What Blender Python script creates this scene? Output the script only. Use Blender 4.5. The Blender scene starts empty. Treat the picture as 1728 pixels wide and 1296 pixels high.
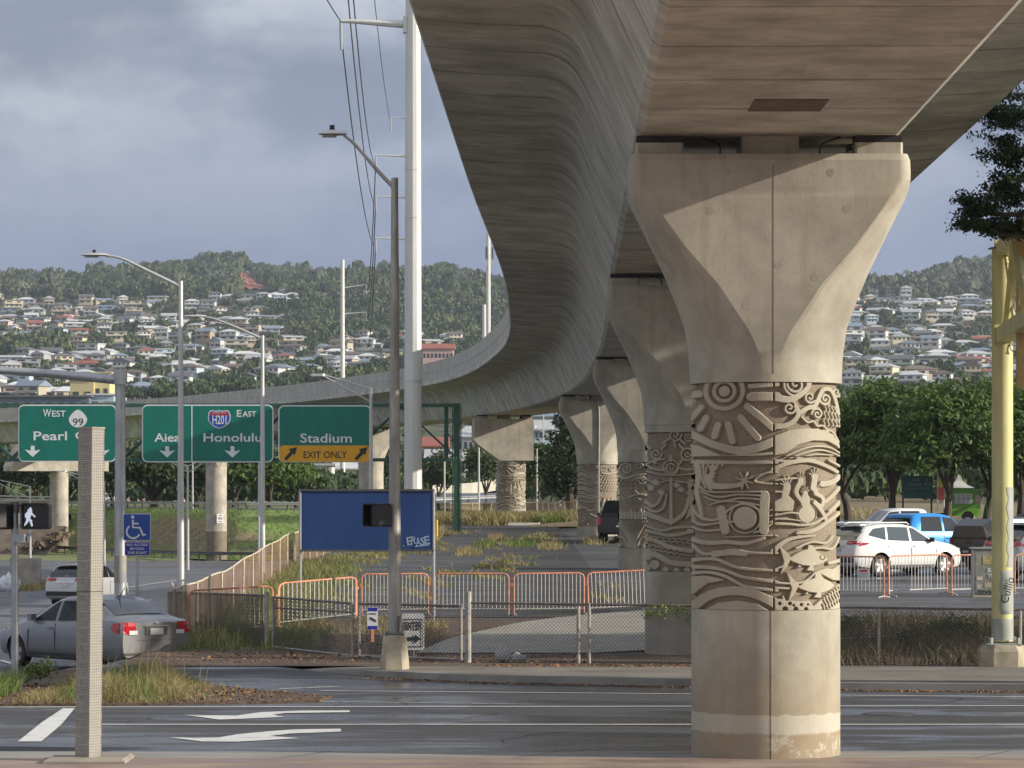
import bpy, bmesh, math, random
import numpy as np
from mathutils import Vector, Matrix
PI = math.pi
R = math.radians
S = bpy.context.scene
C = S.collection
F = 5500.0
CH = 3.33
HY = 830.0
rng = np.random.default_rng(7)
random.seed(7)

def W(px, py, Y):
    return Vector(((px-864)/F*Y, Y, CH+(HY-py)/F*Y))
def G(px, py, z=0.0):
    Y = (CH-z)*F/(py-HY)
    return Vector(((px-864)/F*Y, Y, z))

# ---------------------------------------------------------------- materials
MATS = {}
def nodes(m):
    m.use_nodes = True
    return m.node_tree.nodes, m.node_tree.links
def mat(name, col, rough=0.6, metal=0.0, var=0.0, scale=3.0, bump=0.0, stretch=(1,1,1), col2=None, lo=.35, hi=.65,
        spec=None, coat=0.0, emit=None, estr=0.0, detail=6.0, alpha=1.0, rvar=0.0, rand=True, trans=0.0, bscale=None, bdist=.02):
    if name in MATS: return MATS[name]
    m = bpy.data.materials.new(name); n, l = nodes(m); b = n['Principled BSDF']
    b.inputs['Base Color'].default_value = (*col, 1)
    b.inputs['Roughness'].default_value = rough
    b.inputs['Metallic'].default_value = metal
    if spec is not None: b.inputs['Specular IOR Level'].default_value = spec
    if coat: b.inputs['Coat Weight'].default_value = coat; b.inputs['Coat Roughness'].default_value = .05
    if emit: b.inputs['Emission Color'].default_value = (*emit, 1); b.inputs['Emission Strength'].default_value = estr
    if alpha < 1: b.inputs['Alpha'].default_value = alpha
    if trans: b.inputs['Transmission Weight'].default_value = trans
    if var or bump or col2 or rvar:
        tc = n.new('ShaderNodeTexCoord'); mp = n.new('ShaderNodeMapping'); mp.inputs['Scale'].default_value = stretch
        l.new(tc.outputs['Object'], mp.inputs['Vector'])
        vec = mp.outputs['Vector']
        if rand:
            oi = n.new('ShaderNodeObjectInfo'); mu = n.new('ShaderNodeMath'); mu.operation = 'MULTIPLY'; mu.inputs[1].default_value = 37.0
            l.new(oi.outputs['Random'], mu.inputs[0])
            ad = n.new('ShaderNodeVectorMath'); ad.operation = 'ADD'; l.new(vec, ad.inputs[0]); l.new(mu.outputs[0], ad.inputs[1]); vec = ad.outputs[0]
        no = n.new('ShaderNodeTexNoise'); no.inputs['Scale'].default_value = scale; no.inputs['Detail'].default_value = detail
        no.inputs['Roughness'].default_value = .62
        l.new(vec, no.inputs['Vector'])
        cr = n.new('ShaderNodeValToRGB'); cr.color_ramp.elements[0].position = lo; cr.color_ramp.elements[1].position = hi
        a = tuple(max(0, c*(1-var)) for c in col); d = col2 if col2 else tuple(min(1, c*(1+var)) for c in col)
        if col2 and not var: a = col
        cr.color_ramp.elements[0].color = (*a, 1); cr.color_ramp.elements[1].color = (*d, 1)
        l.new(no.outputs['Fac'], cr.inputs['Fac']); l.new(cr.outputs['Color'], b.inputs['Base Color'])
        if rvar:
            mr = n.new('ShaderNodeMapRange'); mr.inputs[1].default_value = .3; mr.inputs[2].default_value = .7
            mr.inputs[3].default_value = max(.03, rough-rvar); mr.inputs[4].default_value = min(1, rough+rvar)
            l.new(no.outputs['Fac'], mr.inputs[0]); l.new(mr.outputs[0], b.inputs['Roughness'])
        if bump:
            bp = n.new('ShaderNodeBump'); bp.inputs['Strength'].default_value = bump; bp.inputs['Distance'].default_value = bdist
            if bscale:
                n2 = n.new('ShaderNodeTexNoise'); n2.inputs['Scale'].default_value = bscale; n2.inputs['Detail'].default_value = 4
                l.new(vec, n2.inputs['Vector']); l.new(n2.outputs['Fac'], bp.inputs['Height'])
            else: l.new(no.outputs['Fac'], bp.inputs['Height'])
            l.new(bp.outputs['Normal'], b.inputs['Normal'])
    MATS[name] = m
    return m

def mixn(n, l, fac, a, b, mode='MIX'):
    x = n.new('ShaderNodeMix'); x.data_type = 'RGBA'; x.blend_type = mode
    if isinstance(fac, (int, float)): x.inputs[0].default_value = fac
    else: l.new(fac, x.inputs[0])
    for k, v in ((6, a), (7, b)):
        if isinstance(v, tuple): x.inputs[k].default_value = (*v, 1)
        else: l.new(v, x.inputs[k])
    return x.outputs[2]
def noise(n, l, vec, scale, detail=5, rough=.6, stretch=None):
    if stretch:
        mp = n.new('ShaderNodeMapping'); mp.inputs['Scale'].default_value = stretch; l.new(vec, mp.inputs['Vector']); vec = mp.outputs['Vector']
    t = n.new('ShaderNodeTexNoise'); t.inputs['Scale'].default_value = scale; t.inputs['Detail'].default_value = detail; t.inputs['Roughness'].default_value = rough
    l.new(vec, t.inputs['Vector']); return t.outputs['Fac']
def ramp(n, l, fac, lo, hi, v0=0.0, v1=1.0):
    m = n.new('ShaderNodeMapRange'); m.inputs[1].default_value = lo; m.inputs[2].default_value = hi; m.inputs[3].default_value = v0; m.inputs[4].default_value = v1
    l.new(fac, m.inputs[0]); return m.outputs[0]
def mth(n, l, op, a, b=0.0):
    m = n.new('ShaderNodeMath'); m.operation = op
    for k, v in ((0, a), (1, b)):
        if isinstance(v, (int, float)): m.inputs[k].default_value = v
        else: l.new(v, m.inputs[k])
    return m.outputs[0]

# ---------------------------------------------------------------- objects
def setp(o, label=None, cat=None, group=None, kind=None):
    if label: o['label'] = label
    if cat: o['category'] = cat
    if group: o['group'] = group
    if kind: o['kind'] = kind
    return o
def thing(name, label, cat, loc=(0,0,0), rz=0.0, group=None):
    o = bpy.data.objects.new(name, None); o.empty_display_size = .1; C.objects.link(o)
    o.location = loc; o.rotation_euler = (0, 0, rz)
    return setp(o, label, cat, group)
def copy_tree(o, parent=None):
    c = o.copy(); C.objects.link(c)
    if parent is not None: c.parent = parent
    for ch in o.children: copy_tree(ch, c)
    return c

class MB:
    def __init__(s): s.v = []; s.f = []; s.pc = []
    def each(s, name, m, parent=None, smooth=False):
        out = []
        for i, (v0, f0) in enumerate(s.pc):
            v1, f1 = s.pc[i+1] if i+1 < len(s.pc) else (len(s.v), len(s.f))
            q = MB(); q.add(s.v[v0:v1], [tuple(k-v0 for k in f) for f in s.f[f0:f1]]); out.append(q.build(name, m, parent, smooth))
        return out
    def add(s, vs, fs):
        s.pc.append((len(s.v), len(s.f)))
        k = len(s.v); s.v += [tuple(p) for p in vs]; s.f += [tuple(i+k for i in f) for f in fs]; return s
    def box(s, cx, cy, cz, sx, sy, sz, rz=0.0, bev=0.0):
        hx, hy, hz = sx/2, sy/2, sz/2; c_, s_ = math.cos(rz), math.sin(rz)
        if bev:
            b = min(bev, hx*.9, hy*.9)
            o = [(-hx+b,-hy),(hx-b,-hy),(hx,-hy+b),(hx,hy-b),(hx-b,hy),(-hx+b,hy),(-hx,hy-b),(-hx,-hy+b)]
        else: o = [(-hx,-hy),(hx,-hy),(hx,hy),(-hx,hy)]
        n = len(o)
        vs = [(cx+x*c_-y*s_, cy+x*s_+y*c_, cz+z) for z in (-hz, hz) for x, y in o]
        fs = [tuple(range(n-1,-1,-1)), tuple(range(n, 2*n))]+[(i,(i+1)%n,n+(i+1)%n,n+i) for i in range(n)]
        return s.add(vs, fs)
    def tube(s, pts, r, n=8, caps=True):
        pts = [Vector(p) for p in pts]; m = len(pts)
        rr = r if isinstance(r, (list, tuple)) else [r]*m
        vs = []; fs = []; prev = None
        for i, p in enumerate(pts):
            t = (pts[min(i+1, m-1)]-pts[max(i-1, 0)])
            if t.length < 1e-9: t = Vector((0,0,1))
            t.normalize()
            if prev is None:
                a = Vector((0,0,1)) if abs(t.z) < .9 else Vector((1,0,0))
                u = t.cross(a).normalized()
            else:
                u = (prev - t*prev.dot(t)); u = u.normalized() if u.length > 1e-6 else t.orthogonal().normalized()
            prev = u; w = t.cross(u)
            for k in range(n):
                a = 2*PI*k/n; vs.append(p+(u*math.cos(a)+w*math.sin(a))*rr[i])
        for i in range(m-1):
            for k in range(n):
                fs.append((i*n+k, i*n+(k+1)%n, (i+1)*n+(k+1)%n, (i+1)*n+k))
        if caps: fs += [tuple(range(n-1,-1,-1)), tuple(range((m-1)*n, m*n))]
        return s.add(vs, fs)
    def cyl(s, x, y, z0, z1, r0, r1=None, n=16):
        return s.tube([(x,y,z0),(x,y,z1)], [r0, r0 if r1 is None else r1], n)
    def lathe(s, prof, n=24, cx=0, cy=0):
        vs = []; fs = []
        for r, z in prof:
            for k in range(n):
                a = 2*PI*k/n; vs.append((cx+r*math.cos(a), cy+r*math.sin(a), z))
        for i in range(len(prof)-1):
            for k in range(n): fs.append((i*n+k, i*n+(k+1)%n, (i+1)*n+(k+1)%n, (i+1)*n+k))
        fs += [tuple(range(n-1,-1,-1)), tuple(range((len(prof)-1)*n, len(prof)*n))]
        return s.add(vs, fs)
    def prism(s, poly, vec):   # poly of 3D points extruded by vec
        n = len(poly); poly = [Vector(p) for p in poly]; vec = Vector(vec)
        return s.add(poly+[p+vec for p in poly], [tuple(range(n-1,-1,-1)), tuple(range(n, 2*n))]+[(i,(i+1)%n,n+(i+1)%n,n+i) for i in range(n)])
    def grid(s, P):            # P: rows x cols of points
        a = len(P); b = len(P[0])
        return s.add([p for r in P for p in r], [(i*b+j, i*b+j+1, (i+1)*b+j+1, (i+1)*b+j) for i in range(a-1) for j in range(b-1)])
    def loft(s, rings, caps=True):
        n = len(rings[0]); vs = [p for r in rings for p in r]
        fs = [(i*n+k, i*n+(k+1)%n, (i+1)*n+(k+1)%n, (i+1)*n+k) for i in range(len(rings)-1) for k in range(n)]
        if caps: fs += [tuple(range(n-1,-1,-1)), tuple(range((len(rings)-1)*n, len(rings)*n))]
        return s.add(vs, fs)
    def mesh(s, name, smooth=False, fix=True):
        me = bpy.data.meshes.new(name); me.from_pydata(s.v, [], s.f); me.validate()
        if fix:
            bm = bmesh.new(); bm.from_mesh(me); bmesh.ops.recalc_face_normals(bm, faces=bm.faces); bm.to_mesh(me); bm.free()
        if smooth:
            me.shade_smooth()
            try: me.set_sharp_from_angle(angle=R(35))
            except Exception: pass
        return me
    def build(s, name, m, parent=None, smooth=False, loc=None, fix=True):
        me = s.mesh(name, smooth, fix); me.materials.append(m)
        return link(name, me, parent, loc)
def link(name, me, parent=None, loc=None):
    o = bpy.data.objects.new(name, me); C.objects.link(o)
    if parent is not None: o.parent = parent
    if loc is not None: o.location = loc
    return o
def fast(name, V, Fq, m, parent=None, loc=None, smooth=False):
    V = np.asarray(V, dtype=np.float32); Fq = np.asarray(Fq, dtype=np.int32); k = Fq.shape[1]; nf = Fq.shape[0]
    me = bpy.data.meshes.new(name); me.vertices.add(len(V)); me.vertices.foreach_set('co', V.ravel())
    me.loops.add(nf*k); me.loops.foreach_set('vertex_index', Fq.ravel())
    me.polygons.add(nf); me.polygons.foreach_set('loop_start', np.arange(nf, dtype=np.int32)*k)
    me.update(calc_edges=True); me.materials.append(m)
    if smooth: me.shade_smooth()
    return link(name, me, parent, loc)

_fc = {}
def text(s, size, m, parent, loc, rot=(PI/2,0,0), name='lettering', ext=.004, sx=1.0, bold=0.0, space=1.0, align='CENTER'):
    cu = bpy.data.curves.new('txt', 'FONT'); cu.body = s; cu.size = size; cu.extrude = ext; cu.align_x = align; cu.align_y = 'CENTER'
    cu.offset = bold; cu.space_character = space; cu.resolution_u = 3
    t = bpy.data.objects.new('tmp', cu); C.objects.link(t)
    bpy.context.view_layer.update()
    dg = bpy.context.evaluated_depsgraph_get(); me = bpy.data.meshes.new_from_object(t.evaluated_get(dg))
    bpy.data.objects.remove(t); me.materials.clear(); me.materials.append(m)
    o = link(name, me, parent, loc); o.rotation_euler = rot; o.scale = (sx, 1, 1)
    return o
def tfit(s, w, h, m, parent, loc, name='lettering', ext=.004, bold=0.0, space=1.0, rot=(PI/2,0,0)):
    o = text(s, 1.0, m, parent, (0,0,0), rot, name, 1.0, 1.0, bold, space); me = o.data
    co = np.empty(len(me.vertices)*3, dtype=np.float32); me.vertices.foreach_get('co', co); co = co.reshape(-1, 3)
    lo, hi = co.min(0), co.max(0); co -= (lo+hi)/2; co[:, 0] *= w/(hi[0]-lo[0]); co[:, 1] *= h/(hi[1]-lo[1]); co[:, 2] *= ext/max(1e-6, (hi[2]-lo[2]))
    me.vertices.foreach_set('co', co.ravel()); me.update(); o.location = loc; return o
def catmull(P, n=8):
    P = [np.array(p, float) for p in P]; out = []
    for i in range(len(P)-1):
        p0 = P[max(i-1,0)]; p1 = P[i]; p2 = P[i+1]; p3 = P[min(i+2,len(P)-1)]
        for k in range(n):
            t = k/n; out.append(.5*((2*p1)+(-p0+p2)*t+(2*p0-5*p1+4*p2-p3)*t*t+(-p0+3*p1-3*p2+p3)*t**3))
    out.append(P[-1]); return out
def sstep(a, b, x):
    t = min(1, max(0, (x-a)/(b-a))); return t*t*(3-2*t)

# ---------------------------------------------------------------- terrain
def itp(x, xs, ys): return float(np.interp(x, xs, ys))
RX = [-300,0,60,130,230,330,400,450,540,600,700,760,800,860,1000,1200,1450,1540,1590,1650,1728,2100]
RY = [487,491,489,489,475,463,459,473,475,473,469,472,485,503,507,517,504,495,469,463,453,457]
def xb(Y): return itp(Y, [0,112,200,300], [-7.7,-7.7,-5.6,-5.6])
def foot(x): return min(420, max(297, 297+(-26-x)*1.9))
def g(x, Y):
    zl = itp(Y, [0,56,66,75,122,290], [-.13,-.13,-.4,-.58,-1.05,-2.8])
    d = Y-foot(x)
    if d > 0: zl = -2.8+4.3*sstep(0, 22, d)
    zm = itp(Y, [0,60.4,62,70,85,108,151,202,260,600], [-.13,-.13,-.03,0,.1,.72,1.24,1.33,1.5,1.5])
    zr = itp(Y, [0,60,62,64,75,85,105,151,200,300,600], [-.13,-.13,-.05,-.03,.3,.5,.61,1.3,2.2,4.4,8])
    z = zm+(zr-zm)*sstep(2.5, 8, x)
    w = 1.0+max(0, Y-75)*.07
    b = xb(Y); z = zl+(z-zl)*sstep(b-w, b, x)
    return z
def hill(x, Y):
    px = 864+x*F/Y
    rid = itp(px, RX, RY)
    yy = itp(Y, [600,700,850,1000,1200,1400,1800,2200,2500,2850], [814,788,745,700,660,627,568,508,.35*508+.65*rid,rid])
    if px > 900: yy -= 26*sstep(1100, 1450, px)*sstep(2300,1000,Y)*1.0
    k = sstep(600, 760, Y)
    z = CH+(HY-yy)/F*Y
    z += 5*k*math.sin(x*.013+Y*.006)*math.sin(Y*.011-x*.004)
    if Y > 2850: z = CH+(HY-rid)/F*2850-(Y-2850)*.25
    z0 = g(x, 600)
    return z0+(z-z0)*sstep(600, 700, Y) if Y < 700 else z
def gz(x, Y): return g(x, Y) if Y <= 600 else hill(x, Y)
# ---------------------------------------------------------------- camera, sky, sun
cd = bpy.data.cameras.new('camera'); cam = bpy.data.objects.new('camera', cd); C.objects.link(cam)
cam.location = (0, 0, CH); cam.rotation_euler = (PI/2, 0, 0)
cd.sensor_width = 36; cd.lens = 36*F/1728; cd.shift_y = (HY-648)/1728; cd.clip_end = 12000; cd.clip_start = .5
S.camera = cam
SAZ, SEL = R(79), R(19)      # azimuth measured from straight behind the camera towards the right
sdir = Vector((math.sin(SAZ)*math.cos(SEL), -math.cos(SAZ)*math.cos(SEL), math.sin(SEL)))
ld = bpy.data.lights.new('sun', 'SUN'); ld.energy = 5.0; ld.angle = R(.6); ld.color = (1.0, .92, .79)
lo = bpy.data.objects.new('sun', ld); C.objects.link(lo); lo.rotation_euler = sdir.to_track_quat('Z', 'Y').to_euler(); lo.location = (30, -30, 60)
w = bpy.data.worlds.new('World'); S.world = w; w.use_nodes = True
n = w.node_tree.nodes; l = w.node_tree.links; bg = n['Background']; bg.inputs['Strength'].default_value = .1
sk = n.new('ShaderNodeTexSky'); sk.sky_type = 'NISHITA'; sk.sun_disc = False; sk.sun_elevation = SEL
sk.sun_rotation = math.atan2(sdir.x, sdir.y); sk.air_density = 1.3; sk.dust_density = 2.0
tc = n.new('ShaderNodeTexCoord'); sp = n.new('ShaderNodeSeparateXYZ'); l.new(tc.outputs['Generated'], sp.inputs[0])
vec = tc.outputs['Generated']
f1 = noise(n, l, vec, 9.0, 7, .55, (1, 1, 2.0)); f2 = noise(n, l, vec, 30.0, 8, .6, (1, 1, 1.6)); f3 = noise(n, l, vec, 2.2, 3, .5)
el = ramp(n, l, sp.outputs['Z'], .065, .17)
a_ = mixn(n, l, el, (.88, 1.42, 2.95), (2.0, 2.6, 4.0))
lx = ramp(n, l, sp.outputs['X'], .05, -.16)
a_ = mixn(n, l, mth(n, l, 'MULTIPLY', lx, ramp(n, l, sp.outputs['Z'], .08, .16)), a_, (4.1, 4.3, 4.85))
cl = ramp(n, l, mth(n, l, 'ADD', mth(n, l, 'MULTIPLY', f1, .75), mth(n, l, 'MULTIPLY', f2, .25)), .43, .58)
am = mth(n, l, 'MULTIPLY', cl, ramp(n, l, sp.outputs['Z'], .07, .16, .10, .80))
a_ = mixn(n, l, am, a_, (5.8, 5.95, 6.5))
dk = mth(n, l, 'MULTIPLY', ramp(n, l, f1, .54, .40), ramp(n, l, sp.outputs['Z'], .07, .13, .2, .8))
a_ = mixn(n, l, dk, a_, (1.4, 1.75, 2.65))
hi = ramp(n, l, sp.outputs['Z'], .25, .7)
a_ = mixn(n, l, hi, a_, (4.2, 4.6, 5.4))
a_ = mixn(n, l, ramp(n, l, sp.outputs['Y'], .25, -.35), a_, (5.6, 5.8, 6.4))
a_ = mixn(n, l, .10, a_, sk.outputs['Color'])
l.new(a_, bg.inputs['Color'])
S.view_settings.view_transform = 'Standard'; S.view_settings.look = 'None'; S.view_settings.exposure = .34; S.view_settings.gamma = 1
cy = S.cycles
cy.max_bounces = 6; cy.diffuse_bounces = 3; cy.glossy_bounces = 2; cy.transmission_bounces = 3; cy.transparent_max_bounces = 8; cy.volume_bounces = 0
cy.caustics_reflective = False; cy.caustics_refractive = False
try: cy.sample_clamp_indirect = 6
except Exception: pass

# ---------------------------------------------------------------- ground
def asphalt(name, c, wet=.0, warm=(0,0,0), wetcol=.55):
    m = bpy.data.materials.new(name); n, l = nodes(m); b = n['Principled BSDF']
    tc = n.new('ShaderNodeTexCoord'); v = tc.outputs['Object']
    big = noise(n, l, v, .35, 6, .6, (.35, 1, 1)); fine = noise(n, l, v, 38, 4, .7); streak = noise(n, l, v, 1.4, 5, .6, (.12, 2.2, 1))
    col = mixn(n, l, ramp(n, l, big, .35, .65), tuple(x*.72 for x in c), tuple(min(1, x*1.3) for x in c))
    col = mixn(n, l, ramp(n, l, streak, .52, .68, 0, .55), col, tuple(min(1, x*2.2) for x in c))
    col = mixn(n, l, ramp(n, l, fine, .40, .62, 0, .75), col, tuple(x*.45 for x in c)); col = mixn(n, l, ramp(n, l, noise(n, l, v, 21, 3, .7), .62, .70, 0, .6), col, tuple(min(1, x*2.6) for x in c))
    l.new(col, b.inputs['Base Color'])
    rr = mth(n, l, 'MULTIPLY', ramp(n, l, big, .42, .6), 1.0)
    rr = ramp(n, l, noise(n, l, v, .45, 6, .65, (.35, 1.1, 1)), .44, .56, .82, .82-wet)
    l.new(rr, b.inputs['Roughness'])
    bp = n.new('ShaderNodeBump'); bp.inputs['Strength'].default_value = .35; bp.inputs['Distance'].default_value = .006
    l.new(fine, bp.inputs['Height']); l.new(bp.outputs['Normal'], b.inputs['Normal'])
    return m
M_ROAD = asphalt('wet_asphalt', (.070, .070, .074), .60)
M_LOT = asphalt('worn_asphalt', (.065, .063, .062), .35)
M_LEFTROAD = asphalt('faded_asphalt', (.13, .13, .14), .25)
def dirtmat(name, c1, c2, c3, s1=.5, s2=9, bump=.8):
    m = bpy.data.materials.new(name); n, l = nodes(m); b = n['Principled BSDF']; b.inputs['Roughness'].default_value = .95
    tc = n.new('ShaderNodeTexCoord'); v = tc.outputs['Object']
    a = noise(n, l, v, s1, 6, .65); f = noise(n, l, v, s2, 6, .7)
    col = mixn(n, l, ramp(n, l, a, .38, .62), c1, c2); col = mixn(n, l, ramp(n, l, f, .45, .62), col, c3)
    l.new(col, b.inputs['Base Color'])
    bp = n.new('ShaderNodeBump'); bp.inputs['Strength'].default_value = bump; bp.inputs['Distance'].default_value = .05
    l.new(f, bp.inputs['Height']); l.new(bp.outputs['Normal'], b.inputs['Normal'])
    return m
M_DIRT = dirtmat('leafy_dirt', (.10, .065, .045), (.17, .12, .085), (.06, .04, .03))
M_GREEN = dirtmat('verge_soil', (.10, .17, .035), (.16, .22, .06), (.055, .09, .025), .12, 3)
M_BROWN = dirtmat('dry_bank_soil', (.20, .155, .085), (.26, .21, .12), (.12, .09, .05), .12, 4)
# ground: one sheet from behind the camera to the horizon
def gmat():
    m = bpy.data.materials.new('ground_soil'); n, l = nodes(m); b = n['Principled BSDF']; b.inputs['Roughness'].default_value = .95
    tc = n.new('ShaderNodeTexCoord'); v = tc.outputs['Object']; s = n.new('ShaderNodeSeparateXYZ'); l.new(v, s.inputs[0])
    a = noise(n, l, v, .012, 6, .6); f = noise(n, l, v, .25, 5, .7)
    near = mixn(n, l, ramp(n, l, f, .4, .6), (.15, .20, .055), (.20, .17, .09))
    far = mixn(n, l, ramp(n, l, a, .45, .62), (.045, .065, .03), (.15, .13, .075)); far = mixn(n, l, ramp(n, l, f, .35, .7), far, (.035, .05, .025))
    col = mixn(n, l, ramp(n, l, s.outputs['Y'], 450, 800), near, far)
    l.new(col, b.inputs['Base Color']); return m
ys = list(np.arange(-40, 60, 5.0))+list(np.arange(60, 130, 2.5))+list(np.arange(130, 360, 5.0))+list(np.arange(360, 700, 14))+list(np.arange(700, 2900, 28))+[2950, 3100, 3400, 4000, 5000, 7000]
us = np.linspace(-1, 1, 181); us = np.sign(us)*np.abs(us)**1.35
V = []
for Y in ys:
    for u in us:
        x = u*(55+.30*max(Y, 0)+25)
        off = .14 if Y < 62 else (.10 if Y < 270 else 0)
        if Y >= 62 and Y < 300 and x < xb(Y)+1: off = .14
        V.append((x, Y, gz(x, Y)-off))
nu = len(us); Fq = [(i*nu+j, i*nu+j+1, (i+1)*nu+j+1, (i+1)*nu+j) for i in range(len(ys)-1) for j in range(nu-1)]
o = fast('ground', V, Fq, gmat(), smooth=True); o['kind'] = 'structure'

def sheet(name, xs_of_y, ys, m, off=0.0, nx=20, kind='structure'):
    V = []
    for Y in ys:
        a, b = xs_of_y(Y)
        for k in range(nx+1):
            x = a+(b-a)*k/nx; V.append((x, Y, g(x, Y)+off))
    Fq = [(i*(nx+1)+j, i*(nx+1)+j+1, (i+1)*(nx+1)+j+1, (i+1)*(nx+1)+j) for i in range(len(ys)-1) for j in range(nx)]
    o = fast(name, V, Fq, m, smooth=True)
    if kind: o['kind'] = kind
    return o
# cross street in front, then the road running away on the left
KERB = [(60, 55.4), (20, 55.9), (8.9, 56.4), (5.6, 56.8), (3, 57.8), (.9, 58.6), (-.7, 59.2), (-2.2, 60.4), (-3.6, 61.4), (-4.8, 62.8), (-6.0, 64.2), (-7.2, 66.2), (-7.9, 70), (-7.95, 78)]
kx = sorted((p[0], p[1]) for p in KERB if p[0] > -7.9)
sheet('cross_street', lambda Y: (-70, 70) if Y < 55 else (-70, float(np.interp(Y, [55, 55.4, 55.9, 56.4, 56.8, 57.8, 58.6, 59.2, 60.4, 61.4, 62.8, 64.2, 66.2, 70], [70, 60, 20, 8.9, 5.6, 3, .9, -.7, -2.2, -3.6, -4.8, -6.0, -7.2, -7.9]))), list(np.arange(43.2, 70.01, .4)), M_ROAD, 0, 60)
sheet('side_road', lambda Y: (-60 if Y < 150 else -75, xb(Y)-.3-(1.0+max(0, Y-75)*.07)*.6), list(np.arange(70, 292, 2.0)), M_LEFTROAD, 0, 40)
# slabs
def slab(name, poly, z0, z1, m, kind='structure'):
    mb = MB(); mb.prism([(x, y, z0) for x, y in poly], (0, 0, z1-z0)); o = mb.build(name, m); o['kind'] = kind; return o
M_CONC = mat('pavement_concrete', (.30, .265, .215), .85, var=.22, scale=1.6, bump=.3, rand=False, stretch=(.6, 1, 1))
M_KERB = mat('kerb_concrete', (.27, .255, .235), .8, var=.25, scale=1.2, bump=.3, rand=False, stretch=(.4, 2, 1))
M_WALK = mat('far_pavement_concrete', (.20, .18, .155), .75, var=.3, scale=1.1, bump=.3, rand=False, stretch=(.5, 1, 1))
def brickmat():
    m = bpy.data.materials.new('red_brick_paving'); n, l = nodes(m); b = n['Principled BSDF']; b.inputs['Roughness'].default_value = .7
    tc = n.new('ShaderNodeTexCoord'); v = tc.outputs['Object']
    br = n.new('ShaderNodeTexBrick'); br.inputs['Scale'].default_value = 2.2; br.inputs['Color1'].default_value = (.27, .185, .155, 1); br.inputs['Color2'].default_value = (.22, .155, .13, 1)
    br.inputs['Mortar'].default_value = (.20, .14, .11, 1); br.inputs['Mortar Size'].default_value = .012
    l.new(v, br.inputs['Vector']); f = noise(n, l, v, 1.1, 5, .6, (.5, 1.5, 1))
    c = mixn(n, l, ramp(n, l, f, .42, .62, 0, .7), br.outputs['Color'], (.38, .30, .22)); l.new(c, b.inputs['Base Color'])
    l.new(ramp(n, l, f, .35, .6, .35, .8), b.inputs['Roughness']); return m
slab('gutter', [(-70, 41.85), (70, 41.85), (70, 43.25), (-70, 43.25)], -.4, -.122, M_CONC)
slab('near_kerb', [(-70, 40.75), (70, 40.75), (70, 41.85), (-70, 41.85)], -.4, .0, M_KERB)
slab('brick_pavement', [(-70, -40), (70, -40), (70, 40.75), (-70, 40.75)], -.4, .003, brickmat())
far = [(x, y) for x, y in KERB]
inner = [(-6.9, 78), (-6.9, 70), (-6.8, 66.6), (-6.5, 65.2), (-4.9, 64.6), (-2.5, 63.3), (60, 63.3)]
mb = MB(); fk = [(x, y) for x, y in far if y <= 66.2]
for i in range(len(fk)-1):   # kerb stones along the curve
    (x0, y0), (x1, y1) = fk[i], fk[i+1]; d = Vector((x1-x0, y1-y0, 0)).normalized(); nn = Vector((-d.y, d.x, 0))*-1
    if nn.y < 0 and i < 8: nn = -nn
    if i >= 8 and nn.x < 0: nn = -nn
    h0 = -.0 if x0 > -4 else -.1; h1 = 0 if x1 > -4 else -.1
    z0 = min(g(x0-.3, y0-.3), g(x1-.3, y1-.3))-.2
    a = Vector((x0, y0, 0)); b = Vector((x1, y1, 0))
    def tz(x): return .004-.13*sstep(-2.6, -5.5, x)
    ra = [(a.x, a.y, z0), (a.x, a.y, tz(a.x)), (a.x+nn.x*.18, a.y+nn.y*.18, tz(a.x)), (a.x+nn.x*.18, a.y+nn.y*.18, z0)]
    rb = [(b.x, b.y, z0), (b.x, b.y, tz(b.x)), (b.x+nn.x*.18, b.y+nn.y*.18, tz(b.x)), (b.x+nn.x*.18, b.y+nn.y*.18, z0)]
    mb.loft([ra, rb])
o = mb.build('far_kerb', M_KERB); o['kind'] = 'structure'
sheet('far_pavement', lambda Y: (float(np.interp(Y, [55.5, 56, 56.5, 57, 58, 58.8, 59.4, 60.6, 61.6, 63.0, 64.4], [60, 18, 8.5, 5.4, 2.8, .7, -.8, -2.3, -3.7, -4.9, -6.1])), 60), list(np.arange(55.6, 64.5, .3)), M_WALK, 0, 60)
# lift the far pavement sheet to kerb level
for ob in C.objects:
    if ob.name == 'far_pavement':
        for v in ob.data.vertices:
            v.co.z = -.002-.13*sstep(-2.6, -5.5, v.co.x)-.05*sstep(61.5, 64.4, v.co.y)
# yard inside the fence, lot asphalt, concrete drive
sheet('dirt_yard', lambda Y: (xb(Y)+.1, 45), list(np.arange(62.6, 100, .6)), M_DIRT, .012, 60)
sheet('weedy_lot', lambda Y: (xb(Y)+.3, 2.6+max(0, 0)), list(np.arange(83.5, 200, 2.0)), M_LOT, .03, 30)
sheet('parking_lot', lambda Y: (2.6, 60), list(np.arange(77, 178, 1.5)), asphalt('lot_asphalt', (.10, .10, .105), .35), .034, 60)
sheet('field', lambda Y: (1.0 if Y > 178 else 60, 120), list(np.arange(178, 330, 6.0)), M_BROWN, .05, 30)
mb = MB(); P = [G(700, 1103), G(1000, 1103), G(1560, 1088), G(1090, 1042), G(960, 1047), G(870, 1058), G(760, 1080)]
mb.add([(p.x, p.y, g(p.x, p.y)+.03) for p in P], [tuple(range(len(P)))]); o = mb.build('concrete_drive', mat('drive_concrete', (.36, .34, .30), .8, var=.15, scale=1.2, rand=False)); o['kind'] = 'structure'
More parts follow.
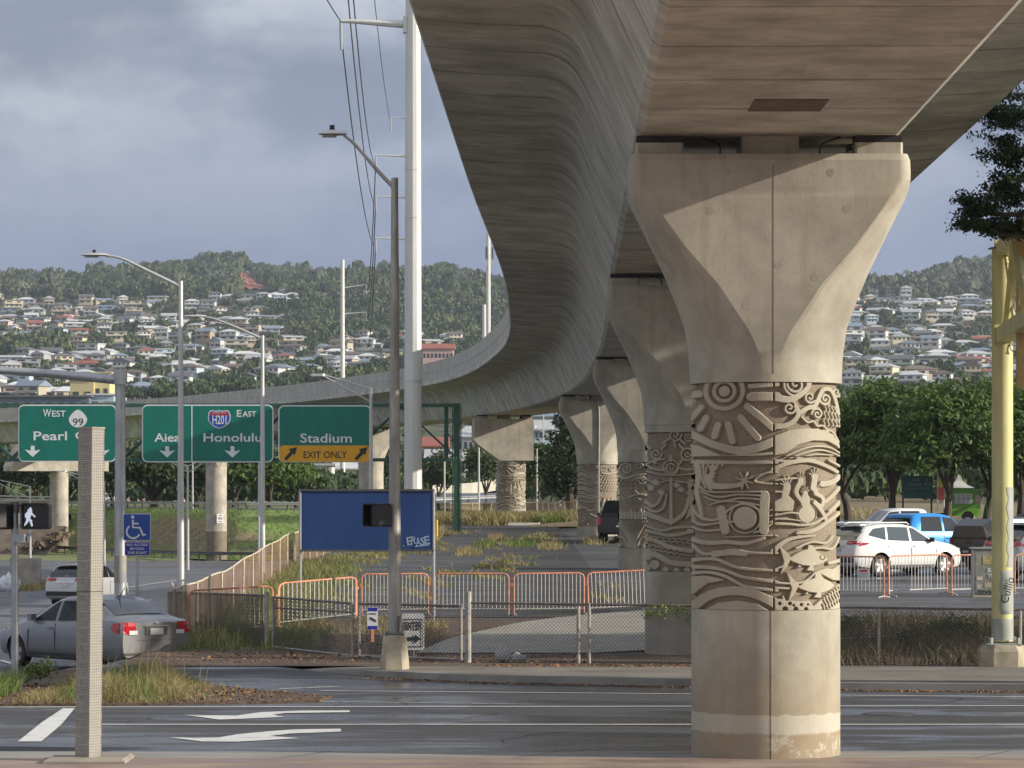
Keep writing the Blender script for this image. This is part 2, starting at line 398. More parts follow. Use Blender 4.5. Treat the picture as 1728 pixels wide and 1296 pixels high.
# long green bank with a dry patch, and the freeway on top of it
def grassmat():
    m = bpy.data.materials.new('bank_grass_ground'); n, l = nodes(m); b = n['Principled BSDF']; b.inputs['Roughness'].default_value = .95
    tc = n.new('ShaderNodeTexCoord'); v = tc.outputs['Object']; s = n.new('ShaderNodeSeparateXYZ'); l.new(v, s.inputs[0])
    f = noise(n, l, v, .9, 6, .7); a = noise(n, l, v, .09, 3, .5)
    gr = mixn(n, l, ramp(n, l, f, .35, .65), (.13, .20, .04), (.23, .31, .075)); br = mixn(n, l, ramp(n, l, f, .35, .65), (.17, .13, .07), (.33, .27, .15))
    dx = mth(n, l, 'ABSOLUTE', mth(n, l, 'ADD', s.outputs['X'], 33.0)); dz = mth(n, l, 'ABSOLUTE', mth(n, l, 'ADD', s.outputs['Z'], .9))
    e = mth(n, l, 'ADD', mth(n, l, 'MULTIPLY', dx, .09), mth(n, l, 'MULTIPLY', dz, .48)); e = mth(n, l, 'ADD', e, mth(n, l, 'MULTIPLY', a, .7))
    l.new(mixn(n, l, ramp(n, l, e, 1.38, 1.22), gr, br), b.inputs['Base Color']); return m
def bankx(t):  # sheet following the foot line
    return t
V = []; xs = np.linspace(-95, -5, 91); ds = list(np.linspace(-6, 24, 31))
for d in ds:
    for x in xs: V.append((x, foot(x)+d, g(x, foot(x)+d)+.06))
Fq = [(i*91+j, i*91+j+1, (i+1)*91+j+1, (i+1)*91+j) for i in range(30) for j in range(90)]
o = fast('grass_bank', V, Fq, grassmat(), smooth=True); o['kind'] = 'structure'
V = []
for d in np.linspace(25, 60, 6):
    for x in xs: V.append((x, foot(x)+d, 1.6))
o = fast('freeway', V, [(i*91+j, i*91+j+1, (i+1)*91+j+1, (i+1)*91+j) for i in range(5) for j in range(90)], M_LEFTROAD); o['kind'] = 'structure'

# ---------------------------------------------------------------- road paint
M_PAINT = mat('road_paint', (.30, .30, .29), .6, var=.05, col2=(.72, .71, .68), scale=5, lo=.30, hi=.46, rand=False, stretch=(.4, 2, 1))
M_WORN = mat('worn_road_paint', (.16, .16, .16), .6, col2=(.62, .61, .58), var=.1, scale=7, lo=.36, hi=.5, rand=False)
PZ = -.13+.008
def paint(name, pts, m=M_PAINT, z=PZ):
    mb = MB(); mb.add([(p.x, p.y, z) for p in pts], [tuple(range(len(pts)))]); o = mb.build(name, m, fix=False); o['kind'] = 'structure'
    if o.data.polygons[0].normal.z < 0: o.data.flip_normals()
    return o
def strip(name, pa, pb, w, m=M_PAINT, drape=False, n=1):
    a, b = Vector(pa), Vector(pb); d = (b-a).normalized(); s = Vector((-d.y, d.x, 0))*w/2; rows = []
    for k in range(n+1):
        p = a+(b-a)*k/n; z = (g(p.x, p.y)+.02) if drape else PZ
        rows.append([(p.x-s.x, p.y-s.y, z), (p.x+s.x, p.y+s.y, z)])
    mb = MB(); mb.grid(rows); o = mb.build(name, m, fix=False)
    if o.data.polygons[0].normal.z < 0: o.data.flip_normals()
    o['kind'] = 'structure'; return o
z_ = -.13
strip('lane_line', G(-900, 1195, z_), G(2600, 1190.5, z_), .13)
strip('lane_line', G(166, 1223, z_), G(2600, 1223, z_), .14)
strip('edge_line', G(540, 1166, z_), G(2600, 1184, z_), .09)
strip('edge_line', G(430, 1183, z_), G(900, 1189, z_), .07, M_WORN)
strip('edge_line', G(470, 1163, z_), G(575, 1159, z_), .12, M_WORN)
paint('stop_bar', [G(126, 1196, z_), G(104, 1223, z_), G(70, 1252, z_), G(30, 1252, z_), G(70, 1220, z_), G(106, 1196, z_)])
paint('turn_arrow', [G(x, y, z_) for x, y in ((310,1207),(360,1208),(398,1208.5),(440,1202.5),(500,1200),(590,1199.5),(590,1202.5),(480,1204),(460,1207),(480,1210.5),(400,1214),(370,1215))])
paint('turn_arrow', [G(x, y, z_) for x, y in ((285,1245),(330,1246),(368,1245.5),(400,1240),(450,1235),(500,1231.5),(575,1230.5),(576,1235.5),(490,1238.5),(455,1243),(505,1246.5),(400,1252.5),(340,1252))])
for (x0, y0, x1, y1, w_) in ((216, 975, 300, 958, .14), (0, 996, 12, 995, .14), (32, 999, 46, 998, .14), (12, 1039, 40, 1038, .14), (28, 1014, 44, 1013, .14), (0, 1098, 30, 1110, .15), (242, 1007, 256, 1005, .14), (0, 1153, 110, 1141, .14)):
    zz = -1.0 if y0 < 1030 else (-.58 if y0 < 1090 else -.35)
    strip('lane_line', G(x0, y0, zz), G(x1, y1, zz), w_, M_PAINT, True, 10)
for k in range(-22, 23):    # joints cut across the near kerb and paving
    x = k*2.9+.4*math.sin(k*3.1); mb = MB(); mb.add([(x, 40.76, .0035), (x+.02, 40.76, .0035), (x+.62, 41.84, .0035), (x+.60, 41.84, .0035)], [(0, 1, 2, 3)]); o = mb.build('kerb_joint', mat('joint_fill', (.07, .065, .06), .8), fix=False); o['kind'] = 'structure'
rq = random.Random(4)
for k in range(26):        # cracks and sealed seams in the asphalt
    x, y = rq.uniform(-11, 11), rq.uniform(44, 55); P = [(x, y)]
    for q in range(5): P.append((P[-1][0]+rq.uniform(-.1, .35), P[-1][1]+rq.uniform(.1, .5)))
    mb = MB(); mb.grid([[(a-.012, b, PZ-.003), (a+.014, b, PZ-.003)] for a, b in P]); o = mb.build('road_crack', mat('crack_seal', (.012, .012, .013), .5), fix=False); o['kind'] = 'structure'
# manhole on the street
mb = MB(); p = G(1500, 1205, z_); mb.lathe([(.0, z_+.0), (.42, z_), (.42, z_+.008), (.0, z_+.008)], 24, p.x, p.y)
setp(mb.build('manhole_cover', mat('iron', (.09, .085, .085), .45, .6, var=.2, scale=8)), 'round iron manhole cover in the wet road right of the front pier', 'manhole')
# ---------------------------------------------------------------- viaduct
def concmat(name, c, uv=False, stain=.5, warm=1.0):
    m = bpy.data.materials.new(name); n, l = nodes(m); b = n['Principled BSDF']; b.inputs['Roughness'].default_value = .82
    b.inputs['Specular IOR Level'].default_value = .3
    tc = n.new('ShaderNodeTexCoord'); v = tc.outputs['Object']
    cl = noise(n, l, v, .8, 6, .6); fn = noise(n, l, v, 14, 5, .7); vs = noise(n, l, v, 2.4, 5, .6, (1.6, 1.6, .12))
    dk = tuple(x*.70 for x in c); lt = tuple(min(1, x*1.16) for x in c)
    col = mixn(n, l, ramp(n, l, cl, .36, .64), dk, lt)
    col = mixn(n, l, ramp(n, l, vs, .50, .68, 0, .45), col, (c[0]*.66, c[1]*.60, c[2]*.50))
    col = mixn(n, l, ramp(n, l, fn, .55, .75, 0, .35), col, dk)
    if uv:
        u = n.new('ShaderNodeUVMap'); u.uv_map = 'UVMap'; s = n.new('ShaderNodeSeparateXYZ'); l.new(u.outputs['UV'], s.inputs[0])
        # streaks running across the girder from the form boards
        st0 = noise(n, l, u.outputs['UV'], 1.0, 4, .6, (1.7, .7, 1)); msk = ramp(n, l, noise(n, l, u.outputs['UV'], 1.0, 3, .5, (.25, .7, 1)), .40, .60); st = mth(n, l, 'ADD', .5, mth(n, l, 'MULTIPLY', mth(n, l, 'SUBTRACT', st0, .5), msk)); blot = noise(n, l, u.outputs['UV'], 1.0, 6, .62, (1.1, .55, 1))
        col = mixn(n, l, ramp(n, l, st, .53, .72, 0, .32), col, (c[0]*.50, c[1]*.47, c[2]*.43))
        col = mixn(n, l, ramp(n, l, st, .46, .30, 0, .2), col, (min(1, c[0]*1.25), min(1, c[1]*1.2), min(1, c[2]*1.15)))
        col = mixn(n, l, ramp(n, l, blot, .57, .70, 0, .6), col, (c[0]*.40, c[1]*.37, c[2]*.32))
        # segment joints: a dark filled joint every 2.66 m, with drips beside it
        fr = mth(n, l, 'FRACT', mth(n, l, 'DIVIDE', mth(n, l, 'ADD', s.outputs['X'], mth(n, l, 'MULTIPLY', st, .05)), 2.66)); d = mth(n, l, 'ABSOLUTE', mth(n, l, 'SUBTRACT', fr, .5))
        j = ramp(n, l, d, .013, .006); col = mixn(n, l, mth(n, l, 'MULTIPLY', j, .55), col, (.04, .036, .032))
        j2 = mth(n, l, 'MULTIPLY', ramp(n, l, d, .06, .0), ramp(n, l, blot, .44, .60)); col = mixn(n, l, mth(n, l, 'MULTIPLY', j2, .75), col, (c[0]*.32, c[1]*.30, c[2]*.27))
    l.new(col, b.inputs['Base Color'])
    bp = n.new('ShaderNodeBump'); bp.inputs['Strength'].default_value = .25; bp.inputs['Distance'].default_value = .01
    l.new(fn, bp.inputs['Height']); l.new(bp.outputs['Normal'], b.inputs['Normal'])
    return m
M_GIRD = concmat('girder_concrete', (.54, .54, .48), True)
M_PIER = concmat('pier_concrete', (.415, .385, .315))
M_PIER2 = concmat('pale_pier_concrete', (.47, .43, .36))
M_PARA = mat('parapet_concrete', (.42, .40, .36), .8, var=.15, scale=1.2, bump=.2, rand=False)
M_RUB = mat('bearing_rubber', (.02, .02, .02), .6)
M_BASEPAINT = mat('brown_base_coat', (.20, .165, .12), .8, var=.18, scale=1.5)
CL = [(2.4, -4.6), (3.23, 41.5), (3.69, 67.3), (4.46, 108.4), (3.95, 151), (-.08, 202), (-10.6, 245), (-26.5, 292), (-46, 331), (-71, 364), (-100, 392), (-132, 416)]
SOF = [4.46, 4.46, 4.46, 4.46, 4.48, 4.75, 4.85, 5.05, 5.15, 5.1, 5.0, 5.0]
SOF = [s+CH for s in SOF]
cpts = catmull([(x, y, z) for (x, y), z in zip(CL, SOF)], 24)
NSEG = 24
# the deck and box section (x across, z up from the soffit)
def sect():
    right = [(1.58, 0), (1.67, .06)]
    right += [(1.67+.62*t, .06+1.34*t) for t in (.2, .4, .6, .8, 1.0)]
    cx_, cz_ = 2.29, 1.40
    p0 = np.array([2.29, 1.40]); p1 = np.array([2.44, 1.77]); p2 = np.array([2.86, 1.85])
    right += [tuple((1-t)**2*p0+2*t*(1-t)*p1+t*t*p2) for t in (.25, .5, .75, 1)]
    right += [(3.4, 1.87), (4.0, 1.90), (4.57, 1.95), (4.6, 1.98), (4.6, 2.16), (4.0, 2.17), (0, 2.19)]
    left = [(-x, z) for x, z in right[:-1]][::-1]
    return [(0, 0)]+right+left
SEC = sect()
svals = [0.0]
for j in range(1, len(SEC)+1):
    a = SEC[j-1]; b = SEC[j % len(SEC)]; svals.append(svals[-1]+math.hypot(b[0]-a[0], b[1]-a[1]))
arc = [0.0]
for i in range(1, len(cpts)): arc.append(arc[-1]+float(np.linalg.norm(cpts[i]-cpts[i-1])))
def frame(i):
    a = cpts[max(i-1, 0)]; b = cpts[min(i+1, len(cpts)-1)]; t = Vector((b[0]-a[0], b[1]-a[1], 0)).normalized()
    return Vector(cpts[i]), t, Vector((t.y, -t.x, 0))
SPAN_LABELS = ['concrete guideway span overhead from the camera to the front pier', 'concrete guideway span between the front pier and the shaded second pier',
  'concrete guideway span between the second and third carved piers', 'concrete guideway span between the third and fourth carved piers',
  'concrete guideway span ending on the hammerhead pier beside the green gantry post', 'curved concrete guideway span from the hammerhead pier to behind the tall steel pole',
  'curved concrete guideway span passing behind the yellow exit only sign', 'distant guideway span behind the Aiea and Honolulu sign',
  'distant guideway span behind the Pearl sign at the left', 'farthest guideway span seen at the left edge behind the gantry', 'guideway span vanishing beyond the left edge']
for k in range(len(CL)-1):
    i0, i1 = k*NSEG, (k+1)*NSEG
    ctr = (cpts[i0]+cpts[i1])/2
    T = thing('guideway_span', SPAN_LABELS[k], 'viaduct span', (ctr[0], ctr[1], ctr[2]), group='spans of the elevated rail guideway')
    org = Vector(ctr); rows = []; S_ = []
    for i in range(i0, i1+1):
        p, t, r = frame(i)
        if i == i0: p = p+t*.035
        if i == i1: p = p-t*.035
        rows.append([p+r*x+Vector((0,0,z))-org for x, z in SEC]); S_.append(arc[i]-arc[i0]+1.33)
    N = len(SEC); vs = [q for rw in rows for q in rw]; fs = []; uvs = []
    for a in range(len(rows)-1):
        for j in range(N):
            fs.append((a*N+j, (a+1)*N+j, (a+1)*N+(j+1) % N, a*N+(j+1) % N))
            uvs += [(S_[a], svals[j]), (S_[a+1], svals[j]), (S_[a+1], svals[j+1]), (S_[a], svals[j+1])]
    fs += [tuple(range(N)), tuple(range((len(rows)-1)*N+N-1, (len(rows)-1)*N-1, -1))]; uvs += [(0, 0)]*(2*N)
    me = bpy.data.meshes.new('box_girder'); me.from_pydata(vs, [], fs)
    uvl = me.uv_layers.new(name='UVMap'); uvl.data.foreach_set('uv', np.array(uvs, dtype=np.float32).ravel())
    bm = bmesh.new(); bm.from_mesh(me); bmesh.ops.recalc_face_normals(bm, faces=bm.faces); bm.to_mesh(me); bm.free()
    me.shade_smooth(); me.set_sharp_from_angle(angle=R(30)); me.materials.append(M_GIRD); link('box_girder', me, T)
    for sd in (-1, 1):
        prof = [(4.56, 2.17), (4.56, 2.62), (4.545, 2.63), (4.545, 2.68), (4.56, 2.69), (4.56, 3.36), (4.36, 3.36), (4.36, 2.17)]
        mb = MB(); rings = []
        L0 = arc[i0]+.035; L1 = arc[i1]-.035; ss = [L0]; q = L0+2.4
        while q < L1-1.2: ss += [q-.03, q-.015, q+.015, q+.03]; q += 2.4
        ss.append(L1); ss = sorted(set(ss+[arc[i] for i in range(i0+1, i1)]))
        for s_ in ss:      # panels with narrow grooves between them
            i = min(max(int(np.searchsorted(arc, s_))-1, 0), len(arc)-2); f_ = (s_-arc[i])/(arc[i+1]-arc[i]); p = Vector(cpts[i]*(1-f_)+cpts[i+1]*f_)
            _, t, r = frame(i); _, t2, r2 = frame(i+1); r = (r*(1-f_)+r2*f_).normalized()
            dq = abs(((s_-L0) % 2.4)); dq = min(dq, 2.4-dq); gr = .05 if (dq < .02 and s_ > L0+1 and s_ < L1-1) else 0
            rings.append([p+r*((x-(gr if x > 4.5 else 0))*sd)+Vector((0,0,z))-org for x, z in prof])
        mb.loft(rings); mb.build('parapet', M_PARA, T)
    if k == 0:
        mb = MB(); mb.box(3.18-org.x, 37.55-org.y, SOF[0]-.006-org.z, .84, 1.1, .016)
        hp = mb.build('access_hatch', mat('hatch_opening_shade', (.13, .10, .07), .8, var=.3, scale=3), T)  # plate coloured dark for the shaded inside of the open hatch

# --- piers
def wcap(z): return itp(z, [0,.36,.71,1.04,1.42,1.8,2.13,2.31,2.46,2.6,2.84], [.965,.98,1.03,1.15,1.305,1.48,1.635,1.72,1.755,1.76,1.75])
def acap(z): return itp(z, [0,.04,.62,1.21,1.69,2.22,2.52,2.84], [0,0,.25,.64,1.06,1.44,1.60,1.60])
RD = .96
def cap_mb(zs=None):
    rings = []; zs = list(np.linspace(0, 2.84, 36))
    for z in zs:
        w_, a = wcap(z), acap(z); r = min(w_-a, RD); ry = min(RD, itp(z, [0, 1.4, 2.1, 2.5], [RD, .88, .55, max(.17, w_-a)])); pw = itp(z, [0, .05, .35, 2.2, 2.45], [1, .92, .72, .74, 1]); ring = []
        e = 0 if z < 2.80 else .03
        for q in range(4):
            for k in range(10):
                th = (q+k/9)*PI/2
                sx = 1 if q in (0, 3) else -1; sy = 1 if q in (0, 1) else -1
                cc, ss = math.cos(th), math.sin(th); nn_ = (abs(cc)**(2/pw)+abs(ss)**(2/pw)) if 0 else 1; ex = 1/pw; ring.append((sx*(w_-r)+(r-e)*math.copysign(abs(cc)**ex, cc), sy*(RD-ry)+(ry-e)*math.copysign(abs(ss)**ex, ss), z))
        rings.append(ring)
    mb = MB(); mb.loft(rings); return mb
def grooved(mbz, z0, z1, r):  # shaft with a narrow vertical groove at the front and back
    pr = []
    n_ = 96
    for k in range(n_):
        a = 2*PI*k/n_
        for da, dr in (((-.012, 0), (-.010, .015), (.010, .015), (.012, 0)) if k in (24, 72) else ((0, 0),)):
            pr.append(((r-dr)*math.cos(a+da), (r-dr)*math.sin(a+da)))
    pr2 = []
    mbz.loft([[(x, y, z) for x, y in pr] for z in (z0, z1)]); return mbz

def baseband():  # material of the front pier's foot with the pale patched band
    m = bpy.data.materials.new('shaft_concrete_banded'); n, l = nodes(m); b = n['Principled BSDF']; b.inputs['Roughness'].default_value = .8
    tc = n.new('ShaderNodeTexCoord'); v = tc.outputs['Object']; s = n.new('ShaderNodeSeparateXYZ'); l.new(v, s.inputs[0])
    c = (.41, .38, .305); cl = noise(n, l, v, 1.1, 6, .6); fn = noise(n, l, v, 16, 5, .7); vs = noise(n, l, v, 3.0, 5, .6, (1.6, 1.6, .15)); e = noise(n, l, v, 6, 5, .7)
    col = mixn(n, l, ramp(n, l, cl, .36, .64), tuple(x*.75 for x in c), tuple(x*1.15 for x in c))
    col = mixn(n, l, ramp(n, l, vs, .48, .66, 0, .5), col, (.30, .25, .175))
    z = mth(n, l, 'ADD', s.outputs['Z'], mth(n, l, 'MULTIPLY', e, .10))
    br = mth(n, l, 'MULTIPLY', ramp(n, l, z, 1.55, .62), ramp(n, l, z, .585, .60)); col = mixn(n, l, mth(n, l, 'MULTIPLY', br, .6), col, (.27, .205, .13))
    bd = mth(n, l, 'MULTIPLY', ramp(n, l, z, .36, .37), ramp(n, l, z, .60, .59)); col = mixn(n, l, mth(n, l, 'MULTIPLY', bd, .6), col, (.50, .455, .375))
    lw = ramp(n, l, z, .37, .34); col = mixn(n, l, mth(n, l, 'MULTIPLY', lw, ramp(n, l, cl, .3, .6, .35, .9)), col, (.30, .225, .14))
    pt = mth(n, l, 'MULTIPLY', lw, ramp(n, l, noise(n, l, v, 3.3, 6, .7), .56, .62)); col = mixn(n, l, pt, col, (.46, .41, .33))
    col = mixn(n, l, ramp(n, l, fn, .58, .72, 0, .4), col, (.24, .19, .13))
    l.new(col, b.inputs['Base Color'])
    bp = n.new('ShaderNodeBump'); bp.inputs['Strength'].default_value = .35; bp.inputs['Distance'].default_value = .01; l.new(fn, bp.inputs['Height']); l.new(bp.outputs['Normal'], b.inputs['Normal'])
    return m
M_BAND = baseband()
PIERS = []
PIER_LABELS = ['concrete pier behind the camera carrying the nearest span', 'largest carved concrete pier with a sun and fish relief on the brick pavement',
 'shaded carved concrete pier with canoe and spiral relief behind the fence', 'carved concrete pier with ferns and spirals just behind the shaded one',
 'carved concrete pier beside the parked black pickup tailgate', 'carved hammerhead pier standing in tall weeds by the tan fence',
 'smooth pier whose flared cap shows behind the tall steel pole', 'smooth pier with brown base and number plate below the Honolulu sign',
 'smooth pier with brown base behind the patterned pillar', 'concrete pier beyond the left edge', 'farther concrete pier beyond the left edge']
def bearings(T, zt, gap, back=True, off=0):
    mb = MB(); rb = MB()
    for sx in (-1.37, 1.37):
        for sy in ((-.5, .5) if back else (-.5,)):
            mb.box(sx+off, sy, zt+.08, .60, .5, .16-.004, bev=.03); rb.box(sx+off, sy, zt+.16+(gap-.16)/2, .58, .46, gap-.16-.006)
    mb.each('bearing_plinth', M_PIER, T); rb.each('bearing_pad', M_RUB, T)
    mb = MB(); mb.box(off+.02, 0, zt+gap/2, .72, 1.3, gap-.004, bev=.02); mb.build('shear_key', M_PIER, T)
    mb = MB()
    for x0, x1 in ((-.62, -.85), (.62, .9)):
        P = catmull([(x0+off, -.9, zt), (x0+off+(x1-x0)*.1, -.9, zt+.12), (x1+off, -.6, zt+gap-.01)], 5); mb.tube(P, .012, 5)
    mb.each('cable', mat('black_cable', (.015, .015, .015), .5), T)
for k in range(0, 11):
    x, y = CL[k]; p, t, r = frame(k*NSEG); rz = math.atan2(r.y, r.x)
    zb = 0 if k < 2 else g(x, y)+ .0
    if k == 5: rz *= .6
    T = thing('viaduct_pier', PIER_LABELS[k], 'pier', (x, y, zb), rz, 'piers of the elevated rail guideway')
    H = SOF[k]-zb; gap = .25; zc = H-gap-2.84       # cap bottom
    PIERS.append((T, zc, H))
    relief = 1 <= k <= 5
    if k == 5:
        zc = H-gap-2.57
        pp = [(-2.35, 1.25), (-2.35, 2.57), (1.33, 2.57), (1.33, 0), (-.75, 0), (-2.05, .95)]
        mb = MB(); mb.prism([(a, -1.02, zc+b) for a, b in pp], (0, 2.04, 0)); mb.build('hammerhead_cap', M_PIER2, T)
        bearings(T, H-gap, gap, off=-.45)
    else:
        mb = cap_mb(); mb.v = [(a, b, c+zc) for a, b, c in mb.v]; fc = mb.build('flared_cap', M_PIER if k < 5 else M_PIER2, T, smooth=True); fc.data.set_sharp_from_angle(angle=R(14))
        mb = MB(); mb.box(.035, -RD-.0005, zc+1.40, .007, .004, 2.6); mb.build('cap_groove', mat('joint_dark', (.08, .075, .07), .8), T)
        bearings(T, H-gap, gap)
        if k in (1, 2, 3):
            for (fx, fz) in ((-.95, 2.32), (-.75, 2.12), (.95, 2.15), (.10, 1.45), (-.30, .95), (.55, 1.30), (.75, 2.6), (-.55, 2.62)):
                mb = MB(); mb.prism([(fx+.05*math.cos(t), -RD-.0015, zc+fz+.05*math.sin(t)) for t in np.linspace(0, 2*PI, 16, endpoint=False)], (0, .01, 0)); mb.build('form_tie_plug', mat('plug_mortar', (.375, .345, .28), .9, var=.1, scale=9), T)
    rt = zc-(.0 if k == 1 else (.15 if k == 2 else .38 if k == 3 else .12))   # panel top
    if relief:
        if rt < zc: mb = MB(); mb.lathe([(.948, rt), (.948, zc-.002)], 64); mb.build('collar', M_PIER if k != 5 else M_PIER2, T, smooth=True)
        T['rt'] = rt; lo_ = rt-2.85
        mb = MB(); grooved(mb, -.6, lo_, .945); mb.build('shaft', M_BAND if k == 1 else M_PIER, T, smooth=True)
        mb = MB(); mb.lathe([(.86, lo_), (.86, rt)], 48); mb.build('core', M_PIER, T, smooth=True)
    else:
        cut = 2.6 if k >= 7 else -.3
        mb = MB(); mb.lathe([(.94, cut), (.94, zc)], 48); mb.build('shaft', M_PIER2, T, smooth=True)
        if k >= 7: mb = MB(); mb.lathe([(.945, -1.0), (.945, cut)], 48); mb.build('base_coat', M_BASEPAINT, T, smooth=True)
    if k == 8:
        mb = MB(); pp = [(-5.6, .15), (-4.4, H-gap-.05), (5.0, H-gap-.05), (5.0, H-gap-2.8), (-5.6, H-gap-2.8)]
        pp[0] = (-5.6, H-gap-2.3)
        mb.prism([(a, -1.1, b) for a, b in pp], (0, 2.2, 0)); mb.build('straddle_beam', M_PIER2, T)
    if k == 7:
        sx, sz = .07, 3.75; mb = MB(); mb.box(sx, -.955, sz, .62, .02, .84); pl = mb.build('number_plate', mat('sign_white', (.78, .78, .76), .5), T)
        text('402', .30, mat('sign_black', (.02, .02, .02), .5), pl, (sx, -.968, sz+.0), bold=.004)
        text('PIER', .15, MATS['sign_black'], pl, (sx, -.968, sz+.27)); text('MAIN', .13, MATS['sign_black'], pl, (sx, -.968, sz-.28))
    if k == 4:  # downpipe
        mb = MB(); mb.tube(catmull([(-.9, -.97, H-gap-.05), (-.2, -.99, H-gap-.05), (.0, -1.0, H-gap-.4), (.0, -1.0, zc), (.0, -1.0, .5)], 6), .035, 8); mb.build('drain_pipe', mat('galv', (.42, .43, .44), .45, .6, var=.15, scale=5), T)
# ---------------------------------------------------------------- carved relief panels
def sp(cx, cy, r, turns, w, a0=0.0, dr=1):     # spiral stroke
    P = []
    for i in range(int(turns*14)+1):
        t = i/(turns*14); a = a0+dr*t*turns*2*PI; P.append((cx+r*(1-t*.88)*math.cos(a), cy+r*(1-t*.88)*math.sin(a)))
    return ('s', P, w, w*.8, 0)
def st(P, w0, w1=None, sm=1): return ('s', P, w0, w0 if w1 is None else w1, sm)
def pl(P): return ('p', P)
def dc(x, y, r): return ('d', x, y, r)
def rg(x, y, r, w): return ('r', x, y, r, w)
def cut(s): return ('c', s)
def bar(x0, y0, x1, y1, w): return ('s', [(x0, y0), (x1, y1)], w, w, 0)
def hand(x, y, s, a=0.0):
    o = [dc(x, y, 16*s)]
    for k, t in enumerate((-62, -34, -10, 14, 40)):
        b = R(t)+a; L = (30, 38, 42, 40, 32)[k]*s
        o.append(bar(x+10*s*math.sin(b), y-10*s*math.cos(b), x+L*math.sin(b), y-L*math.cos(b), 7.5*s))
    return o
def fish(x, y, s):
    q = lambda P: [(x+a*s, y+b*s) for a, b in P]
    return [pl(q([(-95,5),(-60,-18),(-10,-38),(40,-42),(80,-22),(112,4),(84,26),(30,40),(-30,34),(-80,16)])), pl(q([(-152,-72),(-118,-36),(-84,-4),(-112,44),(-146,84),(-126,14)])),
            pl(q([(-5,-36),(2,-72),(24,-68),(48,-38)])), pl(q([(10,36),(-10,62),(36,66),(30,38)])), pl(q([(-45,30),(-60,46),(-30,44)])), cut(rg(72, 0, 16, 3) if 0 else ('r', x+78*s, y-6*s, 13*s, 3))]
def flower(x, y, r, n=8):
    return [bar(x, y, x+r*math.cos(2*PI*k/n+.3), y+r*math.sin(2*PI*k/n+.3), 11) for k in range(n)]
def wav(x0, y0, x1, y1, a, m, w):   # wavy line
    P = []; nn = m*6
    for i in range(nn+1):
        t = i/nn; dx, dy = x1-x0, y1-y0; L = math.hypot(dx, dy); s_ = a*math.sin(t*m*2*PI)
        P.append((x0+dx*t-dy/L*s_, y0+dy*t+dx/L*s_))
    return ('s', P, w, w, 0)
D1 = [dc(232,120,29), rg(232,120,50,20), rg(232,118,92,24),
 bar(60,130,108,130,40), bar(70,258,118,198,30), bar(113,312,142,254,32), bar(182,352,200,294,34), bar(272,380,250,290,34), bar(398,362,312,256,36), bar(478,312,346,200,36), bar(364,150,500,150,46), bar(360,96,500,86,26),
 st([(60,330),(130,372),(200,402),(300,428),(400,412),(500,372)],36,50), pl([(70,398),(100,396),(160,425),(228,457),(70,457)]), st([(60,445),(250,458),(500,440)],10,16),
 st([(60,482),(200,486),(350,490),(500,488)],22,18)]
D1 += [pl([(95+k*24,490),(117+k*24,490),(100+k*23,518)]) for k in range(6)]
D1 += [pl([(152,502),(202,500),(196,522),(180,536),(188,548),(178,556),(184,566),(160,574),(150,560),(162,535)]), st([(150,570),(170,606),(240,612),(318,604)],44,22)]+flower(332,582,44)
D1 += [st([(96,500),(104,560),(96,640),(112,720),(122,780)],30,14), st([(112,505),(118,560),(140,620)],10), st([(130,505),(132,560),(160,630)],9), st([(146,510),(140,555),(170,640)],8),
 st([(118,640),(200,668),(300,654),(440,662)],11), st([(130,664),(210,690),(320,672),(440,684)],11), st([(110,612),(150,640),(260,640),(420,640)],10), st([(158,708),(230,690),(330,694),(420,712)],9),
 st([(500,528),(450,540),(398,566),(384,586),(420,596),(500,600)],11), st([(360,572),(420,548),(500,540)],8), st([(60,700),(110,770),(190,785),(260,728),(330,702),(400,730),(430,770)],16,12),
 st([(60,780),(120,812),(200,800)],13), st([(60,820),(130,842),(210,836)],13), st([(80,790),(60,700)],20), dc(335,775,60), rg(335,775,78,9), bar(215,732,236,838,46), bar(436,660,430,836,50), bar(240,795,285,795,10),
 st([(380,850),(420,838),(478,800)],12), st([(450,770),(500,750)],8), st([(450,740),(500,722)],8), st([(450,800),(500,780)],9)]
D1 += [st([(60,885),(140,905),(250,900),(340,905),(432,878)],26,20), st([(240,875),(430,866),(500,868)],8), st([(70,915),(130,962),(190,955),(280,940),(360,955),(500,955)],18,14), st([(180,962),(260,955),(340,962)],36,20),
 st([(60,1002),(140,988),(200,992),(280,1025),(360,1040),(500,1046)],22,13), st([(60,1035),(140,1032),(230,1045),(330,1080),(500,1106)],22,16), st([(60,1070),(150,1058),(240,1078),(340,1128),(500,1148)],20,16),
 pl([(70,1085),(130,1074),(200,1085),(238,1098),(150,1116),(110,1150),(70,1190)]), st([(70,1250),(150,1182),(240,1154),(330,1154),(420,1180),(500,1225)],50,46), pl([(130,1255),(200,1214),(300,1200),(400,1216),(462,1255)])]
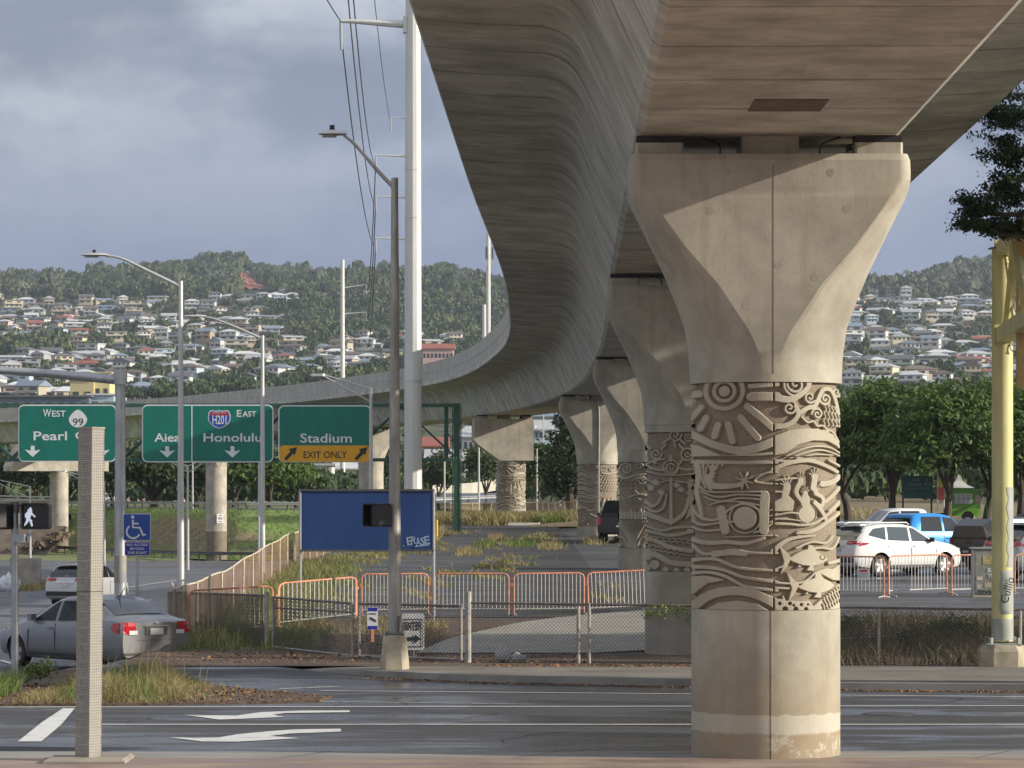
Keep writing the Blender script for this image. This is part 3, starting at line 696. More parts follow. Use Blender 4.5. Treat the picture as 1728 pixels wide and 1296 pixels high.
# right quadrant
D1 += [sp(597,86,46,1.4,15,PI,-1), rg(597,84,62,14), sp(564,208,40,1.5,15,-PI*.5,1), sp(672,152,32,1.4,13,PI*.2,1), sp(757,158,34,1.5,14,PI,-1), sp(712,238,32,1.5,13,PI,1), sp(826,120,30,1.2,12,0,1),
 st([(480,305),(540,300),(590,272),(610,236),(596,200)],30,24), st([(610,236),(660,208),(700,196),(722,150),(745,112),(785,110),(812,150),(838,230)],26,22), st([(480,152),(560,165),(620,140),(662,100),(672,60)],40,24)]
D1 += [wav(760+k*19,186+k*4,748+k*25,300,5,3,8) for k in range(5)]
D1 += [st([(628,255),(660,282),(690,276),(712,300),(745,298),(770,326)],12), st([(770,320),(800,330),(838,380)],13), st([(745,320),(790,345),(838,410)],9),
 pl([(480,352),(560,322),(640,312),(720,314),(800,340),(845,395),(845,412),(770,378),(690,376),(610,398),(540,444),(480,455)]), st([(540,458),(620,424),(700,405),(780,410),(845,436)],11), st([(570,464),(650,438),(740,424),(845,452)],11), st([(600,468),(700,448),(800,450)],9),
 st([(480,522),(560,492),(660,478),(740,498),(830,536)],26,20), st([(480,478),(560,484),(620,478)],14), st([(780,478),(845,505)],14), st([(480,582),(540,574),(600,570)],12)]
D1 += hand(550,612,1.25,-.1)+hand(622,582,.95,.1)+hand(696,566,1.15,.15)+hand(646,652,.95,.1)+hand(702,636,.95,.3)
D1 += [pl([(530,612),(572,618),(560,660),(590,690),(580,740),(480,742),(480,690),(520,670)]), st([(622,590),(604,620),(600,650),(630,690)],30,22), st([(696,580),(690,620)],34), pl([(628,655),(668,660),(672,700),(690,730),(640,740),(620,700)]), dc(654,756,46), rg(654,756,52,5),
 st([(702,650),(742,672),(738,712),(700,700)],22), st([(700,696),(738,742),(762,790)],26,18), st([(480,640),(530,640)],12), st([(480,764),(560,748),(610,752)],11), st([(480,804),(560,806),(640,812),(720,792),(845,700)],15), st([(480,780),(560,782),(620,790)],9),
 st([(610,856),(700,836),(780,790),(845,750)],26,20), st([(740,600),(800,590),(845,560)],34,26), st([(760,690),(800,660),(845,620)],22), st([(780,740),(845,690)],14),
 st([(480,946),(530,900),(590,878),(700,866)],30,12), st([(545,1000),(620,955),(720,930),(800,935),(845,880)],16,12), st([(600,930),(680,900),(760,905),(800,870)],13), st([(480,1042),(530,1022)],12), st([(480,1106),(560,1112),(640,1104),(700,1060)],12), st([(480,1134),(560,1138)],12)]
D1 += fish(660,985,1.0)+fish(700,1125,1.0)[0:5]
D1 += [pl([(700,1052),(760,1036),(800,1042),(845,1020),(845,1106),(800,1100),(752,1076)]), cut(bar(795,978,795,1012,14)), st([(780,1010),(845,1000)],20)]
D1 += [pl([(480,1180),(505,1192),(530,1170),(545,1200),(600,1205),(670,1200),(690,1230),(740,1190),(800,1150),(845,1120),(845,1260),(480,1260)])]
for x_, y_, r_ in ((512,1215,8),(540,1245,14),(565,1215,9),(596,1245,12),(625,1222,8),(650,1245,9),(585,1225,6),(520,1185,6),(660,1222,5)): D1.append(cut(dc(x_, y_, r_)))
for i in range(7):
    for j in range(4): D1.append(cut(bar(735+i*16+(j % 2)*7, 1180-i*7+j*22, 741+i*16+(j % 2)*7, 1192-i*7+j*22, 8)))
G1 = [cut(bar(482,60,482,1270,9)), cut(bar(60,459,860,459,4)), cut(bar(60,862,860,862,3))]

D2 = [sp(317,100,55,1.6,17,0,1), bar(270,130,220,165,22), bar(310,150,320,200,24), bar(360,140,400,170,20), sp(430,120,34,1.5,14,1,1), sp(160,258,48,1.6,16,0,1), bar(110,215,80,170,20), bar(210,215,240,180,20), st([(60,345),(110,330),(170,310),(230,300)],18), bar(160,300,150,340,20),
 rg(420,262,50,18), sp(420,262,30,1.2,13,0,1), bar(380,215,350,180,22), bar(460,215,500,190,22), bar(380,310,350,350,20), bar(460,305,500,330,20), sp(285,372,52,1.7,17,0,1), rg(285,372,62,14), st([(60,330),(130,380),(210,395),(235,385)],18), st([(340,370),(420,395),(520,380)],18), bar(285,315,285,280,26), st([(60,400),(180,430),(300,440),(520,425)],12),
 bar(285,470,285,850,26), st([(60,470),(180,500),(285,480),(400,500),(520,480)],12)]
for cx_, cy_ in ((118,545),(205,585),(370,560),(440,590),(160,500),(330,520)):
    D2 += [dc(cx_, cy_, 24)]+[bar(cx_, cy_, cx_+42*math.cos(k*PI/5), cy_+34*math.sin(k*PI/5), 9) for k in range(10)]
D2 += [st([(60,640),(120,700),(170,680),(205,620)],30,20), st([(60,760),(180,800),(285,830),(390,760),(440,620)],46,34), st([(60,700),(140,745),(220,720),(250,600)],26,16), pl([(420,500),(500,500),(500,700),(450,780),(400,820),(440,700)]),
 st([(60,860),(200,905),(330,880),(520,870)],22), st([(60,905),(180,930),(300,945),(520,900)],28), st([(60,980),(150,990),(300,1050),(520,1080)],34), st([(60,1080),(180,1120),(300,1180),(520,1190)],46)]
D2 += [wav(110+j*20,958+j*28,470,990+j*24,6,7,10) for j in range(2)]+[wav(100,1030+j*36,450,1090+j*30,6,7,10) for j in range(2)]
D2 += [dc(95,1130,34), dc(150,1195,40), dc(90,1225,30), dc(240,1235,26), dc(330,1240,24), dc(420,1238,26), rg(95,1130,44,6)]
def mir(L, dx):
    o = []
    for s_ in L:
        if s_[0] == 'c': o.append(('c', mir([s_[1]], dx)[0])); continue
        if s_[0] == 's': o.append(('s', [(dx-x, y) for x, y in s_[1]], s_[2], s_[3], s_[4]))
        elif s_[0] == 'p': o.append(('p', [(dx-x, y) for x, y in s_[1]]))
        elif s_[0] == 'd': o.append(('d', dx-s_[1], s_[2], s_[3]))
        else: o.append(('r', dx-s_[1], s_[2], s_[3], s_[4]))
    return o
D2R = D2+mir([s_ for s_ in D2 if min([q[0] for q in s_[1]] if s_[0] in 'sp' else [s_[1]]) > 40], 950)
D3 = []
for ox in (0, 400):
    D3 += [sp(180+ox,170,85,1.8,24,PI,1), sp(350+ox,130,55,1.7,18,0,-1), sp(390+ox,330,70,1.8,22,PI,1), st([(60+ox,120),(90+ox,250),(170+ox,300),(300+ox,260),(440+ox,240)],26), st([(250+ox,330),(320+ox,290),(440+ox,300)],22)]
    D3 += [wav(80+i*40+ox,400,140+i*34+ox,290,4,2,10) for i in range(6)]
    for (x0, y0, x1, y1) in ((120+ox,560,300+ox,470), (150+ox,640,330+ox,560)):
        D3.append(bar(x0, y0, x1, y1, 9))
        for k in range(7):
            t = k/6; x_, y_ = x0+(x1-x0)*t, y0+(y1-y0)*t; D3 += [bar(x_, y_, x_+8, y_-42, 12), bar(x_, y_, x_+36, y_+30, 12)]
    D3 += [st([(200+ox,560),(330+ox,520),(440+ox,530)],26)]
    for i in range(8):
        D3.append(pl([(90+i*46+ox,860),(100+i*46+ox,700+30*(i % 3)),(118+i*46+ox,760),(140+i*46+ox,690+40*((i+1) % 3)),(132+i*46+ox,860)]))
    D3 += [st([(260+ox+ (i-6)*8,1250),(260+ox+(i-6)*14,1080),(260+ox+(i-6)*34,880)],13,9) for i in range(13)]
    D3 += [dc(90+ox,1220,30), dc(420+ox,1225,30), st([(60+ox,1100),(150+ox,1130),(200+ox,1250)],22), st([(460+ox,1090),(370+ox,1130),(320+ox,1250)],22)]
D4 = [sp(110,130,50,1.5,18,0,1), sp(260,110,46,1.5,18,PI,1), sp(390,140,50,1.5,18,0,-1)]+[st([(60,220+i*42),(170,190+i*44+12*(i % 2)),(300,250+i*42),(500,205+i*43)],15+9*(i % 3)) for i in range(14)]+[dc(120,880,34), st([(60,940),(200,900),(300,960),(500,900)],40,20), sp(180,1120,60,1.5,18,0,1), bar(120,1190,90,1230,16), bar(240,1190,270,1230,16), st([(300,1020),(420,1080),(500,1060)],24)]
D4 += [sp(560,150,60,1.8,20,0,1), sp(730,150,64,1.8,20,PI,-1), st([(500,110),(520,230),(640,260),(845,220)],22)]+[bar(520+(i % 6)*56+((i//6) % 2)*20, 330+(i//6)*64, 556+(i % 6)*56+((i//6) % 2)*20, 290+(i//6)*64, 14) for i in range(30)]
D4 += [pl([(520+i*80,900),(560+i*80,700+20*(i % 2)),(590+i*80,760),(600+i*80,900)]) for i in range(4)]+[st([(520+i*44,1250),(540+i*40,1100),(505+i*48,960)],16) for i in range(8)]

def sdseg(X, Y, x0, y0, x1, y1, w0, w1):
    dx, dy = x1-x0, y1-y0; L = dx*dx+dy*dy+1e-9; t = np.clip(((X-x0)*dx+(Y-y0)*dy)/L, 0, 1)
    return np.hypot(X-x0-t*dx, Y-y0-t*dy)-(w0+(w1-w0)*t)/2
def sdshape(s_, X, Y):
    if s_[0] == 'd': return np.hypot(X-s_[1], Y-s_[2])-s_[3]
    if s_[0] == 'r': return np.abs(np.hypot(X-s_[1], Y-s_[2])-s_[3])-s_[4]/2
    if s_[0] == 's':
        P = s_[1]
        if s_[4] and len(P) > 2: P = [tuple(q) for q in catmull([(a, b) for a, b in P], 5)]
        m = len(P)-1; d = None
        for i in range(m):
            a = s_[2]+(s_[3]-s_[2])*i/m; b = s_[2]+(s_[3]-s_[2])*(i+1)/m
            e = sdseg(X, Y, *P[i], *P[i+1], a, b); d = e if d is None else np.minimum(d, e)
        return d
    P = s_[1]; d = np.full(X.shape, 1e9); ins = np.zeros(X.shape, bool)
    for i in range(len(P)):
        x0, y0 = P[i]; x1, y1 = P[(i+1) % len(P)]
        d = np.minimum(d, sdseg(X, Y, x0, y0, x1, y1, 0, 0))
        if y0 != y1:
            c = ((y0 > Y) != (y1 > Y)) & (X < (x1-x0)*(Y-y0)/(y1-y0)+x0); ins ^= c
    return np.where(ins, -d, d)
def bbox(s_):
    if s_[0] in 'dr': r = s_[3]+(s_[4] if s_[0] == 'r' else 0); return s_[1]-r, s_[1]+r, s_[2]-r, s_[2]+r
    w_ = (max(s_[2], s_[3])/2+10) if s_[0] == 's' else 0
    xs = [p[0] for p in s_[1]]; ys = [p[1] for p in s_[1]]; return min(xs)-w_-8, max(xs)+w_+8, min(ys)-w_-8, max(ys)+w_+8
def relief_mesh(shapes, nu, nv, m, R1=.945, H=2.85, depth=.052, edge=3.6):
    th = np.linspace(R(-90), R(90), nu); v = np.linspace(74, 1252, nv)
    TH, VV = np.meshgrid(th, v); X = 463.6+127*3.05*np.sin(TH)+0*VV; Y = VV
    h = np.zeros(X.shape); colx = X[0]
    for s_ in shapes:
        c = s_[0] == 'c'; q = s_[1] if c else s_
        x0, x1, y0, y1 = bbox(q); i0, i1 = np.searchsorted(colx, [x0-8, x1+8]); j0, j1 = np.searchsorted(v, [y0-8, y1+8])
        if i1 <= i0 or j1 <= j0: continue
        d = sdshape(q, X[j0:j1, i0:i1], Y[j0:j1, i0:i1]); e = np.clip(.5-d/edge, 0, 1); e = e*e*(3-2*e)
        if c: h[j0:j1, i0:i1] = np.minimum(h[j0:j1, i0:i1], 1-e)
        else: h[j0:j1, i0:i1] = np.maximum(h[j0:j1, i0:i1], e)
    rr = R1-depth*(1-h); rr[0] = rr[-1] = .87
    px_ = rr*np.sin(TH); py_ = -rr*np.cos(TH); pz = H*(1252-VV)/1178.0
    V = np.stack([px_, py_, pz], -1).reshape(-1, 3)
    idx = np.arange(nu*nv).reshape(nv, nu)
    Fq = np.stack([idx[:-1, :-1], idx[1:, :-1], idx[1:, 1:], idx[:-1, 1:]], -1).reshape(-1, 4)
    me = bpy.data.meshes.new('relief_panel'); me.vertices.add(len(V)); me.vertices.foreach_set('co', V.astype(np.float32).ravel())
    nf = len(Fq); me.loops.add(nf*4); me.loops.foreach_set('vertex_index', Fq.astype(np.int32).ravel()); me.polygons.add(nf); me.polygons.foreach_set('loop_start', np.arange(nf, dtype=np.int32)*4)
    me.update(calc_edges=True); me.shade_smooth()
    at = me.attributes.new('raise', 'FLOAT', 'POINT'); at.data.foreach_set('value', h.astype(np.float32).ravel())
    me.materials.append(m); return me
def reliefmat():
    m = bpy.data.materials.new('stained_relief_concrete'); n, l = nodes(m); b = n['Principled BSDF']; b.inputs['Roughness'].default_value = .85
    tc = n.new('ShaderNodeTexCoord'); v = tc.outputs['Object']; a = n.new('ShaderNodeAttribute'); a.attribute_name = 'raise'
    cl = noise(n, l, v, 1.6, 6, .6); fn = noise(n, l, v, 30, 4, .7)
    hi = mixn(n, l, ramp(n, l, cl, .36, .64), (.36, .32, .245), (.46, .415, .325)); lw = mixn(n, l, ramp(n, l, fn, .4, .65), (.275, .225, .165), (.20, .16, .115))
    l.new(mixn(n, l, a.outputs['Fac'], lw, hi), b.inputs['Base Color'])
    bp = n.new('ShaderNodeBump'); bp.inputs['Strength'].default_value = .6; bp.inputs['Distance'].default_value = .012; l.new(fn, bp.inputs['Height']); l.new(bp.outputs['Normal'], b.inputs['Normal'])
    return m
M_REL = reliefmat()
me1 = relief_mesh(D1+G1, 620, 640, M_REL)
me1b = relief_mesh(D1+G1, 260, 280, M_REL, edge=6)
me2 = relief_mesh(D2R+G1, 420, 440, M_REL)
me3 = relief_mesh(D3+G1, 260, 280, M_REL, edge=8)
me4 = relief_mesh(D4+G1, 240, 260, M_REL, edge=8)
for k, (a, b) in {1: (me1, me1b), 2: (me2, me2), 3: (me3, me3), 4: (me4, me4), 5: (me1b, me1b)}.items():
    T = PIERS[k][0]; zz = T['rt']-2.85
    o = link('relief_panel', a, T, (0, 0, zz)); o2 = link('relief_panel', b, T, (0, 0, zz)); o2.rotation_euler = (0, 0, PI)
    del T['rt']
# ---------------------------------------------------------------- poles, lamps, signs
M_GALV = mat('galvanised_steel', (.40, .41, .42), .45, .55, var=.14, scale=6, stretch=(1, 1, .3))
M_ALU = mat('pale_aluminium', (.55, .54, .52), .45, .35, var=.10, scale=5, stretch=(1, 1, .3))
M_TPOLE = mat('pale_painted_steel', (.60, .60, .56), .5, .1, var=.07, scale=2, stretch=(1, 1, .2))
M_DKGREEN = mat('dark_green_steel', (.035, .095, .065), .45, .1, var=.2, scale=3)
M_BLACK = mat('black_plastic', (.012, .012, .013), .45)
M_WHITE = mat('white_sheeting', (.72, .73, .74), .5, var=.06, scale=3)
M_SGREEN = mat('sign_green', (.0, .16, .115), .4, var=.10, scale=2, stretch=(1, 1, .3))
M_SYEL = mat('sign_yellow', (.72, .36, .012), .45, var=.08, scale=2)
M_SBLK = MATS.get('sign_black') or mat('sign_black', (.02, .02, .02), .5)
M_SBLUE = mat('sign_blue', (.015, .07, .33), .45, var=.08, scale=2)
M_BILL = mat('faded_blue_panel', (.012, .05, .18), .5, var=.16, scale=1.6, stretch=(1, 1, .25))
M_ORANGE = mat('orange_powder_coat', (.66, .27, .165), .5, var=.25, scale=4)
M_DARKM = mat('dark_grey_steel', (.12, .12, .12), .5, .4, var=.2, scale=4)
M_POSTC = mat('footing_concrete', (.40, .35, .26), .85, var=.25, scale=3, bump=.4)

def arrow(pts, m, parent, y=-.02, name='arrow'):
    mb = MB(); mb.prism([(a, y, b) for a, b in pts], (0, .006, 0)); return mb.build(name, m, parent)
def rrect(w, h, r, n=6):
    P = []
    for cx_, cz_, a0 in ((w/2-r, h/2-r, 0), (-w/2+r, h/2-r, 90), (-w/2+r, -h/2+r, 180), (w/2-r, -h/2+r, 270)):
        for k in range(n): a = R(a0+90*k/(n-1)); P.append((cx_+r*math.cos(a), cz_+r*math.sin(a)))
    return P
def plate(w, h, r, m, parent, y, t=.02, name='panel', dx=0, dz=0):
    mb = MB(); mb.prism([(a+dx, y, b+dz) for a, b in rrect(w, h, r)], (0, t, 0)); return mb.build(name, m, parent)

def street_light(label, x, y, z0, ztop, r0, r1, arms, m, base=None, head=(.72, .34, .16), cell=True):
    T = thing('street_lamp', label, 'street lamp', (x, y, z0), 0)
    mb = MB(); mb.tube([(0, 0, .0), (0, 0, (ztop-z0)*.5), (0, 0, ztop-z0)], [r0, (r0+r1)/2, r1], 16); mb.build('pole', m, T, smooth=True)
    if base == 'cone':
        mb = MB(); w_ = .27; mb.loft([[(sx*w_*k, sy*w_*k, z) for sx, sy in ((-1,-.55),(-.55,-1),(.55,-1),(1,-.55),(1,.55),(.55,1),(-.55,1),(-1,.55))] for k, z in ((1.0, 0), (.97, .15), (.78, .62), (.72, .64))]); mb.build('footing', M_POSTC, T)
        mb = MB(); mb.box(0, 0, .655, .36, .36, .03); mb.build('base_plate', M_DARKM, T)
        mb = MB(); mb.tube([(.08, -.12, .0), (.08, -.12, .6), (.09, -.125, 1.0)], .018, 6); mb.build('conduit', M_DARKM, T)
        for sx in (-.13, .13):
            for sy in (-.13, .13): q = MB(); q.cyl(sx, sy, .66, .72, .02, n=6); q.build('bolt', M_DARKM, T)
    for A in arms:
        P = catmull([(a, 0, b-z0) for a, b in A[0]], 6); mb = MB(); mb.tube(P, [A[1]*(1-.45*i/(len(P)-1)) for i in range(len(P))], 10); mb.build('arm', m, T, smooth=True)
        if len(A) > 2 and A[2]:
            e = A[0][-1]; dr = A[2]; hw, hd, hh = head
            mb = MB(); rings = []
            for t in np.linspace(0, 1, 9):
                k = max(.12, math.sin(PI*min(1, .12+t*.80))**.6); cx_ = e[0]+dr*hw*(t-.1); rings.append([(cx_, .5*hd*k*math.cos(a), e[1]-z0+(.5*hh*k*math.sin(a) if math.sin(a) > 0 else .18*hh*k*math.sin(a))+.02) for a in np.linspace(0, 2*PI, 14, endpoint=False)])
            mb.loft(rings); h_ = mb.build('lamp_head', M_ALU, T, smooth=True)
            mb = MB(); mb.box(e[0]+dr*hw*.52, 0, e[1]-z0-.022, hw*.5, hd*.6, .03); mb.build('lens', mat('lamp_lens', (.25, .25, .24), .3), h_)
            if cell: mb = MB(); mb.cyl(e[0]+dr*hw*.42, 0, e[1]-z0+hh*.45, e[1]-z0+hh*.45+.11, .05, n=10); mb.build('photocell', M_BLACK, h_)
    return T
def zz(py, Y): return CH+(HY-py)/F*Y
def xx(px, Y): return (px-864)/F*Y
# the big lamp by the gate
Y = 61.3; s_ = Y/F
street_light('tall weathered grey street lamp on a concrete footing in front of the gate', xx(666, Y), Y, 0, zz(300, Y), .13, .065,
   [([(0, zz(318, Y)), (-.3, zz(290, Y)), (-1.0, zz(226, Y)-.18), (-1.12, zz(222, Y)-.10), (-1.25, zz(222, Y))][0:2]+[(xx(600, Y)-xx(666, Y), zz(245, Y)), (xx(580, Y)-xx(666, Y), zz(228, Y))], .045, -1)], mat('weathered_steel', (.38, .36, .315), .5, .3, var=.3, scale=4, stretch=(1, 1, .25)), 'cone', (.52, .30, .17))
Y = 92
street_light('pale street lamp standing at the corner of the tan fence', xx(305, Y), Y, g(xx(305, Y), Y)-.05, zz(474, Y), .11, .06, [([(0, zz(484, Y)), (xx(260, Y)-xx(305, Y), zz(462, Y)), (xx(205, Y)-xx(305, Y), zz(436, Y)), (xx(178, Y)-xx(305, Y), zz(432, Y))], .055, -1)], M_ALU, None, (.75, .36, .15))
Y = 140
street_light('slim pale street lamp rising right of the Honolulu lettering', xx(443, Y), Y, g(xx(443, Y), Y)-.05, zz(566, Y), .13, .07, [([(0, zz(572, Y)), (xx(400, Y)-xx(443, Y), zz(553, Y)), (xx(362, Y)-xx(443, Y), zz(538, Y)), (xx(345, Y)-xx(443, Y), zz(535, Y))], .06, -1)], M_ALU, None, (.95, .36, .18))
def truss_arm(T, m, xa, za, xb_, zb_, dz, z0):
    mb = MB(); mb.tube([(0, 0, za-z0), (xb_, 0, zb_-z0)], .035, 6); mb.build('arm', m, T)
    mb = MB(); mb.tube([(0, 0, za-dz-z0), (xb_, 0, zb_-z0-.05)], .035, 6); mb.build('arm', m, T)
    mb = MB(); mb.tube([(xb_*.5, 0, (za+zb_)/2-z0), (xb_*.5, 0, (za+zb_)/2-z0-dz*.5-.03)], .03, 6); mb.build('brace', m, T)
def far_light(label, px, Y, pytop, pybase, arms, w=.09, m=M_ALU):
    z0 = gz(xx(px, Y), Y)-.05; zt = zz(pytop, Y); z0 = min(z0, zz(pybase, Y)) if pybase else z0
    T = thing('street_lamp', label, 'street lamp', (xx(px, Y), Y, z0)); mb = MB(); mb.cyl(0, 0, 0, zt-z0, w*1.15, w*.75, 10); mb.build('pole', m, T, smooth=True)
    for (pxe, pye) in arms:
        e = xx(pxe, Y)-xx(px, Y); truss_arm(T, m, 0, zt-.05, e, zz(pye, Y), min(1.0, abs(e)*.28), z0)
        mb = MB(); sg = 1 if e > 0 else -1; mb.box(e+sg*.25, 0, zz(pye, Y)-z0-.02, .7, .28, .12, bev=.1); mb.build('lamp_head', M_ALU, T)
    return T
far_light('pale twin-tube arm street lamp behind the yellow exit only sign', 626, 152, 654, None, [(545, 632)], .10)
far_light('double armed street lamp in front of the green bank under the Aiea sign', 317, 230, 785, None, [(278, 772), (358, 770)], .09)
far_light('thin pole beside the double armed lamp on the green bank', 325, 330, 772, None, [])
far_light('white street lamp in front of the bank at the left of the mast arm pole', 176, 240, 812, None, [(110, 795)], .09)
far_light('white truss arm street lamp above the left overpass', 51, 270, 820, None, [(-20, 806)], .09)
far_light('thin white lamp column behind the Honolulu street lamp', 437, 200, 770, None, [], .07)
far_light('white street lamp in the gap right of the hammerhead pier', 945, 260, 735, None, [(903, 720)], .10)
far_light('slim pole just right of the hammerhead pier', 906, 240, 757, None, [], .07)
far_light('slim white pole left of the hammerhead pier', 808, 255, 752, None, [], .09)
far_light('thin white pole between the blue panel and the green gantry post', 750, 250, 738, None, [], .08)
far_light('tall thin brown utility pole above the houses right of the hammerhead pier', 917, 420, 690, None, [], .10)
# signal mast arm at the left
Y = 90; X = xx(203, Y); z0 = g(X, Y); T = thing('signal_mast', 'thick grey signal mast with a long horizontal arm and a patched, stained foot', 'signal mast', (X, Y, z0))
mb = MB(); mb.tube([(0, 0, 0), (0, 0, zz(628, Y)-z0)], [.17, .135], 18); mb.build('pole', M_GALV, T, smooth=True)
mb = MB(); mb.tube([(0, 0, 1.55), (0, 0, 2.3)], [.172, .168], 18); mb.build('patch_band', mat('stained_patch', (.42, .36, .24), .7, col2=(.22, .24, .30), var=.1, scale=2.2), T, smooth=True)
mb = MB(); mb.tube([(-.1, 0, zz(641, Y)-z0), (-2.0, 0, zz(630, Y)-z0), (-7.5, 0, zz(607, Y)-z0)], [.13, .115, .08], 12); mb.build('mast_arm', M_GALV, T, smooth=True)
mb = MB(); mb.box(0, 0, zz(636, Y)-z0, .36, .36, .42, bev=.08); mb.build('clamp', M_GALV, T)
mb = MB(); mb.cyl(0, 0, zz(628, Y)-z0, zz(624, Y)-z0, .16, n=14); mb.build('cap', M_DARKM, T)
# transmission pole with davit arms, and the next ones behind it
def tpole(label, px, Y, ztop, r0, r1, arms, zbase=None):
    X = xx(px, Y); z0 = gz(X, Y)-.3 if zbase is None else zbase
    T = thing('transmission_pole', label, 'power pole', (X, Y, z0))
    mb = MB(); H = ztop-z0; mb.tube([(0, 0, 0), (0, 0, H)], [r0, r1], 12, True); mb.build('pole', M_TPOLE, T)
    for q in (7.5, 15.0, 17.2):
        if q < H: rq = r0+(r1-r0)*q/H; mb = MB(); mb.tube([(0, 0, q), (0, 0, q+.05)], [rq+.02]*2, 12); mb.build('splice_ring', M_TPOLE, T)
    for (pxe, pye, pyr, rr_) in arms:
        e = xx(pxe, Y)-X; mb = MB(); mb.tube([(0, 0, zz(pyr, Y)-z0), (e*.85, 0, zz(pye, Y)-z0), (e, 0, zz(pye, Y)-z0)], [rr_, rr_*.5, rr_*.4], 8); mb.build('davit_arm', M_TPOLE, T)
        mb = MB(); mb.tube([(e, 0, zz(pye, Y)-z0), (e+.03, 0, zz(pye, Y)-z0-1.3)], .07, 8); mb.build('insulator', mat('insulator_grey', (.35, .36, .38), .4), T)
    return T
T = tpole('tall pale faceted steel transmission pole left of the guideway', 697, 150, 31, .42, .33, [(575, 36, 42, .20)])
mb = MB(); mb.box(-.36, 0, zz(42, 150)-T.location.z, .18, .5, .75, bev=.03); mb.build('arm_bracket', M_TPOLE, T)
tpole('second transmission pole whose four arms show left of the nearest pole', 697, 300, 46, .45, .25, [(634, 262, 264, .13), (634, 332, 333, .13), (634, 402, 404, .13), (659, 199, 200, .08)])
tpole('thinner distant transmission pole with three curved arms before the hillside', 578, 480, 37.5, .42, .28, [(618, 481, 486, .10), (618, 527, 530, .10), (618, 570, 573, .10), (592, 437, 440, .05)])
# antenna mast seen beside the girder
Y = 620; X = xx(824, Y); z0 = gz(X, Y); T = thing('antenna_mast', 'slender antenna mast standing left of the girder before the far hill', 'antenna mast', (X, Y, z0))
mb = MB(); mb.tube([(0, 0, 0), (0, 0, zz(395, Y)-z0)], [.55, .42], 10); mb.build('pole', M_TPOLE, T)
for z1 in (422, 432, 445):
    for a in (0, 2.1, 4.2): mb = MB(); mb.box(.8*math.cos(a), .8*math.sin(a), zz(z1, Y)-z0, .3, .3, 1.1); mb.build('antenna', M_DARKM if z1 < 440 else M_ALU, T)
mb = MB(); mb.tube([(0, 0, zz(398, Y)-z0), (0, 0, zz(383, Y)-z0)], .12, 6); mb.build('whip', M_ALU, T)
far_light('short pale pole beside the antenna mast behind the guideway parapet', 817, 600, 514, None, [], .45, M_TPOLE)
# wires
M_WIRE = mat('wire', (.05, .05, .055), .5, .5)
def wire(label, P, r):
    mb = MB(); o_ = Vector(P[0]); Q = catmull([tuple(Vector(p)-o_) for p in P], 8); mb.tube(Q, r, 4, False); o = mb.build('power_line', M_WIRE, None, loc=o_); setp(o, label, 'power line', 'lines strung between the transmission poles')
def sagw(label, a, b, sag, r):
    a, b = Vector(a), Vector(b); P = []
    for k in range(13):
        t = k/12; q = a.lerp(b, t); q.z -= sag*4*t*(1-t); P.append(q)
    wire(label, P, r)
for i, (x0, y0, x1, y1, lb) in enumerate(((576, 60, 633, 402, 'lowest of the wires dropping from the top arm to the second pole'), (586, -20, 633, 332, 'middle wire of the three running down to the second transmission pole'), (594, -30, 634, 262, 'uppermost of the thick wires reaching the arms of the second pole'))):
    sagw(lb, W(x0, y0, 150), W(x1, y1+14, 300), 2.2, .032)
sagw('thin ground wire running to the short upper arm of the second pole', W(630, -20, 150), W(659, 205, 300), .8, .02)
sagw('wire from beyond the top of the picture to the tip of the top arm', W(520, -60, 128), W(575, 36, 150), .1, .03)
for i, yy in enumerate((262, 332, 402)):
    sagw(('top', 'middle', 'bottom')[i]+' wire from the second pole down to the distant curved arm pole', W(634, yy+12, 300), W(618, (481, 527, 570)[i]+6, 480), 4.0, .05)
# ---- overhead gantry and its signs
Y = 160; s_ = Y/F; px0 = 771; X0 = xx(px0, Y); z0 = g(X0, Y)
GT = thing('sign_gantry', 'dark green overhead sign gantry with a truss and one heavy post at its right end', 'sign gantry', (X0, Y, z0))
zt, zb = zz(684, Y)-z0, zz(776, Y)-z0; L = xx(-260, Y)-X0
mb = MB(); mb.box(0, 0, zt/2+.05, .30, .40, zt+.1); mb.build('post', M_DKGREEN, GT)
for sx in (-.2, .2): mb = MB(); mb.box(sx, -.0, zt/2, .05, .46, zt); mb.build('post_flange', M_DKGREEN, GT)
mb = MB(); mb.box(0, 0, .03, .75, .75, .06); mb.build('base_plate', M_DARKM, GT)
mb = MB(); mb.box(L, 0, zt/2-1, .40, .40, zt+2); mb.build('post', M_DKGREEN, GT)
for yo in (-.45, .45):
    for z_1 in (zt, zb): mb = MB(); mb.box(L/2, yo, z_1, abs(L), .16, .16); mb.build('chord', M_DKGREEN, GT)
    nb = 11; dxs = L/nb
    for k in range(nb):
        a = (dxs*k, yo, zt-.08) if k % 2 else (dxs*k, yo, zb+.08); b = (dxs*(k+1), yo, zb+.08) if k % 2 else (dxs*(k+1), yo, zt-.08)
        mb = MB(); mb.tube([a, b], .055, 6); mb.build('diagonal', M_DKGREEN, GT)
mb = MB(); mb.box(-.52, 0, (zt+zb)/2, .2, .2, zt-zb); mb.build('end_upright', M_DKGREEN, GT)
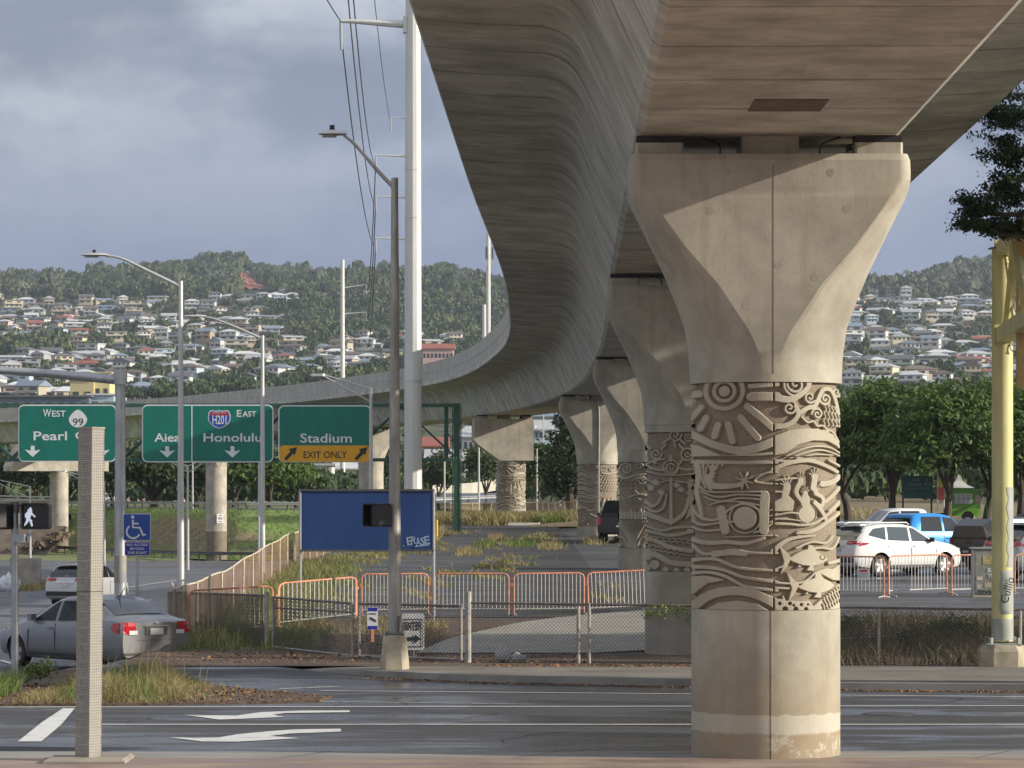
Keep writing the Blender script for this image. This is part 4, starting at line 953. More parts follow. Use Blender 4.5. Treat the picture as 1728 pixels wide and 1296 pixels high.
def green_sign(label, x0, x1, y0, y1, green=True):
    cx_, cy_ = (x0+x1)/2, (y0+y1)/2; T = thing('road_sign', label, 'road sign', (xx(cx_, 159.2), 159.2, zz(cy_, 159.2)))
    w_, h_ = (x1-x0)*s_, (y1-y0)*s_
    plate(w_, h_, .28, M_WHITE, T, 0, .03, 'border'); plate(w_-.12, h_-.12, .23, M_SGREEN, T, -.014, .012, 'panel')
    mb = MB()
    for k in (-.32, 0, .32): mb.box(k*w_, .14, 0, .08, .2, h_*.96)
    mb.each('bracket', M_GALV, T)
    lc = lambda px, py: ((px-cx_)*s_, -.02, (cy_-py)*s_)
    return T, lc
def label_(T, lc, s, x0, x1, y0, y1, m=M_WHITE, bold=.012, y=-.018): 
    a = lc((x0+x1)/2, (y0+y1)/2); tfit(s, (x1-x0)*s_, (y1-y0)*s_, m, T, (a[0], y, a[2]), ext=.006, bold=bold)
def darrow(T, lc, cx_, y0=752, y1=771.5):
    P = [(-3.2, 0), (3.2, 0), (3.2, 8.5), (13.5, 6.5), (0, 19), (-13.5, 6.5), (-3.2, 8.5)]
    arrow([((lc(cx_+a, y0+b)[0]), lc(0, y0+b)[2]) for a, b in P], M_WHITE, T)
T, lc = green_sign('green overhead sign reading WEST 99 Pearl City, leftmost on the gantry', 31, 196, 683, 779)
label_(T, lc, 'W', 73, 86.5, 690.5, 703.5); label_(T, lc, 'EST', 88, 111, 693, 703.5)
P = []
for k in range(40):
    a = 2*PI*k/40; x_ = 15.5*math.sin(a)*(1-.42*max(0, math.cos(a))**1.1); P.append((x_, 15.5*math.cos(a)*(1 if math.cos(a) > 0 else .93)))
a = lc(131.5, 707); mb = MB(); mb.prism([(a[0]+x_*s_, -.024, a[2]+z_1*s_) for x_, z_1 in P], (0, .008, 0)); mb.build('route_shield', M_WHITE, T)
label_(T, lc, '99', 123, 140.5, 706, 718.5, M_SBLK, 0, -.028); label_(T, lc, 'Pearl', 57, 113, 728, 743); label_(T, lc, 'City', 127, 171, 728, 746); darrow(T, lc, 55.5); darrow(T, lc, 172)
T, lc = green_sign('wide green overhead sign reading Aiea and H201 EAST Honolulu', 240, 461, 683, 780)
mb = MB(); a = lc(324, 731); mb.box(a[0], -.019, a[2], .05, .008, 2.7); mb.build('divider', M_WHITE, T)
label_(T, lc, 'Aiea', 261, 304, 731, 745.5); darrow(T, lc, 282.5, 753); label_(T, lc, 'Honolulu', 343.5, 441, 731, 745.5); darrow(T, lc, 392, 753); label_(T, lc, 'E', 399.5, 407, 692, 703.5); label_(T, lc, 'AST', 409, 432, 694, 703.5)
def shield(k, y, top=0):
    P = [(-17,13),(-12,15.5),(-6,13.8),(0,15.5),(6,13.8),(12,15.5),(17,13),(19,6),(19,-1),(15,-8),(8,-13),(0,-16),(-8,-13),(-15,-8),(-19,-1),(-19,6)]
    if top: P = [(-16,12.5),(-12,14),(-6,12.6),(0,14),(6,12.6),(12,14),(16,12.5),(18,7),(-18,7)]
    a = lc(370, 707.5); return [(a[0]+x_*s_*k, y, a[2]+z_1*s_*k) for x_, z_1 in P]
mb = MB(); mb.prism(shield(1, -.024), (0, .006, 0)); sh = mb.build('route_shield', M_WHITE, T)
mb = MB(); mb.prism(shield(.92, -.028), (0, .006, 0)); mb.build('shield_face', mat('shield_blue', (.02, .08, .40), .45), sh)
mb = MB(); mb.prism(shield(.92, -.032, 1), (0, .006, 0)); mb.build('shield_band', mat('shield_red', (.45, .03, .04), .45), sh)
label_(T, lc, 'H201', 358.5, 382, 701, 716, M_WHITE, .01, -.036); label_(T, lc, 'INTERSTATE', 359, 381, 694.8, 697.8, M_WHITE, 0, -.036)
T, lc = green_sign('green overhead sign reading Stadium with a yellow EXIT ONLY strip', 470, 626, 684, 780)
label_(T, lc, 'Stadium', 507, 593.5, 731.5, 747)
a = lc(548, 765.3); plate(156*s_-.12, 27.5*s_, .2, M_SYEL, T, -.022, .01, 'exit_strip', 0, a[2]); label_(T, lc, 'EXIT ONLY', 512.5, 585.5, 761.5, 773, M_SBLK, .01, -.028)
for cx_ in (491, 609):
    P = [(-11, 8.5), (-7.5, 12), (4.5, 0), (6.5, 3.5), (11, -11), (-4, -7), (-.5, -3.5)]
    arrow([(lc(cx_+a, 765+b)[0], lc(0, 765+b)[2]) for a, b in P], M_SBLK, T, -.030)
# ---- blue blank sign
Y = 80; s_ = Y/F; X = xx(619.5, Y); z0 = g(X, Y); T = thing('blank_sign_board', 'faded blue sign board with white graffiti on two posts behind the barriers', 'sign board', (X, Y, z0))
cz_ = zz(878, Y)-z0; mb = MB(); mb.box(0, 0, cz_, 224*s_, .08, 99*s_); mb.build('panel', M_BILL, T)
for sg in (-1, 1): mb = MB(); mb.tube([(sg*112.5*s_, -.02, 0), (sg*112.5*s_, -.02, zz(826, Y)-z0)], .035, 8); mb.build('post', M_GALV, T)
for zc_ in (zz(827, Y), zz(929, Y)): mb = MB(); mb.box(0, -.01, zc_-z0, 226*s_, .13, .05); mb.build('frame_rail', M_DARKM, T)
mb = MB(); mb.cyl(112.5*s_, 0, -.05, .07, .22, .18, 10); mb.build('footing', M_POSTC, T)
M_TAG = mat('graffiti_paint', (.26, .36, .52), .6)
P0 = lambda x, y: ((x-619.5)*s_, -.046, zz(y, Y)-z0)
for i, ch in enumerate('ERASE'):
    o = tfit(ch, 9.4*s_, (14, 12, 15, 13, 14)[i]*s_, M_TAG, T, (P0(691+i*7.4, 913+1.5*math.sin(i*2))[0], -.046-.0015*i, P0(0, 913-1.5*math.sin(i*2))[2]), 'graffiti', bold=.02, rot=(PI/2, R((-9, 7, -6, 10, -8)[i]), 0))
mb = MB(); mb.box(*P0(681, 921), .03, .01, .03); mb.build('graffiti_dot', M_TAG, T)
mb = MB(); mb.tube([P0(700, 922.5), P0(724, 920)], .018, 5); mb.build('graffiti_line', M_TAG, T)
# ---- accessible sign
Y = 73; s_ = Y/F; X = xx(231, Y); z0 = g(X, Y); T = thing('accessibility_sign', 'blue wheelchair sign over a small blue no access plate on a thin post', 'sign', (X, Y, z0))
mb = MB(); mb.box(0, .04, (zz(870, Y)-z0)/2, .06, .05, zz(870, Y)-z0); mb.build('post', M_GALV, T)
q = lambda x, y, d=-.012: ((x-231)*s_, d, zz(y, Y)-z0)
a = q(231, 889.5); plate(46.5*s_, 45.5*s_, .03, M_WHITE, T, 0, .008, 'border', a[0], a[2]); plate(44.5*s_, 43.5*s_, .03, M_SBLUE, T, -.006, .006, 'panel', a[0], a[2])
mb = MB(); c = q(224, 872.5); mb.prism([(c[0]+.037*math.cos(t), -.014, c[2]+.037*math.sin(t)) for t in np.linspace(0, 2*PI, 14, endpoint=False)], (0, .006, 0)); mb.build('symbol_head', M_WHITE, T)
def ribbon(P, w, m, T, name, y=-.014):
    pts = [Vector((p[0], 0, p[2])) for p in P]; A = []; B = []
    for i, p in enumerate(pts):
        d = (pts[min(i+1, len(pts)-1)]-pts[max(0, i-1)]).normalized(); s2 = Vector((-d.z, 0, d.x))*w/2
        A.append((p+s2)); B.append((p-s2))
    mb = MB(); mb.loft([[(a.x, y, a.z), (b.x, y, b.z), (b.x, y+.006, b.z), (a.x, y+.006, a.z)] for a, b in zip(A, B)]); return mb.build(name, m, T)
ribbon([q(224, 877), q(224.5, 890), q(236, 890.5), q(242, 904), q(246, 901.5)], .045, M_WHITE, T, 'symbol_body')
ribbon([q(225, 883.5), q(234, 883.5)], .035, M_WHITE, T, 'symbol_arm')
ribbon([q(225+11.2*math.cos(t), 897-11.2*math.sin(t)*-1) for t in np.linspace(-2.2, -5.9, 22)], .04, M_WHITE, T, 'symbol_wheel', -.0135)
a = q(231.5, 926); plate(42.5*s_, 23*s_, .02, M_WHITE, T, 0, .008, 'lower_border', a[0], a[2]); plate(41*s_, 21.5*s_, .02, mat('plate_blue', (.02, .03, .34), .45), T, -.006, .006, 'lower_panel', a[0], a[2])
for i, t in enumerate(('NO ACCESS', 'BEYOND', 'THIS POINT')):
    wd = (35, 24, 33)[i]; p = q(231.5, 919.3+i*6.7); tfit(t, wd*s_, 4.2*s_, M_WHITE, T, (p[0], -.010, p[2]), bold=.015)
# ---- pedestrian signals
def pedsignal(label, x, y, z, rz=0, walk=True, w_=.50, h_=.46):
    T = thing('pedestrian_signal', label, 'pedestrian signal', (x, y, z), rz)
    mb = MB(); mb.prism([(a, -.10, b) for a, b in rrect(w_, h_, .05)], (0, .22, 0)); mb.build('housing', M_BLACK, T)
    mb = MB(); mb.prism([(a, -.115, b) for a, b in rrect(w_*.88, h_*.86, .04)], (0, .012, 0)); mb.build('screen', mat('signal_screen', (.004, .004, .005), .25), T)
    mb = MB(); P = rrect(w_*1.0, h_*1.0, .05); Q = rrect(w_*.92, h_*.9, .045)
    mb.loft([[(a, y_, b) for a, b in R_] for R_, y_ in ((P, -.10), (P, -.24), (Q, -.24), (Q, -.11))], caps=False); mb.build('visor', M_BLACK, T)
    if walk:
        m = mat('lit_symbol', (.8, .85, .95), .5, emit=(.75, .85, 1.0), estr=1.1); dots = MB(); segs = [((.012,.13),(.012,.13),.022),((0,.09),(-.03,-.02),.042),((-.02,.07),(-.075,.02),.016),((-.075,.02),(-.07,-.02),.013),((.02,.07),(.05,.02),.016),((.05,.02),(.085,-.005),.012),((-.025,-.03),(-.05,-.10),.022),((-.05,-.10),(-.085,-.155),.016),((-.02,-.03),(.02,-.09),.022),((.02,-.09),(.035,-.16),.016)]
        n_ = 0
        for i in range(-9, 10):
            for j in range(-15, 15):
                a, b = i*.0115, j*.0115
                if (i+j) % 2: continue
                for (p0, p1, r_) in segs:
                    dx, dy = p1[0]-p0[0], p1[1]-p0[1]; L_ = dx*dx+dy*dy+1e-9; t = max(0, min(1, ((a-p0[0])*dx+(b-p0[1])*dy)/L_))
                    if math.hypot(a-p0[0]-t*dx, b-p0[1]-t*dy) < r_: dots.add([(a-.10+e*.0075, -.118, b+f_*.0075) for e, f_ in ((-1,0),(0,-1),(1,0),(0,1))], [(0,1,2,3)]); break
        dots.build('walking_symbol', m, T)
    return T
Y = 57.0; X = xx(25, Y); T = thing('signal_pole', 'thin galvanised pole on the grass island carrying two pedestrian signals', 'signal pole', (X, Y, g(X, Y)))
zt = zz(850, Y)-g(X, Y); mb = MB(); mb.cyl(0, 0, 0, zt, .068, .06, 14); mb.build('pole', M_GALV, T, smooth=True)
mb = MB(); mb.cyl(0, 0, zt-.16, zt+.04, .085, .075, 12); mb.build('cap', M_DARKM, T)
mb = MB(); mb.tube([(-.35, 0, zt-.02), (.30, 0, zt-.02)], .025, 8); mb.build('bracket', M_DARKM, T)
mb = MB(); mb.box(.12, -.12, zt-.60, .27, .22, .14, -.3, .02); dv = mb.build('detector', M_GALV, T)
mb = MB(); mb.box(.20, -.225, zt-.61, .09, .02, .09, -.3); mb.build('detector_lens', M_BLACK, dv)
pedsignal('black pedestrian signal lit with a white walking figure', xx(62, Y), Y-.02, zz(871, Y))
pedsignal('unlit black pedestrian signal cut by the left edge of the view', xx(-2, Y), Y-.02, zz(871, Y), R(-40), False)
Y = 61.3; T = pedsignal('black pedestrian signal clamped to the tall lamp before the blue board', xx(640, Y), Y-.16, zz(869, Y), R(-38), False, .40, .44)
# ---- patterned pillar near the kerb
Y = 40.35; X = xx(149, Y); T = thing('patterned_pillar', 'tall square concrete pillar with a geometric fret pattern standing by the kerb', 'pillar', (X, Y, 0))
T.rotation_euler = (0, R(.75), R(-35)); H = zz(722, Y); a = .114
M_PIL = mat('pillar_concrete', (.33, .30, .25), .75, var=.12, scale=3, bump=.2)
mb = MB(); mb.box(0, 0, H/2+.05, a*2-.02, a*2-.02, H-.1, bev=.01); mb.build('core', M_PIL, T)
def fret(u, v):
    v = v % 1.0
    if v < .05: return 1
    if u < .55:
        if v < .5: return 1 if (v*9) % 1 < .5 else 0
        du, dv = u/.5, (v-.5)/.5; k = max(1-du, abs(dv-.5)*1.6); return 1 if (k*4.2) % 1 < .5 else 0
    if u < .58: return 0
    return 1 if (max((u-.58)/.42, .0)*3.2+(0 if v > .3 else .5)) % 1 < .55 else 0
def tri(u, v):
    iu, iv = int(u*6), int(v*6.0) ; fu, fv = (u*6) % 1, (v*6.0) % 1
    return 1 if (abs(fu-.5) < .32*(1-fv) and .1 < fv < .75) else 0
def fretface(fn, T, name, rot, m):
    nu_, nv_ = 44, 44*20; P = []; at = []
    for j in range(nv_+1):
        for i in range(nu_+1):
            u, v = i/nu_, j/44.0; e = (i in (0, nu_)) or (j in (0, nv_)); h_ = fn(u, v); P.append(((u-.5)*2*a, -a-(0 if (e or h_) else -.007), v*H/20)); at.append(h_)
    Fq = [(j*(nu_+1)+i, j*(nu_+1)+i+1, (j+1)*(nu_+1)+i+1, (j+1)*(nu_+1)+i) for j in range(nv_) for i in range(nu_)]
    o = fast(name, P, Fq, m, T); A = o.data.attributes.new('raise', 'FLOAT', 'POINT'); A.data.foreach_set('value', np.array(at, dtype=np.float32)); o.rotation_euler = (0, 0, rot); return o
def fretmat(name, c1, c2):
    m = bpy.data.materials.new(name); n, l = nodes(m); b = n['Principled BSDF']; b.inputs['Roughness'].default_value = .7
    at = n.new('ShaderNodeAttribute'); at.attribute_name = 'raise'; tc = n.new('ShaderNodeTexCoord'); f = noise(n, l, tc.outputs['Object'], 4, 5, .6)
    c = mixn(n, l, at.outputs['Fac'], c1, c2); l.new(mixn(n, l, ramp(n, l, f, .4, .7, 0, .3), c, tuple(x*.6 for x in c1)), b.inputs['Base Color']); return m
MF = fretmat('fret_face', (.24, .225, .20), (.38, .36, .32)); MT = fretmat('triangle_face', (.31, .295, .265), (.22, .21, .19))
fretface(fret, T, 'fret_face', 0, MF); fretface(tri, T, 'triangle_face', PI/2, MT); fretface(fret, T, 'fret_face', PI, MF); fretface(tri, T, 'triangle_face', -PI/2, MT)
mb = MB(); mb.box(0, 0, H, a*2+.01, a*2+.01, .02); mb.build('top_plate', M_PIL, T)
mb = MB(); mb.box(0, 0, H*.51, a*2+.004, a*2+.004, .012); mb.build('joint_band', M_DARKM, T)
# its plinth
X = xx(146, 40.1); T2 = thing('pillar_plinth', 'low square concrete plinth under the patterned pillar', 'plinth', (X, 40.35, 0)); mb = MB(); mb.loft([[(sx*k, sy*k, z) for sx, sy in ((-1,-1),(1,-1),(1,1),(-1,1))] for k, z in ((.50, 0), (.50, .03), (.46, .055))]); mb.build('slab', M_CONC, T2)
# ---- yellow gantry on the right
Y = 62.6; X = xx(1691.5, Y); z0 = -.1; T = thing('height_gauge_frame', 'pale yellow steel column with a boxed overhead frame at the right edge', 'gantry', (X, Y, z0))
M_YEL = mat('pale_yellow_paint', (.62, .57, .27), .5, var=.14, scale=2.5, stretch=(1, 1, .3)); M_YGREY = mat('grey_touch_up_paint', (.42, .44, .42), .55, col2=(.30, .33, .27), var=.1, scale=3)
M_OCH = mat('ochre_steel', (.46, .31, .10), .5, var=.15, scale=2.5)
zt = zz(420, Y)-z0; mb = MB(); mb.cyl(0, 0, zz(1082, Y)-z0, zt, .208, .20, 28); mb.build('column', M_YEL, T, smooth=True)
# grey repaint with an irregular edge, wrapped on the column
rows = []; zb_ = zz(1080, Y)-z0
cols = 20; A = []
for j in range(30):
    z = zb_+(zz(822, Y)-z0-zb_)*j/29; e0 = (-70 if j > 13 else -112 if j > 4 else -170)+6*math.sin(j*1.7)
    A.append([(.2115*math.cos(R(e0+(75-e0)*i/cols)), .2115*math.sin(R(e0+(75-e0)*i/cols)), z) for i in range(cols+1)])
mb = MB(); mb.grid(A); mb.build('repainted_patch', M_YGREY, T, smooth=True)
mb = MB(); mb.loft([[(sx*k, sy*k, z) for sx, sy in ((-1,-.5),(-.5,-1),(.5,-1),(1,-.5),(1,.5),(.5,1),(-.5,1),(-1,.5))] for k, z in ((.46, -.1), (.46, .38), (.40, .48), (.36, .50))]); mb.build('footing', M_POSTC, T)
mb = MB(); mb.box(0, 0, .515, .66, .66, .03); mb.build('base_plate', M_YGREY, T)
for sx in (-.26, .26):
    for sy in (-.26, .26): mb = MB(); mb.cyl(sx, sy, .53, .64, .045, n=8); mb.build('bolt_cap', M_YGREY, T)
mb = MB(); mb.box(-.02, 0, zt+.01, .46, .42, .02); mb.build('cap_plate', M_DARKM, T); mb = MB(); mb.cyl(.2, 0, zt+.05, zt+.24, .07, n=10); mb.build('vent_cap', M_DARKM, T)
dB = Vector((-.075, -1, 0))
for ya, w_ in ((422, .25), (566, .28)):
    z1 = zz(ya, Y)-z0; mb = MB(); mb.prism([(-.14, -.12, z1-w_/2), (.14, -.12, z1-w_/2), (.14, -.12, z1+w_/2), (-.14, -.12, z1+w_/2)], dB*11); mb.build('beam', M_YEL, T)
    mb = MB(); mb.box(0, -.16, z1, .36, .06, w_+.12); mb.build('end_plate', M_YEL, T)
zA, zB = zz(556, Y)-z0, zz(432, Y)-z0
for a_, b_, r_ in (((.04, .3, zB), (.04, 2.4, zA), .035), ((-.02, 1.5, zA), (-.02, 3.4, zB), .085), ((0, 3.4, zB), (0, 5.6, zA), .085)):
    mb = MB(); mb.tube([(a_[0]+dB.x*a_[1], -a_[1], a_[2]), (b_[0]+dB.x*b_[1], -b_[1], b_[2])], r_, 4); mb.build('diagonal', M_YEL, T)
Yh = 58.8; mb = MB(); mb.box(xx(1725, Yh)-X, Yh-Y, (zz(370, Yh)+zz(655, Yh))/2-z0, .19, .22, zz(370, Yh)-zz(655, Yh)); mb.build('hanger_post', M_OCH, T)
mb = MB(); mb.box(xx(1745, Yh)-X, Yh-Y, zz(603, Yh)-z0, .3, .1, .12); mb.build('hanger_stub', M_OCH, T)
mb = MB(); mb.tube(catmull([(.12, -.17, zz(575, Y)-z0), (.13, -.2, zz(590, Y)-z0), (.22, -.2, zz(594, Y)-z0), (.32, -.25, zz(588, Y)-z0)], 5), .012, 6); mb.build('cable_loop', M_DARKM, T)
tfit('Cullio', .5, .16, M_SBLK, T, (.06, -.222, 1.55), 'graffiti', rot=(PI/2, R(-75), 0))
# ---- cabinet with stickers and tag
Y = 86.5; s_ = Y/F; X = xx(1662, Y); z0 = g(X, Y)+.03; T = thing('utility_cabinet', 'grey utility cabinet with stickers and a GOOGI tag beside the yellow column', 'cabinet', (X, Y, z0), 0)
mb = MB(); mb.box(0, 0, .66, .62, .55, 1.25, bev=.02); mb.build('housing', mat('cabinet_paint', (.26, .27, .23), .6, var=.25, scale=5), T)
mb = MB(); mb.box(-.03, 0, 1.30, .70, .62, .04); mb.build('lid', M_GALV, T); mb = MB(); mb.box(0, 0, .03, .7, .6, .06); mb.build('plinth', M_POSTC, T)
mb = MB(); mb.box(-.325, -.02, .66, .03, .5, 1.2); mb.build('side_panel', M_GALV, T)
mb = MB(); mb.box(.02, -.28, .98, .24, .006, .22); mb.build('faded_label', mat('old_label', (.42, .38, .16), .6, var=.3, scale=12), T)
for i, (dx, dz, sw, sh_) in enumerate(((-.18, .50, .16, .10), (-.20, .28, .12, .12), (.06, .33, .22, .14))): mb = MB(); mb.box(dx, -.28, dz, sw, .006, sh_); mb.build('sticker', mat('sticker_%d' % i, ((.6,.5,.42),(.5,.46,.4),(.48,.42,.3))[i], .5, var=.15, scale=9), T)
tfit('BUZ', .22, .11, M_WHITE, T, (.14, -.284, .72), bold=.03); tfit('YRS', .22, .11, M_WHITE, T, (.14, -.284, .57), bold=.03); tfit('GOOGI', .52, .15, M_SBLK, T, (.02, -.284, .12), 'graffiti', bold=.02)
# ---------------------------------------------------------------- fences, gates, barriers, litter
def dens(P, step):
    out = [Vector(P[0])]
    for a, b in zip(P[:-1], P[1:]):
        a, b = Vector(a), Vector(b); n_ = max(1, int((b-a).length/step))
        for k in range(1, n_+1): out.append(a.lerp(b, k/n_))
    return out
M_LINK = mat('chain_link_wire', (.20, .19, .18), .5, .4, rand=False); M_RAIL = mat('rusty_rail', (.17, .145, .13), .6, .3, var=.35, scale=5, rand=False); M_FPOST = mat('worn_fence_post', (.36, .33, .31), .6, .2, var=.3, scale=7, rand=False)
def chain_link(label, A, B, h, posts, zA=None, zB=None, pitch=.075, cat='chain link fence', name='chain_link_fence', group=None, frame=False, wire_r=.0048, m=None, lift=0.03, rail2=None):
    A = Vector((A[0], A[1], g(A[0], A[1]) if zA is None else zA)); B = Vector((B[0], B[1], g(B[0], B[1]) if zB is None else zB))
    T = thing(name, label, cat, A, 0, group); D = B-A; L = D.length; d = D/L; up = Vector((0, 0, 1)); nn = Vector((-d.y, d.x, 0)).normalized()*wire_r*1.6
    q = lambda s_, z: d*s_+up*z
    mb = MB(); mb.tube([q(0, h), q(L, h)], .024, 8); mb.build('top_rail', M_RAIL, T)
    if frame or rail2: mb = MB(); mb.tube([q(0, rail2 or .05), q(L, rail2 or .05)], .02, 8); mb.build('lower_rail', M_FPOST if frame else M_RAIL, T)
    for (s_, hh, r_) in posts: mb = MB(); mb.tube([q(s_, -.15 if not frame else .04), q(s_, hh)], r_, 10); mb.build('post', M_FPOST, T)
    # woven wires: two families of slanting thin prisms joined at the rails
    V = []; Fc = []; H = h-lift
    for fam in (0, 1):
        s_ = -H
        while s_ < L:
            s0, s1 = s_, s_+H; z0, z1 = (lift, h) if fam == 0 else (h, lift)
            if s0 < 0: z0 += (z1-z0)*(-s0/H); s0 = 0
            if s1 > L: z1 = z0+(z1-z0)*((L-s0)/(s1-s0)); s1 = L
            if s1-s0 > .01:
                a, b = q(s0, z0)+nn*(1 if fam else -1), q(s1, z1)+nn*(1 if fam else -1)
                e = (b-a).normalized(); o1 = e.cross(nn.normalized())*wire_r; o2 = nn.normalized()*wire_r; k = len(V)
                for p in (a, b): V += [tuple(p+o1), tuple(p-o1*.5+o2), tuple(p-o1*.5-o2)]
                Fc += [(k, k+1, k+4, k+3), (k+1, k+2, k+5, k+4), (k+2, k, k+3, k+5)]
            s_ += pitch
    o = fast('wire_mesh', V, Fc, m or M_LINK, T); return T
c0 = G(284, 1073, -.10); c1 = G(450, 1098, -.05); c1b = G(460, 1099, -.05); c2 = G(596, 1111, -.02); c3 = G(604, 1111, -.02); c4 = G(780, 1117, -.02); c5 = G(790, 1117, 0)
chain_link('low chain-link fence from the road corner to the double gate, rusty top rail', c0, c1, 1.13, [(0, 1.16, .035), (1.0, 1.13, .025), ((c1-c0).length*.55, 1.13, .024), ((c1-c0).length, 1.2, .045)], rail2=None)
T = chain_link('left leaf of the chain-link gate with a caster, hung at the grey post', c1b, c2, 1.10, [(0.03, 1.10, .028), ((c2-c1b).length-.03, 1.12, .03)], frame=True, cat='gate', name='gate_leaf', group='two leaves of the chain-link gate')
mb = MB(); D = (c2-c1b); mb.cyl(D.x*.85, D.y*.85-.03, -.02, .06, .05, n=10); mb.build('caster', M_DARKM, T); mb = MB(); mb.tube([(0, 0, .88), (D.x, D.y, D.z+.88)], .018, 6); mb.build('mid_rail', M_RAIL, T)
T = chain_link('right leaf of the chain-link gate behind the tall lamp footing', c3, c4, 1.10, [(0.03, 1.10, .028), ((c4-c3).length-.03, 1.12, .03)], frame=True, cat='gate', name='gate_leaf', group='two leaves of the chain-link gate')
D = (c4-c3); mb = MB(); mb.cyl(D.x*.1, D.y*.1-.03, -.02, .06, .05, n=10); mb.build('caster', M_DARKM, T)
c6 = (4.4, 63.2, 0); L5 = Vector((c6[0]-c5.x, c6[1]-c5.y, 0)).length
chain_link('chain-link fence from the thick gate post to the front pier with a hanging vine', c5, c6, 1.16, [(0, 1.38, .062), (L5*.41, 1.12, .04), (L5*.45, 1.18, .03), (L5, 1.16, .03)], 0, -.05)
c7 = (13, 62.3, -.14); L6 = Vector((c7[0]-c6[0], c7[1]-c6[1], 0)).length
chain_link('chain-link fence along the far pavement right of the front pier', c6, c7, 1.17, [(2.7, 1.16, .03), (5.4, 1.16, .03), (L6, 1.16, .03)], -.05, -.14)
# tan screened fence
def screenmat():
    m = bpy.data.materials.new('tan_screen_mesh'); n, l = nodes(m); b = n['Principled BSDF']; b.inputs['Roughness'].default_value = .8
    tc = n.new('ShaderNodeTexCoord'); f = noise(n, l, tc.outputs['Object'], 1.3, 5, .6); l.new(mixn(n, l, ramp(n, l, f, .35, .65), (.20, .115, .06), (.32, .205, .12)), b.inputs['Base Color']); b.inputs['Alpha'].default_value = .5; return m
M_SCR = screenmat(); M_TPOST = mat('tan_weathered_post', (.56, .49, .38), .7, var=.25, scale=5, rand=False)
def tan_fence(label, P, h, step, seed, lean=.08):
    r_ = random.Random(seed); o_ = Vector((P[0][0], P[0][1], g(*P[0]))); T = thing('screened_fence', label, 'fence', o_, 0, 'tan screened fence sections')
    Q = dens([(x, y, 0) for x, y in P], .5); Q = [Vector((q.x, q.y, g(q.x+.25, q.y)))-o_ for q in Q]; hh = [h+.02*math.sin(i*.35+seed)+r_.uniform(-.006, .006) for i in range(len(Q))]
    mb = MB(); mb.grid([[q+Vector((0, 0, .02)) for q in Q], [q+Vector((0, 0, b*.5)) for q, b in zip(Q, hh)], [q+Vector((0, 0, b)) for q, b in zip(Q, hh)]]); mb.build('screen', M_SCR, T)
    mb = MB(); mb.tube([q+Vector((0, 0, b)) for q, b in zip(Q, hh)], .022, 6); mb.build('top_rail', M_TPOST, T)
    acc = 0
    for i in range(1, len(Q)):
        acc += (Q[i]-Q[i-1]).length
        if acc >= step: acc = 0; ln = r_.uniform(-lean, lean)*(3 if r_.random() < .15 else 1); d = (Q[i]-Q[i-1]).normalized(); mb = MB(); mb.tube([Q[i]+Vector((.04, -.04, 0)), Q[i]+d*ln*3+Vector((.04, -.04, hh[i]+.02))], .024, 6); mb.build('post', M_TPOST, T)
    return T
tan_fence('brown screened fence with pale posts running up beside the left road', [(c0.x+.05, c0.y+.3), (-7.45, 72), (-7.5, 80), (-7.55, 95), (-7.5, 112)], 1.15, 3.3, 3)
tan_fence('far end of the brown screened fence passing behind the blue board', [(-7.5, 112), (-6.5, 155), (-5.2, 198)], 1.15, 3.0, 5)
tan_fence('tan screened fence behind the hammerhead pier and the tall weeds', [(-4.9, 203), (-2, 205), (1.5, 205), (3.9, 199)], 1.3, .95, 9, .10)
# orange crowd barriers
def barrier_proto():
    T = thing('crowd_barrier', 'x', 'barrier', (0, 0, 0)); w_, h0, h1 = 1.90, .16, 1.08
    P = [(-w_/2, 0, 0), (-w_/2, 0, .5), (-w_/2, 0, h1-.12), (-w_/2+.03, 0, h1-.04), (-w_/2+.12, 0, h1), (0, 0, h1), (w_/2-.12, 0, h1), (w_/2-.03, 0, h1-.04), (w_/2, 0, h1-.12), (w_/2, 0, .5), (w_/2, 0, 0)]
    mb = MB(); mb.tube(P, .021, 8); mb.build('frame', M_ORANGE, T, smooth=True)
    mb = MB(); mb.tube([(-w_/2, 0, h0), (w_/2, 0, h0)], .018, 6); mb.build('bottom_rail', M_ALU, T)
    nb = 17; m0 = None
    for i in range(nb):
        x = -w_/2+w_*(i+1)/(nb+1)
        if m0 is None: mb = MB(); mb.tube([(0, 0, h0), (0, 0, h1-.01)], .0085, 6); m0 = mb.mesh('bar'); m0.materials.append(M_ALU)
        link('bar', m0, T, (x, 0, 0))
    for sx in (-1, 1):
        mb = MB(); mb.tube([(sx*w_/2, -.25, .02), (sx*w_/2, 0, .06), (sx*w_/2, .25, .02)], .018, 6); mb.build('foot', M_ALU, T)
        mb = MB(); mb.tube([(sx*w_/2, 0, .82), (sx*(w_/2+.05), 0, .82), (sx*(w_/2+.05), 0, .76)], .012, 6); mb.build('hook', M_ORANGE, T)
    return T
BP = barrier_proto(); first = True
def barrier(label, pa, pb, Ya, Yb, zoff=0):
    global first
    a = Vector((xx(pa, Ya), Ya, 0)); b = Vector((xx(pb, Yb), Yb, 0)); a.z = g(a.x, a.y); b.z = g(b.x, b.y); o = BP if first else copy_tree(BP); first = False
    c = (a+b)/2; o.location = (c.x, c.y, c.z+.035+zoff); d = b-a; L = math.hypot(d.x, d.y); o.rotation_euler = (0, -math.atan2(d.z, L), math.atan2(d.y, d.x)); k = L/1.98; o.scale = (k, 1, 1)
    o['label'] = label; o['group'] = 'orange crowd-control barriers in a line'; return o
